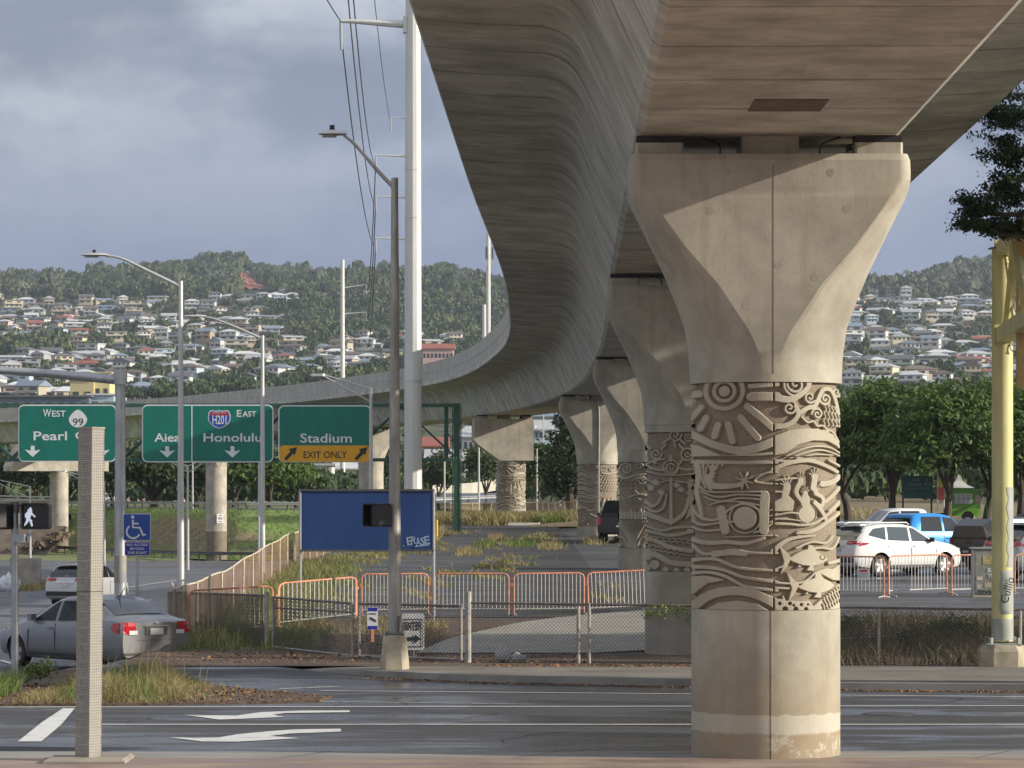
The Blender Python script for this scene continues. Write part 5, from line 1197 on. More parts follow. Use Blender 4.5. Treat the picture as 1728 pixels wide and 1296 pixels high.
BL = [(316, 463, 72.5, 75.5, 'leftmost orange barrier, standing in weeds behind the corner fence'), (468, 604, 77, 82, 'slanting orange barrier left of the two blue board posts'), (608, 725, 84, 84.5, 'orange barrier seen behind the tall lamp pole under the blue board'),
 (731, 861, 84.5, 84.5, 'orange barrier just right of the blue board post'), (865, 988, 84.5, 85, 'orange barrier left of the one touching the shaded pier'), (991, 1118, 85, 85.5, 'orange barrier running behind the shaded pier'), (1122, 1244, 85.5, 86, 'orange barrier hidden behind the large front pier'), (1248, 1374, 86, 86.5, 'orange barrier fully behind the front pier'),
 (1378, 1494, 87, 85.5, 'orange barrier at the front pier edge before the white car rear wheel'), (1498, 1600, 86.5, 88.5, 'orange barrier in front of the white car front wheel'), (1604, 1706, 87.5, 88.5, 'orange barrier partly behind the utility cabinet'), (1710, 1830, 88.5, 89, 'orange barrier cut by the right edge past the yellow column')]
for (a, b, ya, yb, lb) in BL: barrier(lb, a, b, ya, yb)
# notice board hung on a barrier
Y = 86.0; X = xx(1456, Y); T = thing('notice_board', 'white notice with a red heading hung on the barrier before the white car', 'notice', (X, Y-.2, g(X, Y)+.65)); T.rotation_euler = (0, 0, R(-8))
mb = MB(); mb.box(0, 0, 0, .33, .01, .30); mb.build('board', M_WHITE, T); mb = MB(); mb.box(0, -.008, .10, .2, .006, .06); mb.build('heading', mat('heading_red', (.5, .05, .04), .5), T)
for i in range(3): mb = MB(); mb.box(0, -.008, .03-i*.045, .24, .004, .012); mb.build('text_line', M_GALV, T)
# security sign and ENTER sign behind the gate
Y = 64.0; s_ = Y/F; X = xx(630.5, Y); T = thing('security_sign', 'small white and blue camera notice on the gate left of the tall lamp', 'sign', (X, Y-.5, zz(1042, Y))); s2 = (Y-.5)/F
mb = MB(); mb.box(0, 0, 0, 18*s2, .01, 38*s2); mb.build('board', M_WHITE, T)
for zc_, h_ in ((15.5, 6), (-15.5, 6)): mb = MB(); mb.box(0, -.008, zc_*s2, 16.5*s2, .005, h_*s2); mb.build('band', MATS['plate_blue'], T)
mb = MB(); mb.prism([(a*s2, -.012, b*s2) for a, b in ((-4,3),(5,-2),(7,-6),(3,-5),(-4,-1))], (0, .006, 0)); mb.build('camera_symbol', M_SBLK, T); tfit('24 HOUR', 12*s2, 2.6*s2, M_SBLK, T, (0, -.009, 8*s2)); 
mb = MB(); mb.box(0, 0, -29*s2, 5*s2, .03, 22*s2); mb.build('stake', M_ORANGE, T)
s_ = 65.2/F; X = xx(697, 65.2); T = thing('enter_sign', 'white ENTER board with a black arrow standing behind the gate', 'sign', (X, 65.2, zz(1066, 65.2))); T.rotation_euler = (R(-6), 0, 0)
mb = MB(); mb.prism([(a, 0, b) for a, b in rrect(38*s_, 62*s_, .04)], (0, .012, 0)); mb.build('board', M_WHITE, T)
for (dx, dz, w_, h_) in ((0, 21, 33, 1), (0, -25, 33, 1), (-16.5, -2, 1, 46), (16.5, -2, 1, 46)): mb = MB(); mb.box(dx*s_, -.010, dz*s_, w_*s_, .006, h_*s_); mb.build('border_line', M_SBLK, T)
tfit('ENTER', 29*s_, 14*s_, M_SBLK, T, (0, -.012, 10*s_), bold=.02)
arrow([(a*s_, b*s_) for a, b in ((-13,-9),(3,-9),(3,-4),(13,-12),(3,-20),(3,-15),(-13,-15))], M_SBLK, T, -.014)
mb = MB(); mb.tube([(0, .03, .28), (0, .5, -.75)], .02, 6); mb.build('prop', M_GALV, T)
# white plastic bag by the fence
def blob(name, rx, ry, rz_, seed, m, parent=None, loc=(0,0,0), amp=.28, sub=3):
    bm = bmesh.new(); bmesh.ops.create_icosphere(bm, subdivisions=sub, radius=1); r_ = random.Random(seed); ph = [r_.uniform(0, 9) for _ in range(9)]
    for v in bm.verts:
        c = v.co; k = 1+amp*(math.sin(c.x*4+ph[0])*math.sin(c.y*5+ph[1])+.6*math.sin(c.z*8+ph[2])*math.sin(c.x*9+ph[3])+.35*math.sin(c.y*15+ph[4]+c.z*11)); v.co = Vector((c.x*rx, c.y*ry, max(c.z, -.7)*rz_))*k
    me = bpy.data.meshes.new(name); bm.to_mesh(me); bm.free(); me.shade_smooth(); me.materials.append(m); return link(name, me, parent, loc)
M_BAG = mat('white_plastic_film', (.68, .70, .75), .35, var=.08, scale=5)
p = G(852, 1112, 0); T = thing('plastic_bag', 'crumpled white plastic bag lying in dry weeds against the fence', 'bag', (p.x, 63.9, 0)); blob('bag_body', .14, .12, .16, 4, M_BAG, T, (-.03, 0, .13)); blob('bag_fold', .17, .10, .08, 9, M_BAG, T, (.22, .03, .08))
p = G(20, 1000, -1.3); blob_ = blob('debris_bag', .5, .4, .45, 12, M_BAG, None, (xx(14, 155), 155, g(xx(14, 155), 155)+.3)); setp(blob_, 'heap of pale crumpled bags beside the concrete wall at the far left', 'bag')
# yellow bollard near the green post, white kerb stop
X = xx(737, 140); mb = MB(); mb.cyl(0, 0, 0, 1.02, .055, n=12); o = mb.build('bollard', mat('bollard_yellow', (.75, .45, .03), .5), loc=(X, 140, g(X, 140))); setp(o, 'slim yellow bollard between the blue board and the green gantry post', 'bollard')
X = xx(884, 193); mb = MB(); mb.box(0, 0, .08, 1.9, .2, .16, bev=.04); o = mb.build('wheel_stop', mat('stop_white', (.75, .72, .64), .7, var=.1, scale=3), loc=(X, 193, g(X, 193)+.03)); setp(o, 'long white concrete wheel stop in front of the hammerhead pier weeds', 'wheel stop')
# guard rails
def guard(label, P, zfn, n_post, h=.72, face=-1, m=None, mp=None):
    o_ = Vector((P[0][0], P[0][1], zfn(*P[0]))); T = thing('guard_rail', label, 'guard rail', o_); Q = dens([(x, y, 0) for x, y in P], 2.0); Q = [Vector((q.x, q.y, zfn(q.x, q.y)))-o_ for q in Q]
    mb = MB(); prof = [(0, h), (-.05, h-.06), (0, h-.15), (-.05, h-.24), (0, h-.30), (.01, h-.30), (.01, h)]
    rings = []
    for i, q in enumerate(Q):
        d = (Q[min(i+1, len(Q)-1)]-Q[max(0, i-1)]); d.z = 0; d.normalize(); nn = Vector((d.y, -d.x, 0)); rings.append([q+nn*(-a*1.0)+Vector((0, 0, b)) for a, b in prof])
    mb.loft(rings); mb.build('rail', m or M_GALV, T)
    for i in range(0, len(Q), n_post): mb = MB(); mb.box(Q[i].x, Q[i].y+.12, h/2, .16, .16, h+.05); mb.v = [(a, b, c+Q[i].z) for a, b, c in mb.v]; mb.build('post', mp or M_DARKM, T)
fl = lambda x, y: g(x, y)+.05
guard('dark guard rail at the foot of the green bank beside the left road', [(x, foot(x)-9-.1*abs(x+26)) for x in (-45, -40, -34, -28, -22, -18)], fl, 1, .75, m=M_DARKM)
guard('guard rail with dark blocks along the top of the green bank', [(x, foot(x)+22) for x in (-62, -52, -45, -36, -30, -26, -20, -13)], lambda x, y: 1.55, 1, .78)
# riprap overpass at the far left
X0 = xx(-120, 345); T = thing('overpass', 'low concrete overpass with white parapet and rails at the left behind the signals', 'bridge', (X0, 350, 0))
L = xx(104, 345)-X0
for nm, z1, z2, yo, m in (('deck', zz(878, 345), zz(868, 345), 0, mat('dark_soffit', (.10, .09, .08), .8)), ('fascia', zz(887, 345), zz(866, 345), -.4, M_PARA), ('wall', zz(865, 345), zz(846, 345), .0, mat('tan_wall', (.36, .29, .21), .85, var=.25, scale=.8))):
    mb = MB(); mb.box(L/2, yo, (z1+z2)/2, L, 5 if nm != 'wall' else .4, abs(z2-z1)); mb.build(nm, m, T)
for zc_ in (845, 839, 834): mb = MB(); mb.tube([(0, -.3, zz(zc_, 345)), (L, -.3, zz(zc_+(6 if zc_ < 845 else 0), 345))], .09, 6); mb.build('rail', M_ALU, T)
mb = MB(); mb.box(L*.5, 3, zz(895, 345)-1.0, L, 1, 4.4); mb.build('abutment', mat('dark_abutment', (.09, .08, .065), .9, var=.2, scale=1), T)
mb = MB(); mb.cyl(xx(8, 345)-X0, -1, g(-40, 330)-1, zz(886, 345), .9, n=16); mb.build('column', M_PIER2, T)
# rocky slope below it
V = []; r_ = random.Random(5)
mb = MB()
for i in range(420):
    t = r_.random(); x = xx(-10+118*t+r_.uniform(-6, 6), 320); zc_ = zz(900+(50*(1-t))+r_.uniform(-12, 30)*(1.1-t*.9), 320); s1 = r_.uniform(.15, .5); c = Vector((x, 320+r_.uniform(-2, 6)-t*2, zc_))
    P = [Vector((r_.uniform(-1, 1), r_.uniform(-1, 1), r_.uniform(-1, 1)))*s1 for _ in range(3)]; mb.add([c+P[0], c+P[1], c+P[2], c+Vector((0, -s1, 0)), c+Vector((s1, 0, s1*.5))], [(0,1,3),(1,2,3),(2,0,3),(0,1,4),(1,2,4)])
o = mb.build('riprap', mat('riprap_stone', (.19, .14, .10), .9, var=.3, scale=1.5)); o['kind'] = 'stuff'; 
mb = MB(); mb.add([(xx(-30, 325), 327, zz(882, 325)), (xx(108, 325), 327, zz(888, 325)), (xx(108, 318), 318, zz(905, 318)), (xx(60, 310), 312, zz(950, 310)), (xx(-30, 305), 308, zz(985, 305))], [(0, 1, 2, 3, 4)]); o = mb.build('rocky_slope', mat('riprap_soil', (.13, .10, .075), .95, var=.3, scale=.8, bump=.6), fix=False); o['kind'] = 'structure'
# concrete wall at the far left below the signals
Y = 160; mb = MB(); mb.box(0, 0, .1, 3.2, .3, zz(930, Y)-zz(985, Y)); mb.box(1.05, .3, .1, 1.0, .3, 1.5); o = MB(); 
mb = MB(); mb.box(0, 0, .75, 1.5, .3, 1.75); o = mb.build('concrete_barrier', mat('dirty_wall', (.36, .33, .28), .85, var=.25, scale=1.3), loc=(xx(43, Y), Y, g(xx(43, Y), Y)-.1)); setp(o, 'dirty concrete wall slab at the roadside below the pedestrian signals', 'wall')
# ramp behind the hammerhead pier
Y = 330; T = thing('ramp_barrier', 'pale concrete barrier of a ramp seen left of the hammerhead pier', 'barrier', (xx(730, Y), Y, zz(838, Y)))
mb = MB(); ps = [(0, 0, 0), (4, 2, .25), (8, 5, .85)]; mb.loft([[(x, y, z), (x, y, z+1.15), (x, y+.3, z+1.15), (x, y+.3, z)] for x, y, z in ps]); mb.build('wall', mat('pale_ramp_concrete', (.62, .58, .48), .8, var=.08, scale=.6), T)  # ramp wall in its own pale concrete colour
mb = MB(); a = [(-6.5, 280), (-.5, 280), (1.0, 330), (-8.5, 330)]; mb.add([(x, y, zz(848 if y < 300 else 832, y)) for x, y in a], [(0, 1, 2, 3)]); o = mb.build('ramp', M_LEFTROAD, fix=False); o['kind'] = 'structure'
guard('guard rail with dark posts below the ramp left of the hammerhead pier', [(xx(735, 270), 270), (xx(790, 272), 272), (xx(850, 276), 276)], lambda x, y: zz(856-(x+6.5)*.9, y), 1, .8)
# ---------------------------------------------------------------- vehicles
M_GLASS = mat('dark_car_glass', (.012, .014, .016), .06, spec=.8, coat=.5); M_GLASS2 = mat('sky_lit_car_glass', (.05, .07, .085), .05, spec=1.0, coat=.6)
M_TYRE = mat('tyre_rubber', (.018, .018, .018), .8); M_RIM = mat('alloy_rim', (.55, .55, .56), .3, .8); M_TRIM = mat('black_trim', (.02, .02, .021), .5)
M_TAIL = mat('red_lamp_lens', (.42, .012, .02), .15, coat=.6); M_CLEARL = mat('clear_lamp_lens', (.75, .72, .72), .12, coat=.6); M_CHROME = mat('chrome', (.7, .7, .7), .15, 1.0); M_PLATE = mat('licence_plate', (.62, .62, .58), .4); M_WELL = mat('wheel_well', (.008, .008, .008), .9)
M_SG = bpy.data.materials.new('tinted_see_through_glass'); n, l = nodes(M_SG); b = n['Principled BSDF']; b.inputs['Base Color'].default_value = (.03, .035, .04, 1); b.inputs['Roughness'].default_value = .04; b.inputs['Alpha'].default_value = .5
def paintm(name, c, metal=.0, rough=.35):
    m = mat(name, c, rough, metal, coat=.45, var=.03, scale=1.5); return m
PROF = {
 'sedan': dict(wr=.31, ww=.20, ax=(1.36, -1.325), ov=.10, st=[(2.28,.32,.60,.60,.63,.46),(2.16,.24,.77,.68,.74,.62),(1.75,.20,.865,.77,.86,.70),(1.15,.20,.89,.86,1.00,.74),(.90,.20,.895,.90,1.06,.71),(.15,.20,.897,.93,1.42,.58),(-.3,.20,.897,.95,1.50,.59),(-.85,.20,.895,.97,1.475,.58),(-1.25,.20,.892,1.0,1.38,.57),(-1.82,.21,.885,1.03,1.13,.62),(-2.0,.22,.87,1.04,1.085,.68),(-2.2,.25,.84,1.01,1.05,.68),(-2.28,.30,.80,.95,.99,.62)],
   win=[[(.80,.97),(.12,1.36),(.02,1.38),(-.02,.97)],[(-.10,.97),(-.06,1.385),(-.80,1.40),(-.95,1.00)],[(-1.02,1.01),(-.88,1.39),(-1.12,1.345),(-1.50,1.07)]], ws=(.98,.16), rg=(-1.12,-1.80), belt=.97),
 'suv': dict(wr=.35, ww=.225, ax=(1.38, -1.28), ov=.12, st=[(2.28,.38,.62,.72,.76,.5),(2.15,.28,.80,.80,.90,.66),(1.75,.24,.90,.90,1.03,.74),(1.15,.24,.925,.98,1.14,.74),(.95,.24,.925,1.02,1.20,.72),(.25,.24,.925,1.06,1.60,.62),(-.2,.24,.925,1.08,1.68,.63),(-1.2,.24,.925,1.12,1.67,.63),(-1.75,.26,.92,1.16,1.58,.62),(-2.05,.30,.90,1.10,1.30,.66),(-2.22,.34,.88,.98,1.12,.70),(-2.30,.42,.82,.86,.95,.66)],
   win=[[(.90,1.10),(.20,1.52),(.04,1.55),(.02,1.12)],[(-.08,1.12),(-.06,1.56),(-.88,1.58),(-.95,1.15)],[(-1.05,1.16),(-.98,1.575),(-1.45,1.52),(-1.72,1.32)]], ws=(1.02,.25), rg=(-1.74,-2.06), belt=1.1),
 'pickup': dict(wr=.39, ww=.25, ax=(1.85, -1.75), ov=.12, st=[(2.85,.45,.80,.92,.97,.66),(2.72,.38,.92,1.02,1.10,.76),(2.3,.34,.97,1.08,1.18,.78),(1.55,.34,.985,1.13,1.25,.78),(1.30,.34,.985,1.15,1.30,.76),(.75,.34,.985,1.17,1.76,.66),(.3,.34,.985,1.18,1.86,.66),(-.75,.34,.985,1.19,1.85,.66),(-.95,.34,.985,1.19,1.76,.66),(-1.06,.34,.985,1.19,1.24,.86),(-2.7,.36,.985,1.20,1.215,.88),(-2.82,.42,.96,1.19,1.20,.86)],
   win=[[(1.22,1.24),(.74,1.69),(.36,1.73),(.34,1.24)],[(.24,1.24),(.26,1.74),(-.55,1.74),(-.66,1.25)]], ws=(1.33,.76), rg=(-.93,-1.05), belt=1.15),
}
def interp_st(st, x):
    xs = [s_[0] for s_ in st][::-1]; return [float(np.interp(x, xs, [s_[k] for s_ in st][::-1])) for k in range(1, 6)]
def sm_st(P, x):
    st = P['st']; lo, hi = st[-1][0], st[0][0]; r_ = min(.09, x-lo, hi-x)
    if r_ <= .004: return interp_st(st, x)
    A = [interp_st(st, x+r_*t) for t in (-1, -.5, 0, .5, 1)]; return [sum(a[k] for a in A)/5 for k in range(5)]
def side_y(P, x, z):
    zb, w_, zbelt, zt, wt = sm_st(P, x); t = (z-zbelt)/max(.01, (zt-.06-zbelt)); return w_*.965+(wt+.07-w_*.965)*max(0, min(1, t)) if z > zbelt else w_*(.965+.035*min(1, (zbelt-z)/.15))
def top_z(P, x, y):
    zb, w_, zbelt, zt, wt = sm_st(P, x); a = min(1, abs(y)/max(.05, wt)); return zt-.03*a**3
def wheel(T, x, y, r_, w_, sgn, spokes=5, name='wheel'):
    H = thing_child(name, T, (x, y, r_))
    mb = MB(); pr = [(r_*.66, -w_/2), (r_*.93, -w_/2), (r_, -w_*.36), (r_, w_*.36), (r_*.93, w_/2), (r_*.66, w_/2)]; n_ = 28
    rings = [[(rr*math.cos(2*PI*k/n_), yy, rr*math.sin(2*PI*k/n_)) for k in range(n_)] for rr, yy in pr]; rings.append(rings[0]); mb.loft(rings, caps=False); mb.build('tyre', M_TYRE, H, smooth=True)
    mb = MB(); yo = sgn*w_*.36
    mb.loft([[(rr*math.cos(2*PI*k/n_), yy, rr*math.sin(2*PI*k/n_)) for k in range(n_)] for rr, yy in ((r_*.68, sgn*w_*.46), (r_*.60, sgn*w_*.44), (r_*.58, sgn*w_*.1), (.02, sgn*w_*.1))]); mb.build('rim', mat('rim_barrel', (.10, .10, .105), .5, .6), H)
    mb = MB()
    for k in range(spokes):
        a = 2*PI*k/spokes+.3; u = Vector((math.cos(a), 0, math.sin(a))); v = Vector((-math.sin(a), 0, math.cos(a)))
        q0, q1 = .035, .05; c0_, c1_ = u*.03+Vector((0, yo, 0)), u*(r_*.64)+Vector((0, yo+sgn*.01, 0)); e = Vector((0, sgn*.025, 0))
        mb.loft([[c0_-v*q0, c0_+v*q0, c0_+v*q0+e, c0_-v*q0+e], [c1_-v*q1, c1_+v*q1, c1_+v*q1+e, c1_-v*q1+e]])
    mb.loft([[(rr*math.cos(2*PI*k/16), yy, rr*math.sin(2*PI*k/16)) for k in range(16)] for rr, yy in ((.075, yo), (.07, yo+sgn*.03))]); mb.build('spokes', M_RIM, H)
def thing_child(name, T, loc):
    mb = MB(); mb.lathe([(.02, -.01), (.02, .01)], 8); o = mb.build(name, M_WELL, T, loc=loc); return o
def poly_side(P, poly, sg, off=.018):
    pts = []; n_ = len(poly)
    for i in range(n_):
        a, b = poly[i], poly[(i+1) % n_]
        for k in range(3): t = k/3; pts.append((a[0]+(b[0]-a[0])*t, a[1]+(b[1]-a[1])*t))
    return [(x, sg*(side_y(P, x, z)+off), z) for x, z in pts]
def side_patch(T, P, poly, m, name, sides=(1, -1), off=.018):
    for sg in sides:
        mb = MB(); q = poly_side(P, poly, sg, off); c = Vector(q[0]); 
        for v in q[1:]: c += Vector(v)
        c /= len(q); mb.add(q+[tuple(c)], [(i, (i+1) % len(q), len(q)) for i in range(len(q))]); mb.build(name, m, T)
def top_patch(T, P, xa, xb_, ka, kb, m, name, off=.010, za=None):
    rows = []
    for i in range(7):
        t = i/6; x = xa+(xb_-xa)*t; zb, w_, zbelt, zt, wt = sm_st(P, x); hw = (wt+.045)*(ka+(kb-ka)*t); rows.append([(x+(off if xa > 0 else -off)*.6, hw*u, top_z(P, x, hw*u*.9)+off) for u in np.linspace(-1, 1, 9)])
    mb = MB(); mb.grid(rows); return mb.build(name, m, T, smooth=True)
def rear_patch(T, P, y0, y1, z0, z1, m, name, off=.0, front=False, curve=.06, t=.02):
    xe = P['st'][0][0] if front else P['st'][-1][0]; sg = 1 if front else -1; rows = []
    n_ = 6
    A = []; B = []
    def X(y, z):
        # surface of the tail: outermost station whose width/height contains the point
        best = xe
        for k in range(60):
            x = xe-sg*k*.012; zb, w_, zbelt, zt, wt = sm_st(P, x)
            if zb-.02 <= z <= zt and abs(y) <= (side_y(P, x, z)+.004): return x
            best = x
        return best
    rows = [[(X(y, z)+sg*(off+t), y, z) for y in np.linspace(y0, y1, n_)] for z in np.linspace(z0, z1, 4)]
    mb = MB(); mb.grid(rows); return mb.build(name, m, T)
def build_car(kind, label, cat, loc, yaw, paint, name, scale=1.0, glass=None, zs=1.0, lights=True, spokes=5, cut_wells=True, roofrails=False, plate=True, tailpoly=None, trim=True, see=False):
    P = dict(PROF[kind]); st = P['st']; glass = glass or M_GLASS
    T = thing(name, label, cat, loc, yaw); T.scale = (scale, scale, scale*zs)
    xs = [st[0][0]-.0]+[st[0][0]-.03, st[0][0]-.08]+list(np.arange(st[0][0]-.16, st[-1][0]+.1, -.085))+[st[-1][0]+.06, st[-1][0]+.02, st[-1][0]]
    rings = []
    for x in xs:
        zb, w_, zbelt, zt, wt = sm_st(P, x); h = zbelt-zb
        if zt < zbelt+.02: zt = zbelt+.02
        fl = 0
        for ax in P['ax']:
            d = abs(x-ax); fl = max(fl, .022*max(0, 1-(d/(P['wr']+.16))**2))
        half = [(0, zb), (w_*.80, zb), (w_*.93, zb+.03), (w_*.985, zb+.12), (w_+fl, zb+h*.38), (w_*1.0+fl, zb+h*.62), (w_*.992, zbelt-.10), (w_*.965, zbelt), ((w_*.965+wt+.07)/2+.01, (zbelt+zt-.06)/2), (wt+.07, zt-.06), (wt+.02, zt-.022), (wt*.6, zt-.006), (0, zt)]
        rings.append([(x, y, z) for y, z in half]+[(x, -y, z) for y, z in half[1:-1]][::-1])
    mb = MB(); mb.loft(rings); body = mb.build('body', paint, T, smooth=True); body.data.materials.append(M_WELL)
    # wheel arches are cut out of the body
    if cut_wells:
        cu = MB()
        for ax in P['ax']:
            for sg in (1, -1):
                n_ = 26; r_ = P['wr']+.055; y0, y1 = sg*(st[3][2]-P['ww']-.05), sg*(st[3][2]+.2)
                cu.loft([[(ax+r_*math.cos(2*PI*k/n_), y, P['wr']+.02+r_*math.sin(2*PI*k/n_)) for k in range(n_)] for y in (y0, y1)])
        if see:
            for poly in P['win']:
                cxp = sum(p[0] for p in poly)/len(poly); czp = sum(p[1] for p in poly)/len(poly); q_ = [(cxp+(x-cxp)*.94, czp+(z-czp)*.94) for x, z in poly]; cu.prism([(x, -1.2, z) for x, z in q_], (0, 2.4, 0))
            cu.box(-.35, 0, 1.15, 2.0, 1.25, .44)
        cme = cu.mesh('cutter'); cme.materials.append(M_WELL); co = bpy.data.objects.new('cutter', cme); C.objects.link(co); co.parent = T
        md = body.modifiers.new('b', 'BOOLEAN'); md.operation = 'DIFFERENCE'; md.object = co; md.solver = 'EXACT'
        try: md.material_mode = 'TRANSFER'
        except Exception: pass
        bpy.context.view_layer.update(); dg = bpy.context.evaluated_depsgraph_get(); nm = bpy.data.meshes.new_from_object(body.evaluated_get(dg))
        if len(nm.polygons) > 100: body.modifiers.clear(); body.data = nm
        else: body.modifiers.clear()
        nm.shade_smooth(); nm.set_sharp_from_angle(angle=R(38)); bpy.data.objects.remove(co)
    for ax in P['ax']:
        for sg in (1, -1): wheel(T, ax, sg*(st[3][2]-P['ww']/2-.02), P['wr'], P['ww'], sg, spokes)
    for poly in P['win']:
        side_patch(T, P, poly, M_SG if see else glass, 'side_window')
    if trim:
        x0, x1 = P['ax'][0]-P['wr']-.1, P['ax'][1]+P['wr']+.1
        side_patch(T, P, [(x0, .24*1), (x0, st[3][1]+.10), (x1, st[3][1]+.10), (x1, .24)] if 0 else [(x0-.0, st[3][1]+.05), (x0, st[3][1]+.13), (x1, st[3][1]+.13), (x1, st[3][1]+.05)], M_TRIM if kind != 'sedan' else M_TRIM, 'sill')
    # door seams and handles
    xd = P['win'][0][-1][0]-.04; bz = P['belt']
    for xq in (P['win'][0][0][0]+.10, xd, P['win'][1][-1][0]-.12):
        side_patch(T, P, [(xq+.006, bz-.03), (xq+.006, st[3][1]+.14), (xq-.006, st[3][1]+.14), (xq-.006, bz-.03)], M_TRIM, 'door_seam', off=.012)
    for xq in (xd+.16, P['win'][1][-1][0]+.03):
        for sg in (1, -1): mb = MB(); mb.box(xq, sg*(side_y(P, xq, bz-.14)+.02), bz-.14, .17, .03, .035, bev=.01); mb.build('door_handle', paint, T)
    for sg in (1, -1):
        xm = P['win'][0][0][0]-.10; mb = MB(); mb.box(xm, sg*(side_y(P, xm, bz)+.11), bz+.06, .12, .20, .14, bev=.04); mb.build('mirror', paint if kind != 'suv' else M_TRIM, T)
    top_patch(T, P, P['ws'][0], P['ws'][1], .98, .90, glass, 'windscreen')
    top_patch(T, P, P['rg'][0], P['rg'][1], .90, .95, glass, 'rear_window', off=.012)
    e = st[-1]
    if kind == 'sedan':
        for sg in (1, -1):
            rear_patch(T, P, sg*.50, sg*.80, .78, 1.0, M_TAIL, 'tail_lamp'); rear_patch(T, P, sg*.46, sg*.66, .76, .84, M_CLEARL, 'reverse_lamp', t=.026)
            side_patch(T, P, [(-2.02, .99), (-1.98, .86), (-2.10, .78), (-2.2, .78), (-2.2, .99)], M_TAIL, 'tail_lamp', sides=(sg,))
        rear_patch(T, P, -.46, .46, .64, .645, M_TRIM, 'boot_seam', t=.012); rear_patch(T, P, -.27, .27, .74, .92, mat('plate_recess', (.10, .10, .11), .4, .5), 'plate_recess', t=.012); rear_patch(T, P, -.30, .30, .905, .935, M_CHROME, 'chrome_strip', t=.025)
        if plate: rear_patch(T, P, -.16, .16, .75, .88, M_PLATE, 'licence_plate', t=.028)
        rear_patch(T, P, -.78, .78, .36, .40, M_TRIM, 'bumper_trim', t=.02); rear_patch(T, P, -.05, .05, .96, 1.0, M_CHROME, 'emblem', t=.02)
        for sg in (1, -1): rear_patch(T, P, sg*.5, sg*.74, .60, .76, M_CLEARL, 'headlamp', front=True)
        mb = MB(); mb.tube([(-1.02, 0, 1.46), (-1.22, 0, 1.66)], [.012, .006], 5); mb.build('antenna', M_TRIM, T); mb = MB(); mb.box(-1.0, 0, 1.475, .12, .05, .02, bev=.01); mb.build('antenna_base', M_TRIM, T)
    elif kind == 'suv':
        for sg in (1, -1):
            rear_patch(T, P, sg*.40, sg*.86, 1.03, 1.14, M_TAIL, 'tail_lamp'); side_patch(T, P, [(-1.70, 1.08), (-1.85, 1.02), (-2.12, .98), (-2.12, 1.08)], M_TAIL, 'tail_lamp', sides=(sg,))
            rear_patch(T, P, sg*.5, sg*.78, .74, .88, M_CLEARL, 'headlamp', front=True)
        rear_patch(T, P, -.72, .72, 1.17, 1.5, glass, 'rear_glass', t=.012); rear_patch(T, P, -.38, .38, .96, 1.01, M_CHROME, 'chrome_strip', t=.03); rear_patch(T, P, -.80, .80, .44, .62, M_TRIM, 'bumper_trim', t=.02)
        if plate: rear_patch(T, P, -.16, .16, .80, .93, M_PLATE, 'licence_plate', t=.03)
        if roofrails:
            for sg in (1, -1): mb = MB(); mb.tube([(.1, sg*.62, 1.645), (.0, sg*.62, 1.71), (-1.4, sg*.62, 1.71), (-1.55, sg*.62, 1.63)], .022, 8); mb.build('roof_rail', M_ALU, T)
        mb = MB(); mb.box(-1.72, 0, 1.64, .35, 1.15, .04, bev=.05); mb.build('spoiler', paint, T)
    else:
        for sg in (1, -1):
            rear_patch(T, P, sg*.84, sg*.97, .80, 1.12, M_TAIL, 'tail_lamp'); side_patch(T, P, [(-2.68, 1.12), (-2.68, .82), (-2.80, .82), (-2.80, 1.12)], M_TAIL, 'tail_lamp', sides=(sg,)); rear_patch(T, P, sg*.6, sg*.86, .82, 1.0, M_CLEARL, 'headlamp', front=True)
        mb = MB(); mb.box(-2.90, 0, .58, .16, 1.9, .22, bev=.05); mb.build('rear_bumper', M_TRIM if paint.name.startswith('black') else M_CHROME, T); mb = MB(); mb.box(2.88, 0, .60, .14, 1.8, .24, bev=.05); mb.build('front_bumper', M_CHROME, T)
        mb = MB(); mb.box(-1.9, 0, 1.222, 1.6, 1.62, .02); mb.build('bed_floor', M_TRIM, T); rear_patch(T, P, -.8, .8, 1.14, 1.15, M_TRIM, 'tailgate_seam', t=.012); rear_patch(T, P, -.12, .12, 1.0, 1.06, M_TRIM, 'tailgate_handle', t=.02)
        if plate: rear_patch(T, P, -.16, .16, .64, .76, M_PLATE, 'licence_plate', t=.13)
    for sg in (1, -1): mb = MB(); mb.cyl(0, 0, 0, .02, .02); 
    return T
def wl(px, Y, dz=.03): X = xx(px, Y); return (X, Y, g(X, Y)+dz)
P_GREY = paintm('grey_metallic', (.25, .25, .255), .5, .32); P_WHITE = paintm('white_paint', (.72, .72, .71), 0, .3); P_PEARL = paintm('pearl_grey_paint', (.48, .48, .49), .2, .3); P_BLUE = paintm('bright_blue_metallic', (.02, .27, .72), .15, .3); P_BLACK = paintm('black_paint', (.012, .012, .014), 0, .25); P_SILVER = paintm('silver_metallic', (.42, .43, .44), .6, .3); P_DGREY = paintm('dark_grey_paint', (.06, .065, .075), .3, .3)
SED = build_car('sedan', 'grey four-door sedan with its red tail lamps towards us, turning behind the grass island', 'car', wl(152, 70), R(132), P_GREY, 'sedan', 1.06, see=True)
build_car('suv', 'white seven-seat car seen from behind, waiting beyond the grey sedan on the left road', 'car', wl(150, 126), R(74), P_PEARL, 'parked_car', .98, roofrails=True)
build_car('suv', 'white compact SUV with a dark rear window and red lamp next to the front pier', 'car', wl(1508, 104.8), R(33), P_WHITE, 'parked_car', 1.0, roofrails=True, glass=M_GLASS2)
build_car('pickup', 'bright blue crew cab pickup parked behind the white compact SUV', 'pickup', wl(1553, 112), R(30), P_BLUE, 'pickup_truck', 1.0, zs=1.0)
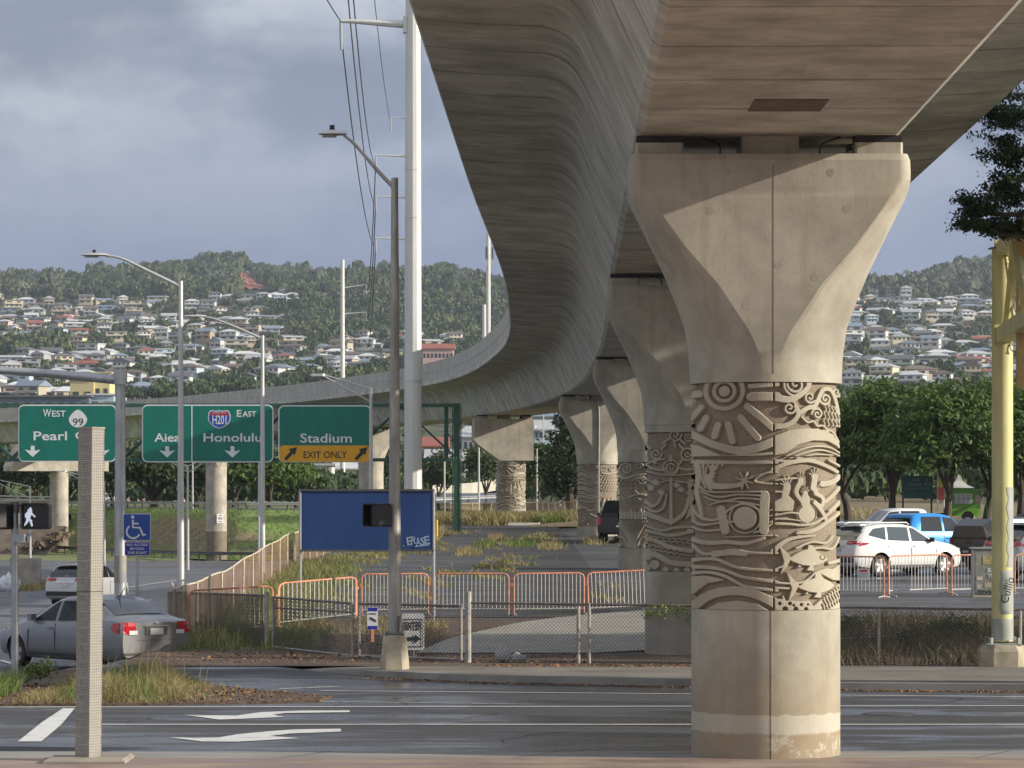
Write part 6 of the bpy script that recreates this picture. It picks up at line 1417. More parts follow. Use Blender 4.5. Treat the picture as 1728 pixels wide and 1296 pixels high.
build_car('pickup', 'white pickup facing left with its bed and red lamp behind the blue pickup', 'pickup', wl(1518, 127), R(196), P_WHITE, 'pickup_truck', .93)
B = build_car('pickup', 'black pickup with a canopy over its bed behind the utility cabinet', 'pickup', wl(1742, 107.5), R(33), P_BLACK, 'pickup_truck', .98)
mb = MB(); mb.loft([[(x, y, z) for y, z in ((-.90*k, 1.2), (-.72*k, 1.80-q), (.72*k, 1.80-q), (.90*k, 1.2))] for x, k, q in ((-.98, 1, 0), (-2.45, 1, 0), (-2.80, .97, .22))]); mb.build('canopy', P_BLACK, B)
for sg in (1, -1): mb = MB(); mb.add([(-1.1, sg*.875, 1.3), (-2.4, sg*.875, 1.3), (-2.35, sg*.765, 1.68), (-1.1, sg*.765, 1.68)], [(0, 1, 2, 3)]); mb.build('canopy_window', M_GLASS, B)
build_car('suv', 'silver SUV cut by the right edge of the view past the yellow column', 'car', wl(1795, 99), R(30), P_SILVER, 'parked_car', 1.08)
build_car('sedan', 'dark grey sedan parked in the second row above the black pickup', 'car', wl(1676, 118), R(200), P_DGREY, 'parked_car', 1.05)
build_car('sedan', 'silver sedan mostly hidden between the front pier and the white compact SUV', 'car', wl(1408, 117), R(40), P_SILVER, 'parked_car', 1.0)
build_car('pickup', 'black pickup seen from behind its tailgate beside the fourth carved pier', 'pickup', wl(1050, 141), R(86), P_BLACK, 'pickup_truck', .98)
build_car('sedan', 'dark car at the right edge behind the yellow column, with a red lamp', 'car', wl(1738, 132), R(150), P_BLACK, 'parked_car', 1.0)
V_ = build_car('suv', 'white passenger van driving on the freeway above the green bank', 'van', (xx(182, 420), 420, 1.62), R(10), P_WHITE, 'van', .92, cut_wells=False)
# ---- driver of the sedan: one skinned body
def person(label, parent_T, loc, yaw):
    V = [((0,0,0),.14),((0,0,.18),.145),((.02,0,.40),.15),((.02,0,.50),.07),((.04,0,.58),.065),((.06,0,.70),.10),((.02,.20,.42),.07),((.18,.24,.20),.05),((.42,.18,.26),.035),((.50,.16,.28),.03),((.02,-.20,.42),.07),((.18,-.24,.20),.05),((.42,-.18,.26),.035),((.50,-.16,.28),.03),((.20,.10,0),.10),((.45,.11,.04),.08),((.55,.11,-.30),.05),((.20,-.10,0),.10),((.45,-.11,.04),.08),((.55,-.11,-.30),.05)]
    E = [(0,1),(1,2),(2,3),(3,4),(4,5),(2,6),(6,7),(7,8),(8,9),(2,10),(10,11),(11,12),(12,13),(0,14),(14,15),(15,16),(0,17),(17,18),(18,19)]
    me = bpy.data.meshes.new('person'); me.from_pydata([v[0] for v in V], E, []); o = bpy.data.objects.new('person', me); C.objects.link(o)
    md = o.modifiers.new('s', 'SKIN'); 
    for i, v in enumerate(V): me.skin_vertices[0].data[i].radius = (v[1], v[1])
    me.skin_vertices[0].data[0].use_root = True; sb = o.modifiers.new('u', 'SUBSURF'); sb.levels = 2; sb.render_levels = 2
    bpy.context.view_layer.update(); nm = bpy.data.meshes.new_from_object(o.evaluated_get(bpy.context.evaluated_depsgraph_get())); o.modifiers.clear(); o.data = nm; nm.shade_smooth()
    nm.materials.clear(); nm.materials.append(mat('dark_clothes', (.05, .05, .06), .9)); nm.materials.append(mat('skin', (.35, .22, .15), .6))
    for p in nm.polygons:
        if p.center.z > .53 or (p.center.x > .40 and p.center.z > .15): p.material_index = 1
    o.location = loc; o.rotation_euler = (0, 0, yaw); setp(o, label, 'person')
    h = blob('hair', .105, .11, .10, 3, mat('dark_hair', (.012, .010, .008), .8), o, (.035, 0, .745), amp=.05); return o
c, s_ = math.cos(R(131)), math.sin(R(131)); sl = SED.location
person('driver in dark clothes seated behind the side window of the grey sedan', None, (sl.x+.10*c-.38*s_, sl.y+.10*s_+.38*c, sl.z+.56), R(131))
# food trailer, tent, flag, guide sign in the lot
Y = 170; X = xx(1637, Y); z0 = g(X, Y)+.05; T = thing('food_trailer', 'lime green food trailer with a menu board parked under the trees', 'trailer', (X, Y, z0)); s_ = Y/F
MG = mat('lime_paint', (.16, .42, .03), .4, var=.06, scale=2); mb = MB(); mb.box(-.4, 0, 1.05, 52*s_, 2.0, 1.35, bev=.08); mb.build('body', MG, T)
mb = MB(); mb.box(.75, -.9, 1.05, .04, .3, 1.33); mb.build('corner_trim', M_TRIM, T)
for i in range(8): mb = MB(); mb.box(-.85+.24*(i % 4), -1.01, 1.42-.28*(i//4), .21, .02, .25); mb.build('menu_panel', M_WHITE, T)
mb = MB(); mb.box(.27, -1.01, 1.25, .28, .02, .4); mb.build('poster', mat('poster_red', (.5, .2, .15), .5, col2=(.6, .6, .55), scale=6), T)
mb = MB(); mb.prism([(.32*math.cos(t)-.25, -1.005, .30+.34*math.sin(t)) for t in np.linspace(0, PI, 12)], (0, .3, 0)); mb.build('wheel_well', M_WELL, T); wheel(T, -.25, -.86, .27, .2, -1)
mb = MB(); mb.tube([(-1.2, 0, .5), (-2.0, 0, .45)], .05, 6); mb.build('drawbar', M_TRIM, T); mb = MB(); mb.box(-.4, 0, 1.78, 1.2, .9, .1, bev=.05); mb.build('roof_vent', MG, T)
Y = 173; X = xx(1618, Y); z0 = g(X, Y); T = thing('canopy_tent', 'white peaked canopy tent standing over the lime trailer', 'tent', (X, Y, z0)); w_ = .72; ze = zz(823, Y)-z0; zp = zz(801, Y)-z0
rings = [[(sx*w_*k, sy*w_*k, z) for sx, sy in ((-1,-1),(1,-1),(1,1),(-1,1))] for k, z in ((1.0, ze-.12), (1.0, ze), (.60, ze+.13), (.25, ze+.36), (.04, zp))]; mb = MB(); mb.loft(rings); mb.build('roof', M_WHITE, T)
for sx in (-1, 1):
    for sy in (-1, 1): mb = MB(); mb.tube([(sx*w_*.97, sy*w_*.97, 0), (sx*w_*.97, sy*w_*.97, ze)], .03, 6); mb.build('leg', M_ALU, T)
Y = 165; X = xx(1587, Y); z0 = g(X, Y); T = thing('feather_flag', 'tall rainbow feather flag left of the white canopy tent', 'flag', (X, Y, z0)); s_ = Y/F
for (y0, y1, nm, c) in ((789, 805, 'upper_cloth', (.35, .58, .70)), (805, 822, 'middle_cloth', (.70, .62, .20)), (822, 844, 'lower_cloth', (.62, .12, .10))):
    mb = MB(); P = [(-.13 if y0 > 790 else .0, zz(y0, Y)), (.17 if y0 > 790 else .12, zz(y0, Y)), (.20, zz(y1, Y)), (-.12, zz(y1, Y))]; mb.prism([(a, .01*b, b-z0) for a, b in P], (0, .02, 0)); mb.build(nm, mat(nm, c, .6, var=.3, scale=6), T)
mb = MB(); mb.tube([(-.15, 0, 0), (-.15, 0, zz(800, Y)-z0), (.05, 0, zz(788, Y)-z0)], .02, 6); mb.build('pole', M_GALV, T)
Y = 168; X = xx(1548, Y); z0 = g(X, Y); T = thing('guide_sign', 'dark green Gate and Section guide board behind the tree trunks', 'sign', (X, Y, z0)); s_ = Y/F; zc_ = zz(822, Y)-z0
mb = MB(); mb.box(0, 0, zc_, 52*s_, .06, 38*s_); mb.build('panel', mat('dull_green', (.02, .10, .09), .5), T)
for sx in (-24, 24): mb = MB(); mb.box(sx*s_, .06, zc_/2, .08, .08, zc_+.5); mb.build('post', M_TRIM, T)
MD_ = mat('dim_lettering', (.30, .36, .34), .6)
for t, px_, py_, w2, h2 in (('Gate', 1546, 809, 12, 5.5), ('6', 1564, 809, 3, 5.5), ('Section', 1544, 817, 21, 5.5), ('R-V', 1566, 817, 10, 5.5), ('Handicap', 1540, 824, 16, 3), ('Parking', 1560, 824, 14, 3)): tfit(t, w2*s_, h2*s_, MD_, T, ((px_-1548)*s_, -.04, zz(py_, Y)-z0))
for px_, Y_, lb in ((1700, 160, 'orange traffic cone at the lot edge right of the trailer'), (1601, 158, 'orange traffic cone below the feather flag')):
    X = xx(px_, Y_); T = thing('traffic_cone', lb, 'traffic cone', (X, Y_, g(X, Y_)+.04)); mb = MB(); mb.lathe([(.17, .04), (.03, .72)], 14); mb.build('cone', mat('cone_orange', (.8, .2, .02), .5), T); mb = MB(); mb.box(0, 0, .02, .4, .4, .04); mb.build('base', M_TRIM, T)
# ---------------------------------------------------------------- vegetation
def leafmat(name, c1, c2, c3=None, s=.6, trans=.25):
    m = bpy.data.materials.new(name); n, l = nodes(m); b = n['Principled BSDF']; b.inputs['Roughness'].default_value = .55; b.inputs['Specular IOR Level'].default_value = .35
    tc = n.new('ShaderNodeTexCoord'); a = noise(n, l, tc.outputs['Object'], s, 4, .6); f = noise(n, l, tc.outputs['Object'], s*14, 3, .7)
    col = mixn(n, l, ramp(n, l, a, .38, .62), c1, c2); col = mixn(n, l, ramp(n, l, f, .50, .66, 0, .8), col, c3 or tuple(min(1, x*1.6) for x in c2)); l.new(col, b.inputs['Base Color'])
    if trans:
        t = n.new('ShaderNodeBsdfTranslucent'); l.new(col, t.inputs['Color']); mx = n.new('ShaderNodeMixShader'); mx.inputs[0].default_value = trans
        l.new(b.outputs[0], mx.inputs[1]); l.new(t.outputs[0], mx.inputs[2]); l.new(mx.outputs[0], n['Material Output'].inputs['Surface'])
    return m
L_MONKEY = leafmat('broad_leaf_green', (.045, .085, .016), (.085, .15, .028), (.19, .27, .05)); L_DARK = leafmat('dark_leaf', (.016, .034, .012), (.035, .06, .02), (.05, .085, .03)); L_MID = leafmat('mid_leaf', (.03, .055, .015), (.07, .10, .03)); L_DRY = leafmat('dry_grass_blade', (.32, .25, .12), (.42, .35, .17), (.24, .26, .09), 1.2); L_GRASS = leafmat('green_grass_blade', (.10, .17, .04), (.20, .27, .07), (.33, .33, .12), 1.5); L_LITTER = leafmat('fallen_leaf', (.22, .11, .05), (.34, .19, .09), (.12, .07, .04), 3, 0)
L_BROWN = leafmat('brown_dead_stalk', (.13, .085, .05), (.20, .14, .08), (.10, .11, .04), 1.2); L_OLIVE = leafmat('olive_weed', (.07, .085, .03), (.12, .12, .05), (.16, .13, .07), 1.2)
M_BARK = mat('tree_bark', (.085, .065, .048), .9, var=.35, scale=4, stretch=(1, 1, .3), bump=.6)
def leafcloud(blobs, n_, size, rs, up=.35, shell=.55, flat=1.0):
    """blobs: (x,y,z,rx,ry,rz). Leaf-sized quads spread through the outer volume, grouped in clumps."""
    B = np.array(blobs, float); wgt = (B[:, 3]*B[:, 5]+B[:, 3]*B[:, 4]); wgt /= wgt.sum()
    nc = max(8, n_//26); ib = rs.choice(len(B), nc, p=wgt); d = rs.normal(size=(nc, 3)); d /= np.linalg.norm(d, axis=1)[:, None]; d[:, 2] = np.where(d[:, 2] < -.35, -d[:, 2]*.5, d[:, 2])
    r_ = (shell+(1-shell)*rs.random(nc)**.6); cc = B[ib, :3]+d*B[ib, 3:]*r_[:, None]
    k = rs.integers(0, nc, n_); csz = size*2.2; o_ = rs.normal(size=(n_, 3))*csz*np.array([1, 1, .55]); c = cc[k]+o_
    nrm = d[k]*.7+rs.normal(size=(n_, 3))*.55+np.array([0, 0, up]); nrm /= np.linalg.norm(nrm, axis=1)[:, None]
    a = np.cross(nrm, rs.normal(size=(n_, 3))); a /= np.linalg.norm(a, axis=1)[:, None]+1e-9; b = np.cross(nrm, a); s_ = size*(.6+.8*rs.random(n_))[:, None]
    V = np.stack([c-a*s_, c-b*s_*.45+nrm*s_*.1, c+a*s_, c+b*s_*.45+nrm*s_*.1], 1).reshape(-1, 3)
    return V, np.arange(n_*4).reshape(-1, 4)
def tree(label, x, y, z, H, crown, leaf, nleaf, size, lm, seed=0, trunk_r=.25, limbs=6, cat='tree', fork=.35, group=None, up=.35, name='tree'):
    rs = np.random.default_rng(seed); T = thing(name, label, cat, (x, y, z), 0, group)
    mb = MB(); top = H*fork; lean = rs.normal(0, .25, 2); P = [(0, 0, -.3), (lean[0]*.3, lean[1]*.3, top*.5), (lean[0], lean[1], top)]; mb.tube(catmull(P, 4), [trunk_r*(1.25-.5*i/8) for i in range(9)], 10); mb.build('trunk', M_BARK, T, smooth=True)
    for k in range(limbs):
        b = crown[k % len(crown)]; e = (b[0]*.85, b[1]*.85, b[2]); mid = (lean[0]+(e[0]-lean[0])*.5+rs.normal(0, .3), lean[1]+(e[1]-lean[1])*.5+rs.normal(0, .3), top+(e[2]-top)*.62+abs(rs.normal(0, .2)))
        q = catmull([(lean[0], lean[1], top-.1), mid, e], 5); mb = MB(); mb.tube(q, [trunk_r*(.62-.5*i/(len(q)-1)) for i in range(len(q))], 7); mb.build('limb', M_BARK, T, smooth=True)
    V, Fq = leafcloud(crown, nleaf, size, rs, up); fast('crown', V, Fq, lm, T); return T
def umb(rx, h0, h1, n_, seed, ry=None, zlo=.55):
    rs = np.random.default_rng(seed); out = []
    for i in range(n_):
        a = rs.random()*2*PI; q = math.sqrt(rs.random())*.72; out.append((rx*q*math.cos(a), (ry or rx)*q*math.sin(a), h0+(h1-h0)*(1-q*q*.8)*(zlo+(.92-zlo)*rs.random()), rx*.40, (ry or rx)*.40, (h1-h0)*.30))
    return out
# near tree at the upper right: lobes by place, trunk beyond the right edge
Y = 56; X = 15.5; z0 = g(X, Y); lob = []
for (px, py, rx_, rz_, dy) in ((1716,200,.55,.50,0),(1690,235,.42,.42,.5),(1738,160,.7,.5,1),(1700,268,.5,.36,-.3),(1690,320,.38,.22,.3),(1668,352,.40,.26,0),(1720,350,.55,.42,.8),(1645,342,.24,.12,.2),(1636,377,.26,.15,-.2),(1690,382,.45,.16,.2),(1750,300,.9,.6,0),(1672,190,.22,.18,.4),(1760,380,.8,.3,.5),(1780,220,1.0,.9,0)):
    p = W(px, py, Y+dy); lob.append((p.x-X, p.y-Y, p.z-z0, rx_, rx_*1.6, rz_))
off = [(a, b, c, 1.7, 1.9, 1.1) for a, b, c in ((-3.2, 0, 11.0), (-1, 1.5, 12.5), (1.5, -1, 12.8), (3.5, 1, 11.2), (-2.5, -2, 9.2), (0, 2.5, 10.2), (2.6, -2.4, 9.6), (-3.6, 1.6, 8.6), (4.6, 0, 9.0))]
T = tree('large dark broadleaf tree hanging in from the right edge above the yellow frame', X, Y, z0, 12, off, .3, 26000, .13, L_DARK, 3, .38, 6)
rs = np.random.default_rng(11); sprays = []
for (a_, b_, c_, ra, rb, rc) in lob:
    for q in range(int(7+ra*16)):
        d_ = rs.normal(size=3); d_ /= np.linalg.norm(d_); k_ = rs.random()**.4; rr_ = rs.uniform(.10, .19); sprays.append((a_+d_[0]*ra*k_, b_+d_[1]*rb*k_, c_+d_[2]*rc*k_, rr_*1.3, rr_*1.3, rr_*.5))
V, Fq = leafcloud(sprays, 21000, .036, rs, .1, .1); fast('crown', V, Fq, L_DARK, T)
for (px, py) in ((1640, 350), (1690, 250), (1670, 385)):
    e = W(px, py, Y); mb = MB(); mb.tube(catmull([(-1.5, 0, 8.6), ((e.x-X+1.0), .2, e.z-z0-.1), (e.x-X, 0, e.z-z0)], 6), [.10, .09, .085, .08, .07, .06, .05, .045, .04, .03, .025, .02, .012], 6); mb.build('limb', M_BARK, T)
# unseen tree, added and sized to shade the second pier
tree('added unseen tree beyond the right edge that shades the second pier', 22.5, 65.8, -.1, 14, umb(5.0, 4.0, 18.0, 22, 8, ry=2.9, zlo=.05), .3, 16000, .42, L_MONKEY, 8, .35)
# lot trees
for i, (px, Yt, r_, ht, hb, sd, lb) in enumerate(((1505, 172, 3.3, 655, 835, 21, 'round leafy lot tree whose crown peaks right of the front pier'), (1432, 176, 3.2, 668, 830, 22, 'lot tree half hidden by the right side of the front pier'), (1598, 165, 3.4, 640, 838, 23, 'largest round lot tree over the guide board and feather flag'), (1664, 170, 3.3, 648, 835, 24, 'lot tree passing behind the yellow column'), (1722, 166, 3.3, 640, 840, 25, 'lot tree at the right edge beyond the yellow column'), (1790, 168, 3.4, 640, 840, 26, 'lot tree just beyond the right edge'))):
    X = xx(px, Yt); z0 = g(X, Yt); h1 = zz(ht, Yt)-z0; h0 = zz(hb-48, Yt)-z0
    cr = umb(r_, h0, h1, 20, sd, zlo=.08)
    tree(lb, X, Yt, z0, h1, cr, .1, 17000, .15, L_MONKEY, sd, .20, 6, fork=.22, group='leafy trees along the parking lot')
# big dark tree right of the hammerhead pier
Yt = 235; X = xx(962, Yt); z0 = g(X, Yt); cr = [(a, b*1.3, c, rr, rr, rr*1.1) for a, b, c, rr in ((0,0,2.6,1.5),(-.4,.4,4.0,1.5),(.2,0,5.4,1.4),(.3,.2,6.8,1.2),(-.6,0,3.0,1.4),(.5,0,8.0,.9),(-.2,0,1.6,1.4))]
tree('tall dark dense tree in the gap between the hammerhead and fourth piers', X, Yt, z0, 9, cr, .1, 6500, .17, L_DARK, 31, .3, 4)
for px, Yt, r_, py, sd, lb in ((905, 262, 1.4, 745, 32, 'slender green tree behind the slim pole right of the hammerhead pier'), (818, 300, 1.8, 748, 33, 'dark green tree just left of the hammerhead pier behind the ramp'), (740, 310, 1.5, 765, 34, 'small green tree between the tall steel pole and the gantry post'), (650, 330, 1.6, 760, 35, 'green tree partly hidden by the tall steel pole')):
    X = xx(px, Yt); z0 = g(X, Yt)-.3; h1 = zz(py, Yt)-z0; tree(lb, X, Yt, z0, h1, umb(r_, h1*.3, h1, 9, sd), .1, 3600, .19, L_MID, sd, .16, 4, fork=.3)
# trees on the freeway side at the left
for px, Yt, r_, ptop, sd, n_, mm, lb in ((262, 352, 5.4, 762, 41, 8000, L_MID, 'spreading tree with dark forked trunk between the mast pole and the corner lamp'), (455, 350, 5.2, 768, 42, 9000, L_MONKEY, 'dense round green tree below the Honolulu and Stadium signs'), (395, 366, 4.4, 770, 43, 6000, L_DARK, 'dark tree just right of the numbered pier'), (330, 372, 4.0, 775, 44, 5000, L_MID, 'tree behind the double armed lamp left of the numbered pier'), (66, 372, 5.5, 770, 45, 8000, L_MID, 'green feathery tree above the left overpass'), (5, 380, 5.0, 775, 46, 6000, L_DARK, 'dark tree at the left edge above the overpass rails'), (112, 384, 4.6, 785, 47, 5000, L_DARK, 'dark tree behind the brown based pier and patterned pillar'), (190, 390, 4.0, 790, 48, 4000, L_MID, 'tree seen between the patterned pillar and the mast pole'), (500, 372, 3.2, 790, 49, 4000, L_MID, 'small tree just left of the blue board')):
    X = xx(px, Yt); z0 = 1.4; h1 = zz(ptop, Yt)-z0; tree(lb, X, Yt, z0, h1, umb(r_*1.15, h1*.30, h1, 14, sd), .1, int(n_*1.5), .30, mm, sd, .42 if px == 262 else .30, 7 if px == 262 else 4, fork=.22)
# grass, weeds and litter
def blades(name, pts, h, wd, m, seed, lean=.5, kind='stuff', label=None, cat=None):
    rs = np.random.default_rng(seed); n_ = len(pts); P = np.array(pts, float); hh = h*(.35+.9*rs.random(n_)**1.3) if not hasattr(h, '__len__') else np.array(h)*(.5+.8*rs.random(n_))
    a = rs.random(n_)*2*PI; dr = np.stack([np.cos(a), np.sin(a), 0*a], 1); l_ = lean*rs.random(n_)*hh; side = np.stack([-np.sin(a), np.cos(a), 0*a], 1)*wd
    side[:, 0] = wd*np.sign(rs.normal(size=n_))*(.6+.4*rs.random(n_)); side[:, 1] *= .4
    m_ = P+dr*(l_*.35)[:, None]+np.array([0, 0, 1.])*(hh*.6)[:, None]; t_ = P+dr*l_[:, None]+np.array([0, 0, 1.])*hh[:, None]
    V = np.stack([P-side, P+side, m_+side*.8, m_-side*.8, t_+side*.1, t_-side*.1], 1).reshape(-1, 3); k = np.arange(n_)[:, None]*6
    Fq = np.concatenate([k+np.array([0, 1, 2, 3]), k+np.array([3, 2, 4, 5])], 0)
    o = fast(name, V, Fq, m)
    if kind: o['kind'] = kind
    else: setp(o, label, cat)
    return o
def scat(n_, fn, seed, zf=None, keep=None):
    r_ = random.Random(seed); out = []
    while len(out) < n_:
        x, y = fn(r_)
        if keep and not keep(x, y): continue
        out.append((x, y, (zf or g)(x, y)))
    return out
# island in front of the sedan
isl = [G(x, y, -.13) for x, y in ((-40,1160),(120,1130),(200,1122),(290,1138),(360,1160),(560,1178),(540,1185),(250,1190),(-40,1192))]
mb = MB(); mb.prism([(p.x, p.y, -.15) for p in isl], (0, 0, .055)); o = mb.build('traffic_island', M_DIRT); o['kind'] = 'structure'
def inpoly(x, y, P):
    c = False
    for i in range(len(P)):
        a, b = P[i], P[i-1]
        if (a.y > y) != (b.y > y) and x < (b.x-a.x)*(y-a.y)/(b.y-a.y)+a.x: c = not c
    return c
zi = lambda x, y: -.095
def isf(r_): return (r_.gauss(-6.9, 1.0), r_.uniform(52.3, 60.2))
pts = scat(7000, isf, 1, zi, lambda x, y: inpoly(x, y, isl) and x > -8.1)
blades('island_grass', pts, [.30*math.exp(-((p[0]+6.6)/1.15)**2)*(.6+.5*math.sin(p[0]*5+p[1]))+.04 for p in pts], .006, L_DRY, 2, 1.5)
pts = scat(1300, isf, 3, zi, lambda x, y: inpoly(x, y, isl) and -7.4 < x < -5.3); blades('island_grass', pts, [.26*math.exp(-((p[0]+6.8)/1.0)**2)+.04 for p in pts], .006, L_GRASS, 4, 1.4)
pts = scat(3000, lambda r_: (r_.uniform(-10.2, -8.45), r_.uniform(52.6, 56)), 5, zi); blades('island_grass', pts, .40, .008, L_GRASS, 6, 1.1)
pts = scat(120, isf, 7, zi, lambda x, y: inpoly(x, y, isl) and -7.4 < x < -5.0 and y < 58); blades('tall_grass_stems', pts, .80, .004, L_DRY, 8, .6)
V, Fq = leafcloud([(0,0,.18,.22,.22,.18),(.2,.1,.25,.18,.18,.16),(-.2,0,.14,.2,.2,.12)], 420, .045, rs, .5, .1); o = fast('small_shrub', V, Fq, L_GRASS, None, (xx(62, 57.5), 57.5, -.05)); setp(o, 'small leafy green shrub beside the signal pole on the island', 'shrub')
def litter(name, n_, fn, seed, size=.03, keep=None, zf=None, m=None):
    r_ = random.Random(seed); V = []; Fc = []
    P = scat(n_, fn, seed, zf, keep)
    for (x, y, z) in P:
        a = r_.random()*6.28; s_ = size*(.5+r_.random()); u = Vector((math.cos(a)*s_, math.sin(a)*s_, r_.uniform(-.3, .6)*s_)); v = Vector((-math.sin(a)*s_*.5, math.cos(a)*s_*.5, r_.uniform(0, .7)*s_)); c = Vector((x, y, z+.012)); k = len(V)
        V += [tuple(c-u), tuple(c-v), tuple(c+u), tuple(c+v)]; Fc.append((k, k+1, k+2, k+3))
    o = fast(name, V, Fc, m or L_LITTER); o['kind'] = 'stuff'; return o
litter('leaf_litter', 1500, lambda r_: (r_.uniform(-9, -3.0), r_.uniform(51.7, 58)), 11, .028, lambda x, y: inpoly(x, y, isl), zi)
kb = lambda x: float(np.interp(x, [-7.2, -6, -4.8, -3.6, -2.2, -.7, .9, 3, 5.6, 8.9, 20], [66.2, 64.2, 62.8, 61.4, 60.4, 59.2, 58.6, 57.8, 56.8, 56.4, 55.9]))
litter('leaf_litter', 2600, lambda r_: (lambda x: (x, kb(x)-abs(r_.gauss(0, .22))-.03))(r_.uniform(-5, 12)), 12, .022, None, lambda x, y: -.13)
litter('leaf_litter', 3600, lambda r_: (lambda x: (x, r_.uniform(62.0, 63.2)-(.4 if x > 4 else 0)))(r_.uniform(-.5, 13)), 13, .03, None, lambda x, y: -.03 if x < 4.5 else -.05)
litter('leaf_litter', 5000, lambda r_: (r_.uniform(-7.2, 1.5), r_.uniform(63.6, 79)), 14, .035)
# vegetated bank behind the right-hand fence
pts = scat(4500, lambda r_: (r_.uniform(4.6, 13.5), r_.uniform(62.6, 75)), 15); pts = [p for p in pts if math.sin(p[0]*2.1)*math.sin(p[1]*.9)+math.sin(p[0]*.7+1)*.6 > -.35]; blades('bank_weeds', pts, .36, .009, L_BROWN, 16, 1.8)
pts = scat(4000, lambda r_: (r_.uniform(4.6, 13.5), r_.uniform(63.0, 77)), 17); pts = [p for p in pts if math.sin(p[0]*1.3+2)*math.sin(p[1]*1.1)+.5*math.sin(p[0]*3) > -.5]; blades('bank_weeds', pts, .32, .010, L_OLIVE, 18, 1.7)
V, Fq = leafcloud([(a, b, g(a, b)+.12, .9, .8, .28) for a, b in [(5+1.1*i, 66+((i*7) % 5)*1.6) for i in range(8)]], 5200, .05, rs, .5, .1); o = fast('bank_shrubs', V, Fq, L_MID); o['kind'] = 'stuff'
# weeds behind barriers at the left, along the tan fence and under the board
def wd(n_, fn, h, seed, m, keep=None, name='weeds', lean=1.1, wdt=.012): blades(name, scat(n_, fn, seed, None, keep), h, wdt, m, seed+1, lean)
wd(5000, lambda r_: (-7.3+abs(r_.gauss(0, .9)), r_.uniform(69, 112)), .34, 20, L_DRY); wd(4500, lambda r_: (-7.2+abs(r_.gauss(0, 1.0)), r_.uniform(70, 110)), .36, 22, L_GRASS)
wd(1500, lambda r_: (r_.uniform(-7.0, -4.2), r_.uniform(68, 76)), .20, 24, L_GRASS, lambda x, y: math.sin(x*3)*math.sin(y*1.7) > -.3); wd(1800, lambda r_: (r_.uniform(-6.8, -1.5), r_.uniform(72, 82)), .22, 26, L_DRY, lambda x, y: math.sin(x*2.3)*math.sin(y*1.3) > .2)
pat = lambda x, y: math.sin(x*1.9+.4*y)*math.sin(y*.45+x*.7)+.5*math.sin(x*.8-y*.21)
wd(6500, lambda r_: (r_.uniform(-7, 3.2), r_.uniform(90, 165)), .20, 28, L_DRY, lambda x, y: pat(x, y)+.5*math.sin(x*5.1+y*.9) > (.40 if x < -2 else 1.0), lean=1.4, wdt=.016); wd(3000, lambda r_: (r_.uniform(-7, 2), r_.uniform(92, 150)), .16, 30, L_GRASS, lambda x, y: pat(x, y)+.5*math.sin(x*4.3-y*.8) > (.65 if x < -3 else 1.15), lean=1.4, wdt=.016)
for i, (px, py, r_) in enumerate(((818, 946, .35), (838, 938, .3), (790, 955, .4), (880, 945, .5), (930, 948, .4), (1000, 942, .4), (1080, 955, .5), (1050, 940, .3))):
    q = G(px, py, .5); wd(420, lambda rr, q=q, r_=r_: (rr.gauss(q.x, r_*.6), rr.gauss(q.y, 1.2)), .32, 40+i*2, L_DRY if i % 3 else L_GRASS)
# tall weeds round the hammerhead pier and behind the lot
wd(7500, lambda r_: (r_.uniform(-4.9, 4.0), r_.uniform(192, 202)), .75, 60, L_DRY, lambda x, y: y > 194+1.5*math.sin(x), wdt=.03); wd(6500, lambda r_: (r_.uniform(-4.9, 3.8), r_.uniform(193, 203)), .70, 62, L_GRASS, lambda x, y: y > 195+1.4*math.sin(x*1.3+1), wdt=.03)
wd(1800, lambda r_: (r_.uniform(-4.8, -3.2), r_.uniform(138, 160)), .5, 64, L_DRY, wdt=.02)
wd(9000, lambda r_: (lambda x: (x, foot(x)+r_.uniform(-5, 22)))(r_.uniform(-60, -14)), .30, 66, L_GRASS, lambda x, y: not (-40 < x < -27 and 2 < y-foot(x) < 18), wdt=.045, name='bank_grass')
wd(2500, lambda r_: (lambda x: (x, foot(x)+r_.uniform(1, 18)))(r_.uniform(-42, -26)), .28, 68, L_DRY, wdt=.045, name='bank_grass')
wd(2500, lambda r_: (xx(r_.uniform(0, 110), 165), r_.uniform(155, 172)), .35, 70, L_DRY, wdt=.025); wd(1600, lambda r_: (r_.uniform(5, 22), r_.uniform(178, 200)), .3, 72, L_DRY, wdt=.03)
# vine on the fence at the shaded pier
r_ = random.Random(3); V = []; Fc = []
V, Fq = leafcloud([(2.6+.18*i, 63.25, 1.02+.05*math.sin(i)-.12*max(0, math.sin(i*1.7)), .16, .06, .10+.22*max(0, math.sin(i*1.7))) for i in range(12)], 620, .035, rs, .2, .1); o = fast('hanging_vine', V, Fq, L_GRASS); setp(o, 'leafy green vine trailing over the fence rail before the shaded pier', 'vine')
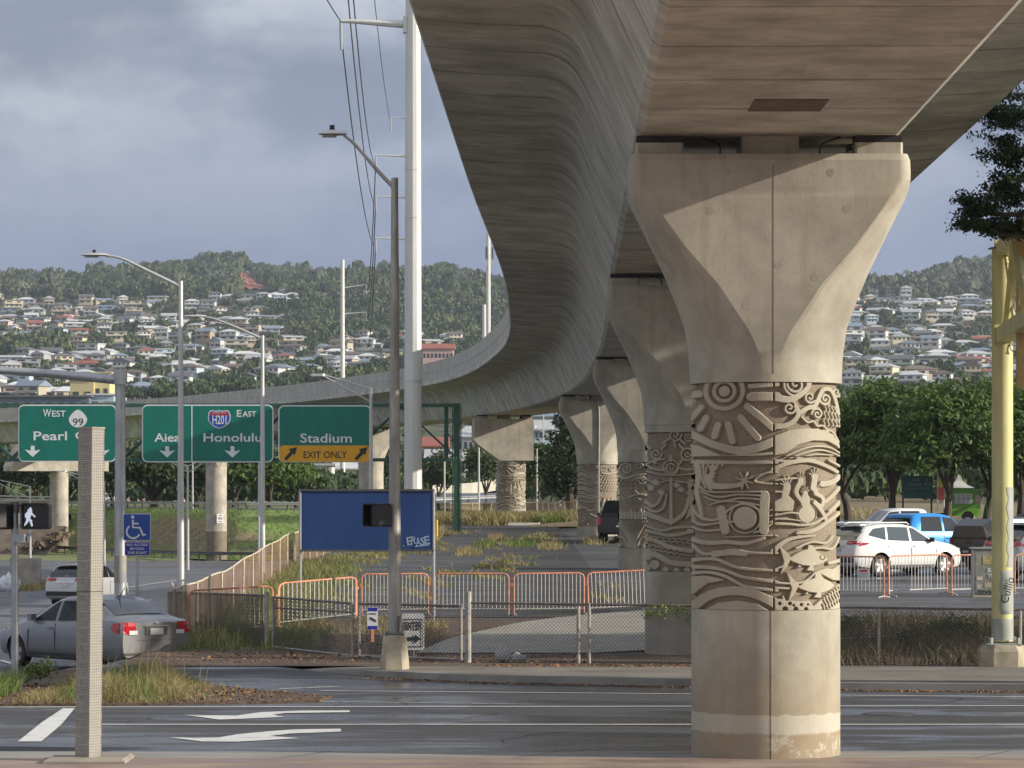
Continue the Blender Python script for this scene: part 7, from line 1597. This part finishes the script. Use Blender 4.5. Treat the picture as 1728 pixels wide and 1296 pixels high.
# ---------------------------------------------------------------- hillside houses and forest
HW = {'white': (.58, .58, .56), 'cream': (.60, .54, .38), 'beige': (.45, .39, .30), 'grey': (.36, .37, .38), 'pale blue': (.42, .52, .58), 'tan': (.38, .30, .21), 'pink': (.55, .38, .34), 'pale green': (.45, .52, .44)}
HR = {'white': (.55, .56, .57), 'pale grey': (.42, .43, .44), 'dark grey': (.12, .125, .135), 'brown': (.15, .11, .09), 'red': (.30, .10, .07), 'blue grey': (.20, .25, .31)}
MW = {k: mat('house_wall_'+k.replace(' ', '_'), v, .8, var=.08, scale=.4) for k, v in HW.items()}
MR = {k: mat('house_roof_'+k.replace(' ', '_'), v, .75, var=.15, scale=.6, stretch=(1, 3, 1)) for k, v in HR.items()}
M_HWIN = mat('house_window', (.03, .035, .045), .15); M_HDK = mat('house_dark_door', (.07, .065, .06), .7); M_HWAL = mat('retaining_wall', (.30, .26, .21), .9, var=.25, scale=.5)  # garage doors have a plain dark colour
def roofmesh(kind, w_, d, z, h, ov=.7):
    W_, D_ = w_/2+ov, d/2+ov; mb = MB(); t = .25
    if kind == 'hip': rx = max(.5, W_-D_); R_ = [(-rx, 0, z+h), (rx, 0, z+h)]; base = [(-W_,-D_,z),(W_,-D_,z),(W_,D_,z),(-W_,D_,z)]; f = [(0,1,5,4),(1,2,5),(2,3,4,5),(3,0,4)]
    elif kind == 'gable': R_ = [(-W_, 0, z+h), (W_, 0, z+h)]; base = [(-W_,-D_,z),(W_,-D_,z),(W_,D_,z),(-W_,D_,z)]; f = [(0,1,5,4),(1,2,5),(2,3,4,5),(3,0,4)]
    elif kind == 'front': R_ = [(0, -D_, z+h), (0, D_, z+h)]; base = [(-W_,-D_,z),(W_,-D_,z),(W_,D_,z),(-W_,D_,z)]; f = [(1,2,5,4),(3,0,4,5),(0,1,4),(2,3,5)]
    else: mb.box(0, 0, z+.2, 2*W_, 2*D_, .35); return mb
    lo = [(a, b, c-t) for a, b, c in base]; mb.add(base+R_+lo, f+[(6,7,1,0),(7,8,2,1),(8,9,3,2),(9,6,0,3),(9,8,7,6)]); return mb
def house_meshes(kind, w_, d, fl, rh, seed):
    r_ = random.Random(seed); M = []; H = 2.9*fl
    mb = MB(); mb.box(0, 0, (H-2.0)/2, w_, d, H+2.0); M.append(('wall', mb.mesh('wall'), 'w', (0, 0, 0)))
    M.append(('roof', roofmesh(kind, w_, d, H, rh).mesh('roof'), 'r', (0, 0, 0)))
    mb = MB(); mb.box(0, -.3, -3.6, w_+2, d+1.5, 4.0); M.append(('retaining_wall', mb.mesh('retaining_wall'), 'f', (0, 0, 0)))
    for f_ in range(fl):
        n_ = r_.choice((2, 3, 4)); 
        for i in range(n_):
            ww = w_/n_*r_.uniform(.35, .7); mb = MB(); mb.box(-w_/2+w_*(i+.5)/n_, -d/2-.02, 2.9*f_+1.5, ww, .12, r_.choice((1.1, 1.3, 1.5))); M.append(('window', mb.mesh('window'), 'g', (0, 0, 0)))
    mb = MB(); mb.box(w_*.25, d*.0, 1.5, w_*.5+.06, d*.4, 1.1); M.append(('side_window', mb.mesh('side_window'), 'g', (0, 0, 0)))
    if fl == 2 or r_.random() < .3:
        mb = MB(); mb.box(0, -d/2-.9, 2.9*(fl-1)-.1, w_*.9, 1.8, .2); M.append(('balcony', mb.mesh('balcony'), 'r2', (0, 0, 0)))
        mb = MB(); mb.box(0, -d/2-1.75, 2.9*(fl-1)+.5, w_*.9, .08, .9); M.append(('balcony_rail', mb.mesh('balcony_rail'), 'w', (0, 0, 0)))
    if r_.random() < .6:
        sx = r_.choice((-1, 1)); mb = MB(); mb.box(sx*(w_/2+2.4), .5, 1.2, 4.8, d*.7, 2.6); M.append(('side_wing', mb.mesh('side_wing'), 'w', (0, 0, 0))); q = roofmesh('flat' if r_.random() < .4 else 'hip', 5.2, d*.7, 2.6, 1.1); q.v = [(a+sx*(w_/2+2.4), b+.5, c) for a, b, c in q.v]; M.append(('wing_roof', q.mesh('wing_roof'), 'r', (0, 0, 0)))
        mb = MB(); mb.box(sx*(w_/2+2.4), .5-d*.35-.05, .9, 3.6, .1, 2.0); M.append(('garage_door', mb.mesh('garage_door'), 'k', (0, 0, 0)))
    return M
KINDS = [('hip', 14, 9, 1, 2.0), ('gable', 15, 8, 1, 1.8), ('front', 9.5, 11, 2, 2.2), ('hip', 12, 9, 2, 1.9), ('gable', 17, 9, 1, 1.4), ('flat', 15, 9, 2, .3), ('front', 11, 10, 1, 2.2), ('hip', 17, 10, 1, 1.8), ('gable', 12, 9, 2, 2.4), ('hip', 10, 8, 2, 1.6)]
PROT = [house_meshes(*k, i) for i, k in enumerate(KINDS)]
KN = {'hip': 'hip-roofed', 'gable': 'gabled', 'front': 'front-gabled', 'flat': 'flat-roofed'}
def add_house(ki, x, y, z, rz, wc, rc, label, sc=1.0, cat='house', name='hillside_house', group='houses on the hillside'):
    T = thing(name, label, cat, (x, y, z), rz, group); T.scale = (sc, sc, sc)
    for nm, me, k, loc in PROT[ki]:
        o = link(nm, me, T); m = {'w': MW[wc], 'r': MR[rc], 'r2': MR['pale grey'], 'g': M_HWIN, 'k': M_HDK, 'f': M_HWAL}[k]
        if not len(me.materials): me.materials.append(m)
        o.material_slots[0].link = 'OBJECT'; o.material_slots[0].material = m
    return T
def parapet_y(px): return itp(px, [-50, 0, 240, 500, 640, 720, 820, 866, 870], [690, 684, 674, 640, 622, 600, 558, 515, 400])
def zone(px, py):   # where nothing but trees grows
    if 560 < px < 880 and 508 < py < 572 and not (560 < px < 700 and py < 512): return False
    if 450 < px < 640 and 515 < py < 575 and (px > 500): return False
    if 0 < px < 110 and 585 < py < 610: return False
    return True
def ypix(px, Y):
    x = (px-864)/F*Y; return HY-(gz(x, Y)-CH)*F/Y, x, gz(x, Y)
rr = random.Random(21); Yr = 1020.0
SPOTS = []
while Yr < 2190:
    for a, b in [(-25, 866), (1425, 1755)]:
        px = a+rr.uniform(0, 20)
        while px < b:
            Y = Yr+rr.uniform(-12, 12)+26*math.sin(px*.012+Yr*.01); py, x, z = ypix(px, Y); ki = rr.randrange(len(KINDS)); wpx = KINDS[ki][1]*.70*F/Y
            vis = (px < 870 and py < parapet_y(px)+6) or px > 1420
            if vis and zone(px, py) and rr.random() < .76 and py < (700 if px < 900 else 668): SPOTS.append((px, py, x, Y, z, ki))
            px += wpx*rr.uniform(1.08, 1.38)+3
    Yr += 17+Yr*.018
SPOTS.sort(key=lambda s_: s_[3]); recs = []; FAR = []
for _ in range(230):
    px = rr.choice((rr.uniform(880, 1420), rr.uniform(880, 1420), rr.uniform(-330, -40), rr.uniform(1760, 1950))); Y = rr.uniform(1050, 2150); py, x, z = ypix(px, Y)
    FAR.append((rr.randrange(len(KINDS)), x, Y, z, rr.choice(list(HW)), rr.choice(list(HR))))
for n_i, (px, py, x, Y, z, ki) in enumerate(SPOTS):
    wc = rr.choices(list(HW), [10, 5, 4, 3, 2, 1, 1, 1])[0]; rc = rr.choices(list(HR), [5, 6, 7, 3, .7, 3])[0]
    if n_i >= 296: FAR.append((ki, x, Y, z, wc, rc)); continue
    band = 'top rows' if py < 530 else 'upper slope' if py < 565 else 'mid slope' if py < 600 else 'lower slope' if py < 625 else 'slope foot' if py < 650 else 'bottom row'
    hz = ('by left edge', 'left of corner lamp', 'right of corner lamp', 'behind second lamp', 'by curved-arm pole', 'by steel pole', 'by antenna mast', 'right of pier', 'left of yellow column', 'behind yellow column')[int(np.searchsorted([90, 240, 370, 500, 620, 730, 900, 1520, 1640], px))]
    st_ = 'tall' if KINDS[ki][3] == 2 else 'low'
    recs.append((px, f'{wc} {st_} {KN[KINDS[ki][0]]} house, {rc} roof, {band}, {hz}', (ki, x, Y, z, wc, rc)))
from collections import Counter
cnt = Counter(r_[1] for r_ in recs); seen = Counter(); ORD = ['leftmost', 'second', 'third', 'fourth', 'fifth', 'sixth', 'seventh', 'eighth']
for px, lb, (ki, x, Y, z, wc, rc) in sorted(recs, key=lambda q: q[0]):
    if cnt[lb] > 1: k = seen[lb]; seen[lb] += 1; lb = ORD[min(k, 7)]+' '+lb
    add_house(ki, x, Y, z+1.3, rr.uniform(-.5, .5), wc, rc, lb, rr.uniform(.60, .82))
# the houses of the farthest rows, past three hundred, as one object with material slots
ML = []; VV = []; FF = []; MI = []; kk = 0
for (ki, x, Y, z, wc, rc) in FAR:
    a = rr.uniform(-.5, .5); sc = rr.uniform(.62, .82); Mx = Matrix.Translation((x, Y, z+1.3)) @ Matrix.Rotation(a, 4, 'Z') @ Matrix.Scale(sc, 4)
    for nm, me, k, loc in PROT[ki]:
        m = {'w': MW[wc], 'r': MR[rc], 'r2': MR['pale grey'], 'g': M_HWIN, 'k': M_HDK, 'f': M_HWAL}[k]
        if m not in ML: ML.append(m)
        VV += [tuple(Mx @ v.co) for v in me.vertices]
        for p in me.polygons: FF.append(tuple(i_+kk for i_ in p.vertices)); MI.append(ML.index(m))
        kk = len(VV)
if FAR:
    me = bpy.data.meshes.new('far_houses'); me.from_pydata(VV, [], FF)
    for m in ML: me.materials.append(m)
    me.polygons.foreach_set('material_index', MI); o = link('far_houses', me); o['kind'] = 'stuff'
# nearer buildings below and above the guideway
def special(name, label, px0, px1, pyt, pyb, Y, wm, rm, roof='flat', rh=1.2, d=10, wins=(3, 2), cat='building', wm2=None):
    x0, x1 = xx(px0, Y), xx(px1, Y); zt, zb = zz(pyt, Y), zz(pyb, Y); T = thing(name, label, cat, ((x0+x1)/2, Y, zb)); w_ = x1-x0; h = zt-zb
    mb = MB(); mb.box(0, d/2, h/2-3, w_, d, h+6); mb.build('wall', wm, T); q = roofmesh(roof, w_, d, h, rh, .6); q.v = [(a, b+d/2, c) for a, b, c in q.v]; q.build('roof', rm, T)
    for i in range(wins[0]):
        for j in range(wins[1]): mb = MB(); mb.box(-w_/2+w_*(i+.5)/wins[0], -.05, h*(j+.5)/wins[1], w_/wins[0]*.5, .1, min(1.5, h/wins[1]*.45)); mb.build('window', M_HWIN, T)
    return T
M_PY = mat('pale_yellow_wall', (.58, .50, .26), .8, var=.05, scale=.3)
special('yellow_building', 'pale yellow box building rising above the guideway by the mast arm', 118, 158, 641, 690, 900, M_PY, M_PY, 'flat', .3, 14, (2, 1))
special('yellow_building_wing', 'taller pale yellow block joined right of the yellow building by the mast pole', 158, 185, 630, 690, 902, mat('sunny_yellow_wall', (.66, .58, .30), .8), M_PY, 'flat', .3, 12, (2, 3))
special('warehouse', 'long blue grey flat building roof showing over the parapet at the left', -20, 150, 670, 700, 700, mat('blue_grey_wall', (.12, .15, .19), .8), MR['dark grey'], 'flat', .3, 14, (9, 1))
special('warehouse_end', 'pale blue sheet building end right of the blue grey building', 150, 192, 667, 700, 705, MW['pale blue'], MR['white'], 'flat', .3, 14, (2, 1))
special('long_building', 'long building with a red roof right of the tall steel pole', 713, 765, 588, 612, 1150, MW['pink'], MR['red'], 'gable', 2, 12, (8, 1))
for (n_, lb, a, b, c, d, Yq, w_, r_, rf, rh) in (('house', 'white house with a red-brown roof seen between the steel pole and green post', 716, 752, 752, 790, 560, MW['tan'], MR['red'], 'gable', 1.6), ('house', 'white hipped house seen right of the green gantry post', 772, 808, 736, 770, 600, MW['white'], MR['pale grey'], 'hip', 2),
    ('house', 'dark blue sided house left of the hammerhead cap', 776, 800, 742, 762, 640, MW['grey'], MR['dark grey'], 'hip', 2), ('shed', 'large pale sloping roof building behind the green gantry post', 722, 812, 776, 806, 470, MW['white'], MR['pale grey'], 'gable', 1.6), ('house', 'small pale gabled house low behind the green gantry post', 734, 766, 800, 824, 420, MW['beige'], MR['dark grey'], 'front', 1.4),
    ('house', 'white house with a blue grey roof showing right of the hammerhead cap', 905, 945, 702, 728, 640, MW['white'], MR['blue grey'], 'hip', 1.8), ('house', 'grey house lower in the gap right of the hammerhead cap', 902, 930, 724, 744, 600, MW['pale blue'], MR['pale grey'], 'gable', 1.8),
    ('house', 'white building seen below the girder left of the steel pole', 500, 560, 786, 822, 520, MW['white'], MR['pale grey'], 'flat', .3), ('house', 'cream building partly hidden by the blue board top', 565, 650, 790, 826, 560, MW['cream'], MR['white'], 'gable', 1.5)):
    special(n_, lb, a, b, c, d, Yq, w_, r_, rf, rh, 9, (4, 1), 'house')
special('apartment_building', 'salmon and cream apartment block behind the forked tree', 205, 300, 776, 836, 520, mat('salmon_wall', (.62, .36, .26), .8, col2=(.64, .56, .44), var=.05, scale=.25), MR['pale grey'], 'flat', .3, 12, (8, 3))
# red bare-earth scar under the left peak
V = []
for (px, py) in ((400, 459), (414, 459), (420, 470), (436, 480), (447, 489), (428, 490), (408, 484), (402, 470)):
    pass
def solveY(px, py):
    best = 2300
    for q in range(2200, 2850, 6):
        if ypix(px, q)[0] <= py: best = q; break
    else: best = 2849
    return best
rows = []
for k in range(11):
    t = k/10; py = 463+29*t; a = 400+5*t+1.5*math.sin(k*2.1); b = 414+6*t**.7+30*t**1.6+1.5*math.sin(k*1.7); row = []
    for q in range(9):
        px = a+(b-a)*q/8; Yq = solveY(px, py); row.append(((px-864)/F*Yq, Yq, gz((px-864)/F*Yq, Yq)+2.2+.8*math.sin(q*2.3+k)))
    rows.append(row)
mb = MB(); mb.grid(rows); o = mb.build('earth_scar', mat('red_earth', (.30, .105, .06), .95, var=.35, scale=.09, rand=False), fix=False, smooth=True); o['kind'] = 'structure'
def inscar(px, py): return 394 < px < 458 and 462 < py < 512 and (px < 424+(py-464)*.95)
# forest
def leafmat_far(name, cols):
    m = bpy.data.materials.new(name); n, l = nodes(m); b = n['Principled BSDF']; b.inputs['Roughness'].default_value = .8; b.inputs['Specular IOR Level'].default_value = .2
    tc = n.new('ShaderNodeTexCoord'); a = noise(n, l, tc.outputs['Object'], .02, 5, .6); f = noise(n, l, tc.outputs['Object'], .11, 3, .6)
    col = mixn(n, l, ramp(n, l, a, .42, .58), cols[0], cols[1]); col = mixn(n, l, ramp(n, l, f, .48, .62), col, cols[2]); l.new(col, b.inputs['Base Color']); return m
M_FOR = leafmat_far('forest_canopy', ((.048, .078, .032), (.11, .135, .05), (.040, .064, .034)))
M_FOR2 = leafmat_far('pale_forest_canopy', ((.10, .115, .07), (.14, .15, .095), (.075, .095, .055)))
def forest(name, P, m, seed, nq=64, q=1.35):
    """P: rows of x,y,z,radius,height. Crowns of leaf clumps, vectorised from a few templates."""
    rs = np.random.default_rng(seed); P = np.array(P); Tm = []
    for t in range(8):
        nb = 5; b = np.stack([rs.normal(0, .38, nb), rs.normal(0, .38, nb), .45+.4*rs.random(nb)], 1); i = rs.integers(0, nb, nq); d = rs.normal(size=(nq, 3)); d /= np.linalg.norm(d, axis=1)[:, None]; d[:, 2] = np.abs(d[:, 2])*1.0-.25
        c = b[i]+d*np.array([.52, .52, .42]); nn = d+rs.normal(size=(nq, 3))*.35; nn /= np.linalg.norm(nn, axis=1)[:, None]; a = np.cross(nn, rs.normal(size=(nq, 3))); a /= np.linalg.norm(a, axis=1)[:, None]; e = np.cross(nn, a); s_ = (.12+.12*rs.random(nq))[:, None]*q
        Tm.append(np.stack([c-a*s_, c-e*s_*.8, c+a*s_, c+e*s_*.8], 1).reshape(-1, 3))
    Tm = np.array(Tm); k = rs.integers(0, 8, len(P)); V = Tm[k]*np.stack([P[:, 3], P[:, 3], P[:, 4]], 1)[:, None, :]+P[:, None, :3]; V = V.reshape(-1, 3); o = fast(name, V, np.arange(len(V)).reshape(-1, 4), m)
    if name != 'crown': o['kind'] = 'stuff'
    return o
FR = random.Random(5); P1 = []; P2 = []; P3 = []
def far_ok(px): return -500 < px < 2100
for _ in range(60000):
    if len(P1)+len(P2) > 8200: break
    Y = FR.uniform(2185, 2900); px = FR.uniform(-400, 2000)
    if not far_ok(px): continue
    py, x, z = ypix(px, min(Y, 2849))
    if inscar(px, py): continue
    r_ = FR.uniform(4.0, 7.5)*(1.25 if FR.random() < .15 else 1); rec = (x, Y, z-1.5, r_, r_*FR.uniform(1.3, 1.9))
    (P2 if (px > 1380 or px < 130 and FR.random() < .6 or FR.random() < .12) else P1).append(rec)
hs = [(s_[2], s_[3]) for s_ in SPOTS]+[(q[1], q[2]) for q in FAR]; hx = np.array(hs)
for _ in range(40000):
    if len(P3) > 7200: break
    Y = 1000*(2.2**FR.random()); px = FR.uniform(-350, 1950)
    if not far_ok(px): continue
    py, x, z = ypix(px, Y)
    if px < 870 and py > parapet_y(px)+30: continue
    dd = hx-np.array([x, Y]); near = (np.abs(dd[:, 0]) < 10) & (dd[:, 1] > -3) & (dd[:, 1] < 24)
    dn = np.min(np.abs(dd[:, 0])*1.0+np.abs(dd[:, 1])*.35)
    dense = not zone(px, py)
    if dn < 7.5 and not dense: continue
    if near.any() and FR.random() < .75: continue
    r_ = FR.uniform(1.8, 4.2)*(1.5 if dense else 1); P3.append((x, Y, z-.5, r_, r_*FR.uniform(1.1, 1.7)))
for _ in range(2200):   # the wooded valley in the middle
    px = FR.uniform(440, 890); Y = FR.uniform(1350, 2150); py, x, z = ypix(px, Y)
    if not zone(px, py): P3.append((x, Y, z-.5, FR.uniform(4, 7), FR.uniform(5, 9)))
print('forest', len(P1), len(P2), len(P3))
forest('forest', P1, M_FOR, 1, 115, 1.02); forest('pale_forest', P2, M_FOR2, 2, 115, 1.02)
P3.sort(key=lambda q: (not (-30 < 864+q[0]*F/q[1] < 860 or 1425 < 864+q[0]*F/q[1] < 1750), q[1])); ind = P3[:90]; forest('hillside_trees', P3[90:], M_FOR, 3, 110, 1.0)
for i, (x, Y, z, r_, h) in enumerate(ind):
    px = 864+x*F/Y; T = thing('hillside_tree', ('rounded green tree among the lowest hillside houses '+('left of the corner lamp' if px < 300 else 'between the lamps and the steel pole' if px < 700 else 'near the antenna mast' if px < 900 else 'right of the front pier')), 'tree', (x, Y, z), 0, 'trees among the lowest hillside houses')
    forest('crown', [(0, 0, 0, r_, h)], M_FOR, 100+i, 130, .95).parent = T; mb = MB(); mb.cyl(0, 0, -1.5, h*.5, .35, .2, 6); mb.build('trunk', M_BARK, T)
# mid-distance greenery behind the freeway and lot, and below the girder
P4 = []
for _ in range(1500):
    Y = FR.uniform(400, 900); px = FR.uniform(-60, 1800)
    if 520 < px < 960 and FR.random() < .45: continue
    x = (px-864)/F*Y
    if abs(x-xx(250, Y)) < 7 and 440 < Y < 545: continue
    P4.append((x, Y, gz(x, Y)-.3, FR.uniform(1.6, 3.4), FR.uniform(2.2, 4.4)))
for _ in range(260):
    Y = FR.uniform(215, 400); px = FR.uniform(1385, 1800); x = (px-864)/F*Y; P4.append((x, Y, gz(x, Y)-.3, FR.uniform(.7, 1.9), FR.uniform(.8, 2.6)))
forest('mid_distance_trees', P4, M_FOR, 9, 90, 1.0)
# the air: one closed box of even, thin haze
mb = MB(); mb.box(0, 3350, 95, 3400, 7000, 400); hz_ = MB()
zb_ = -60.0; o = MB().add([(x, y, z) for z in (zb_, 420) for x, y in ((-2400, -60), (2400, -60), (2400, 7100), (-2400, 7100))], [(3,2,1,0),(4,5,6,7),(0,1,5,4),(1,2,6,5),(2,3,7,6),(3,0,4,7)])
m = bpy.data.materials.new('thin_haze'); n, l = nodes(m); n.remove(n['Principled BSDF']); pv = n.new('ShaderNodeVolumePrincipled'); pv.inputs['Color'].default_value = (.78, .86, 1.0, 1); pv.inputs['Density'].default_value = .00009; pv.inputs['Anisotropy'].default_value = .2
l.new(pv.outputs[0], n['Material Output'].inputs['Volume']); o = o.build('haze', m); o['kind'] = 'stuff'
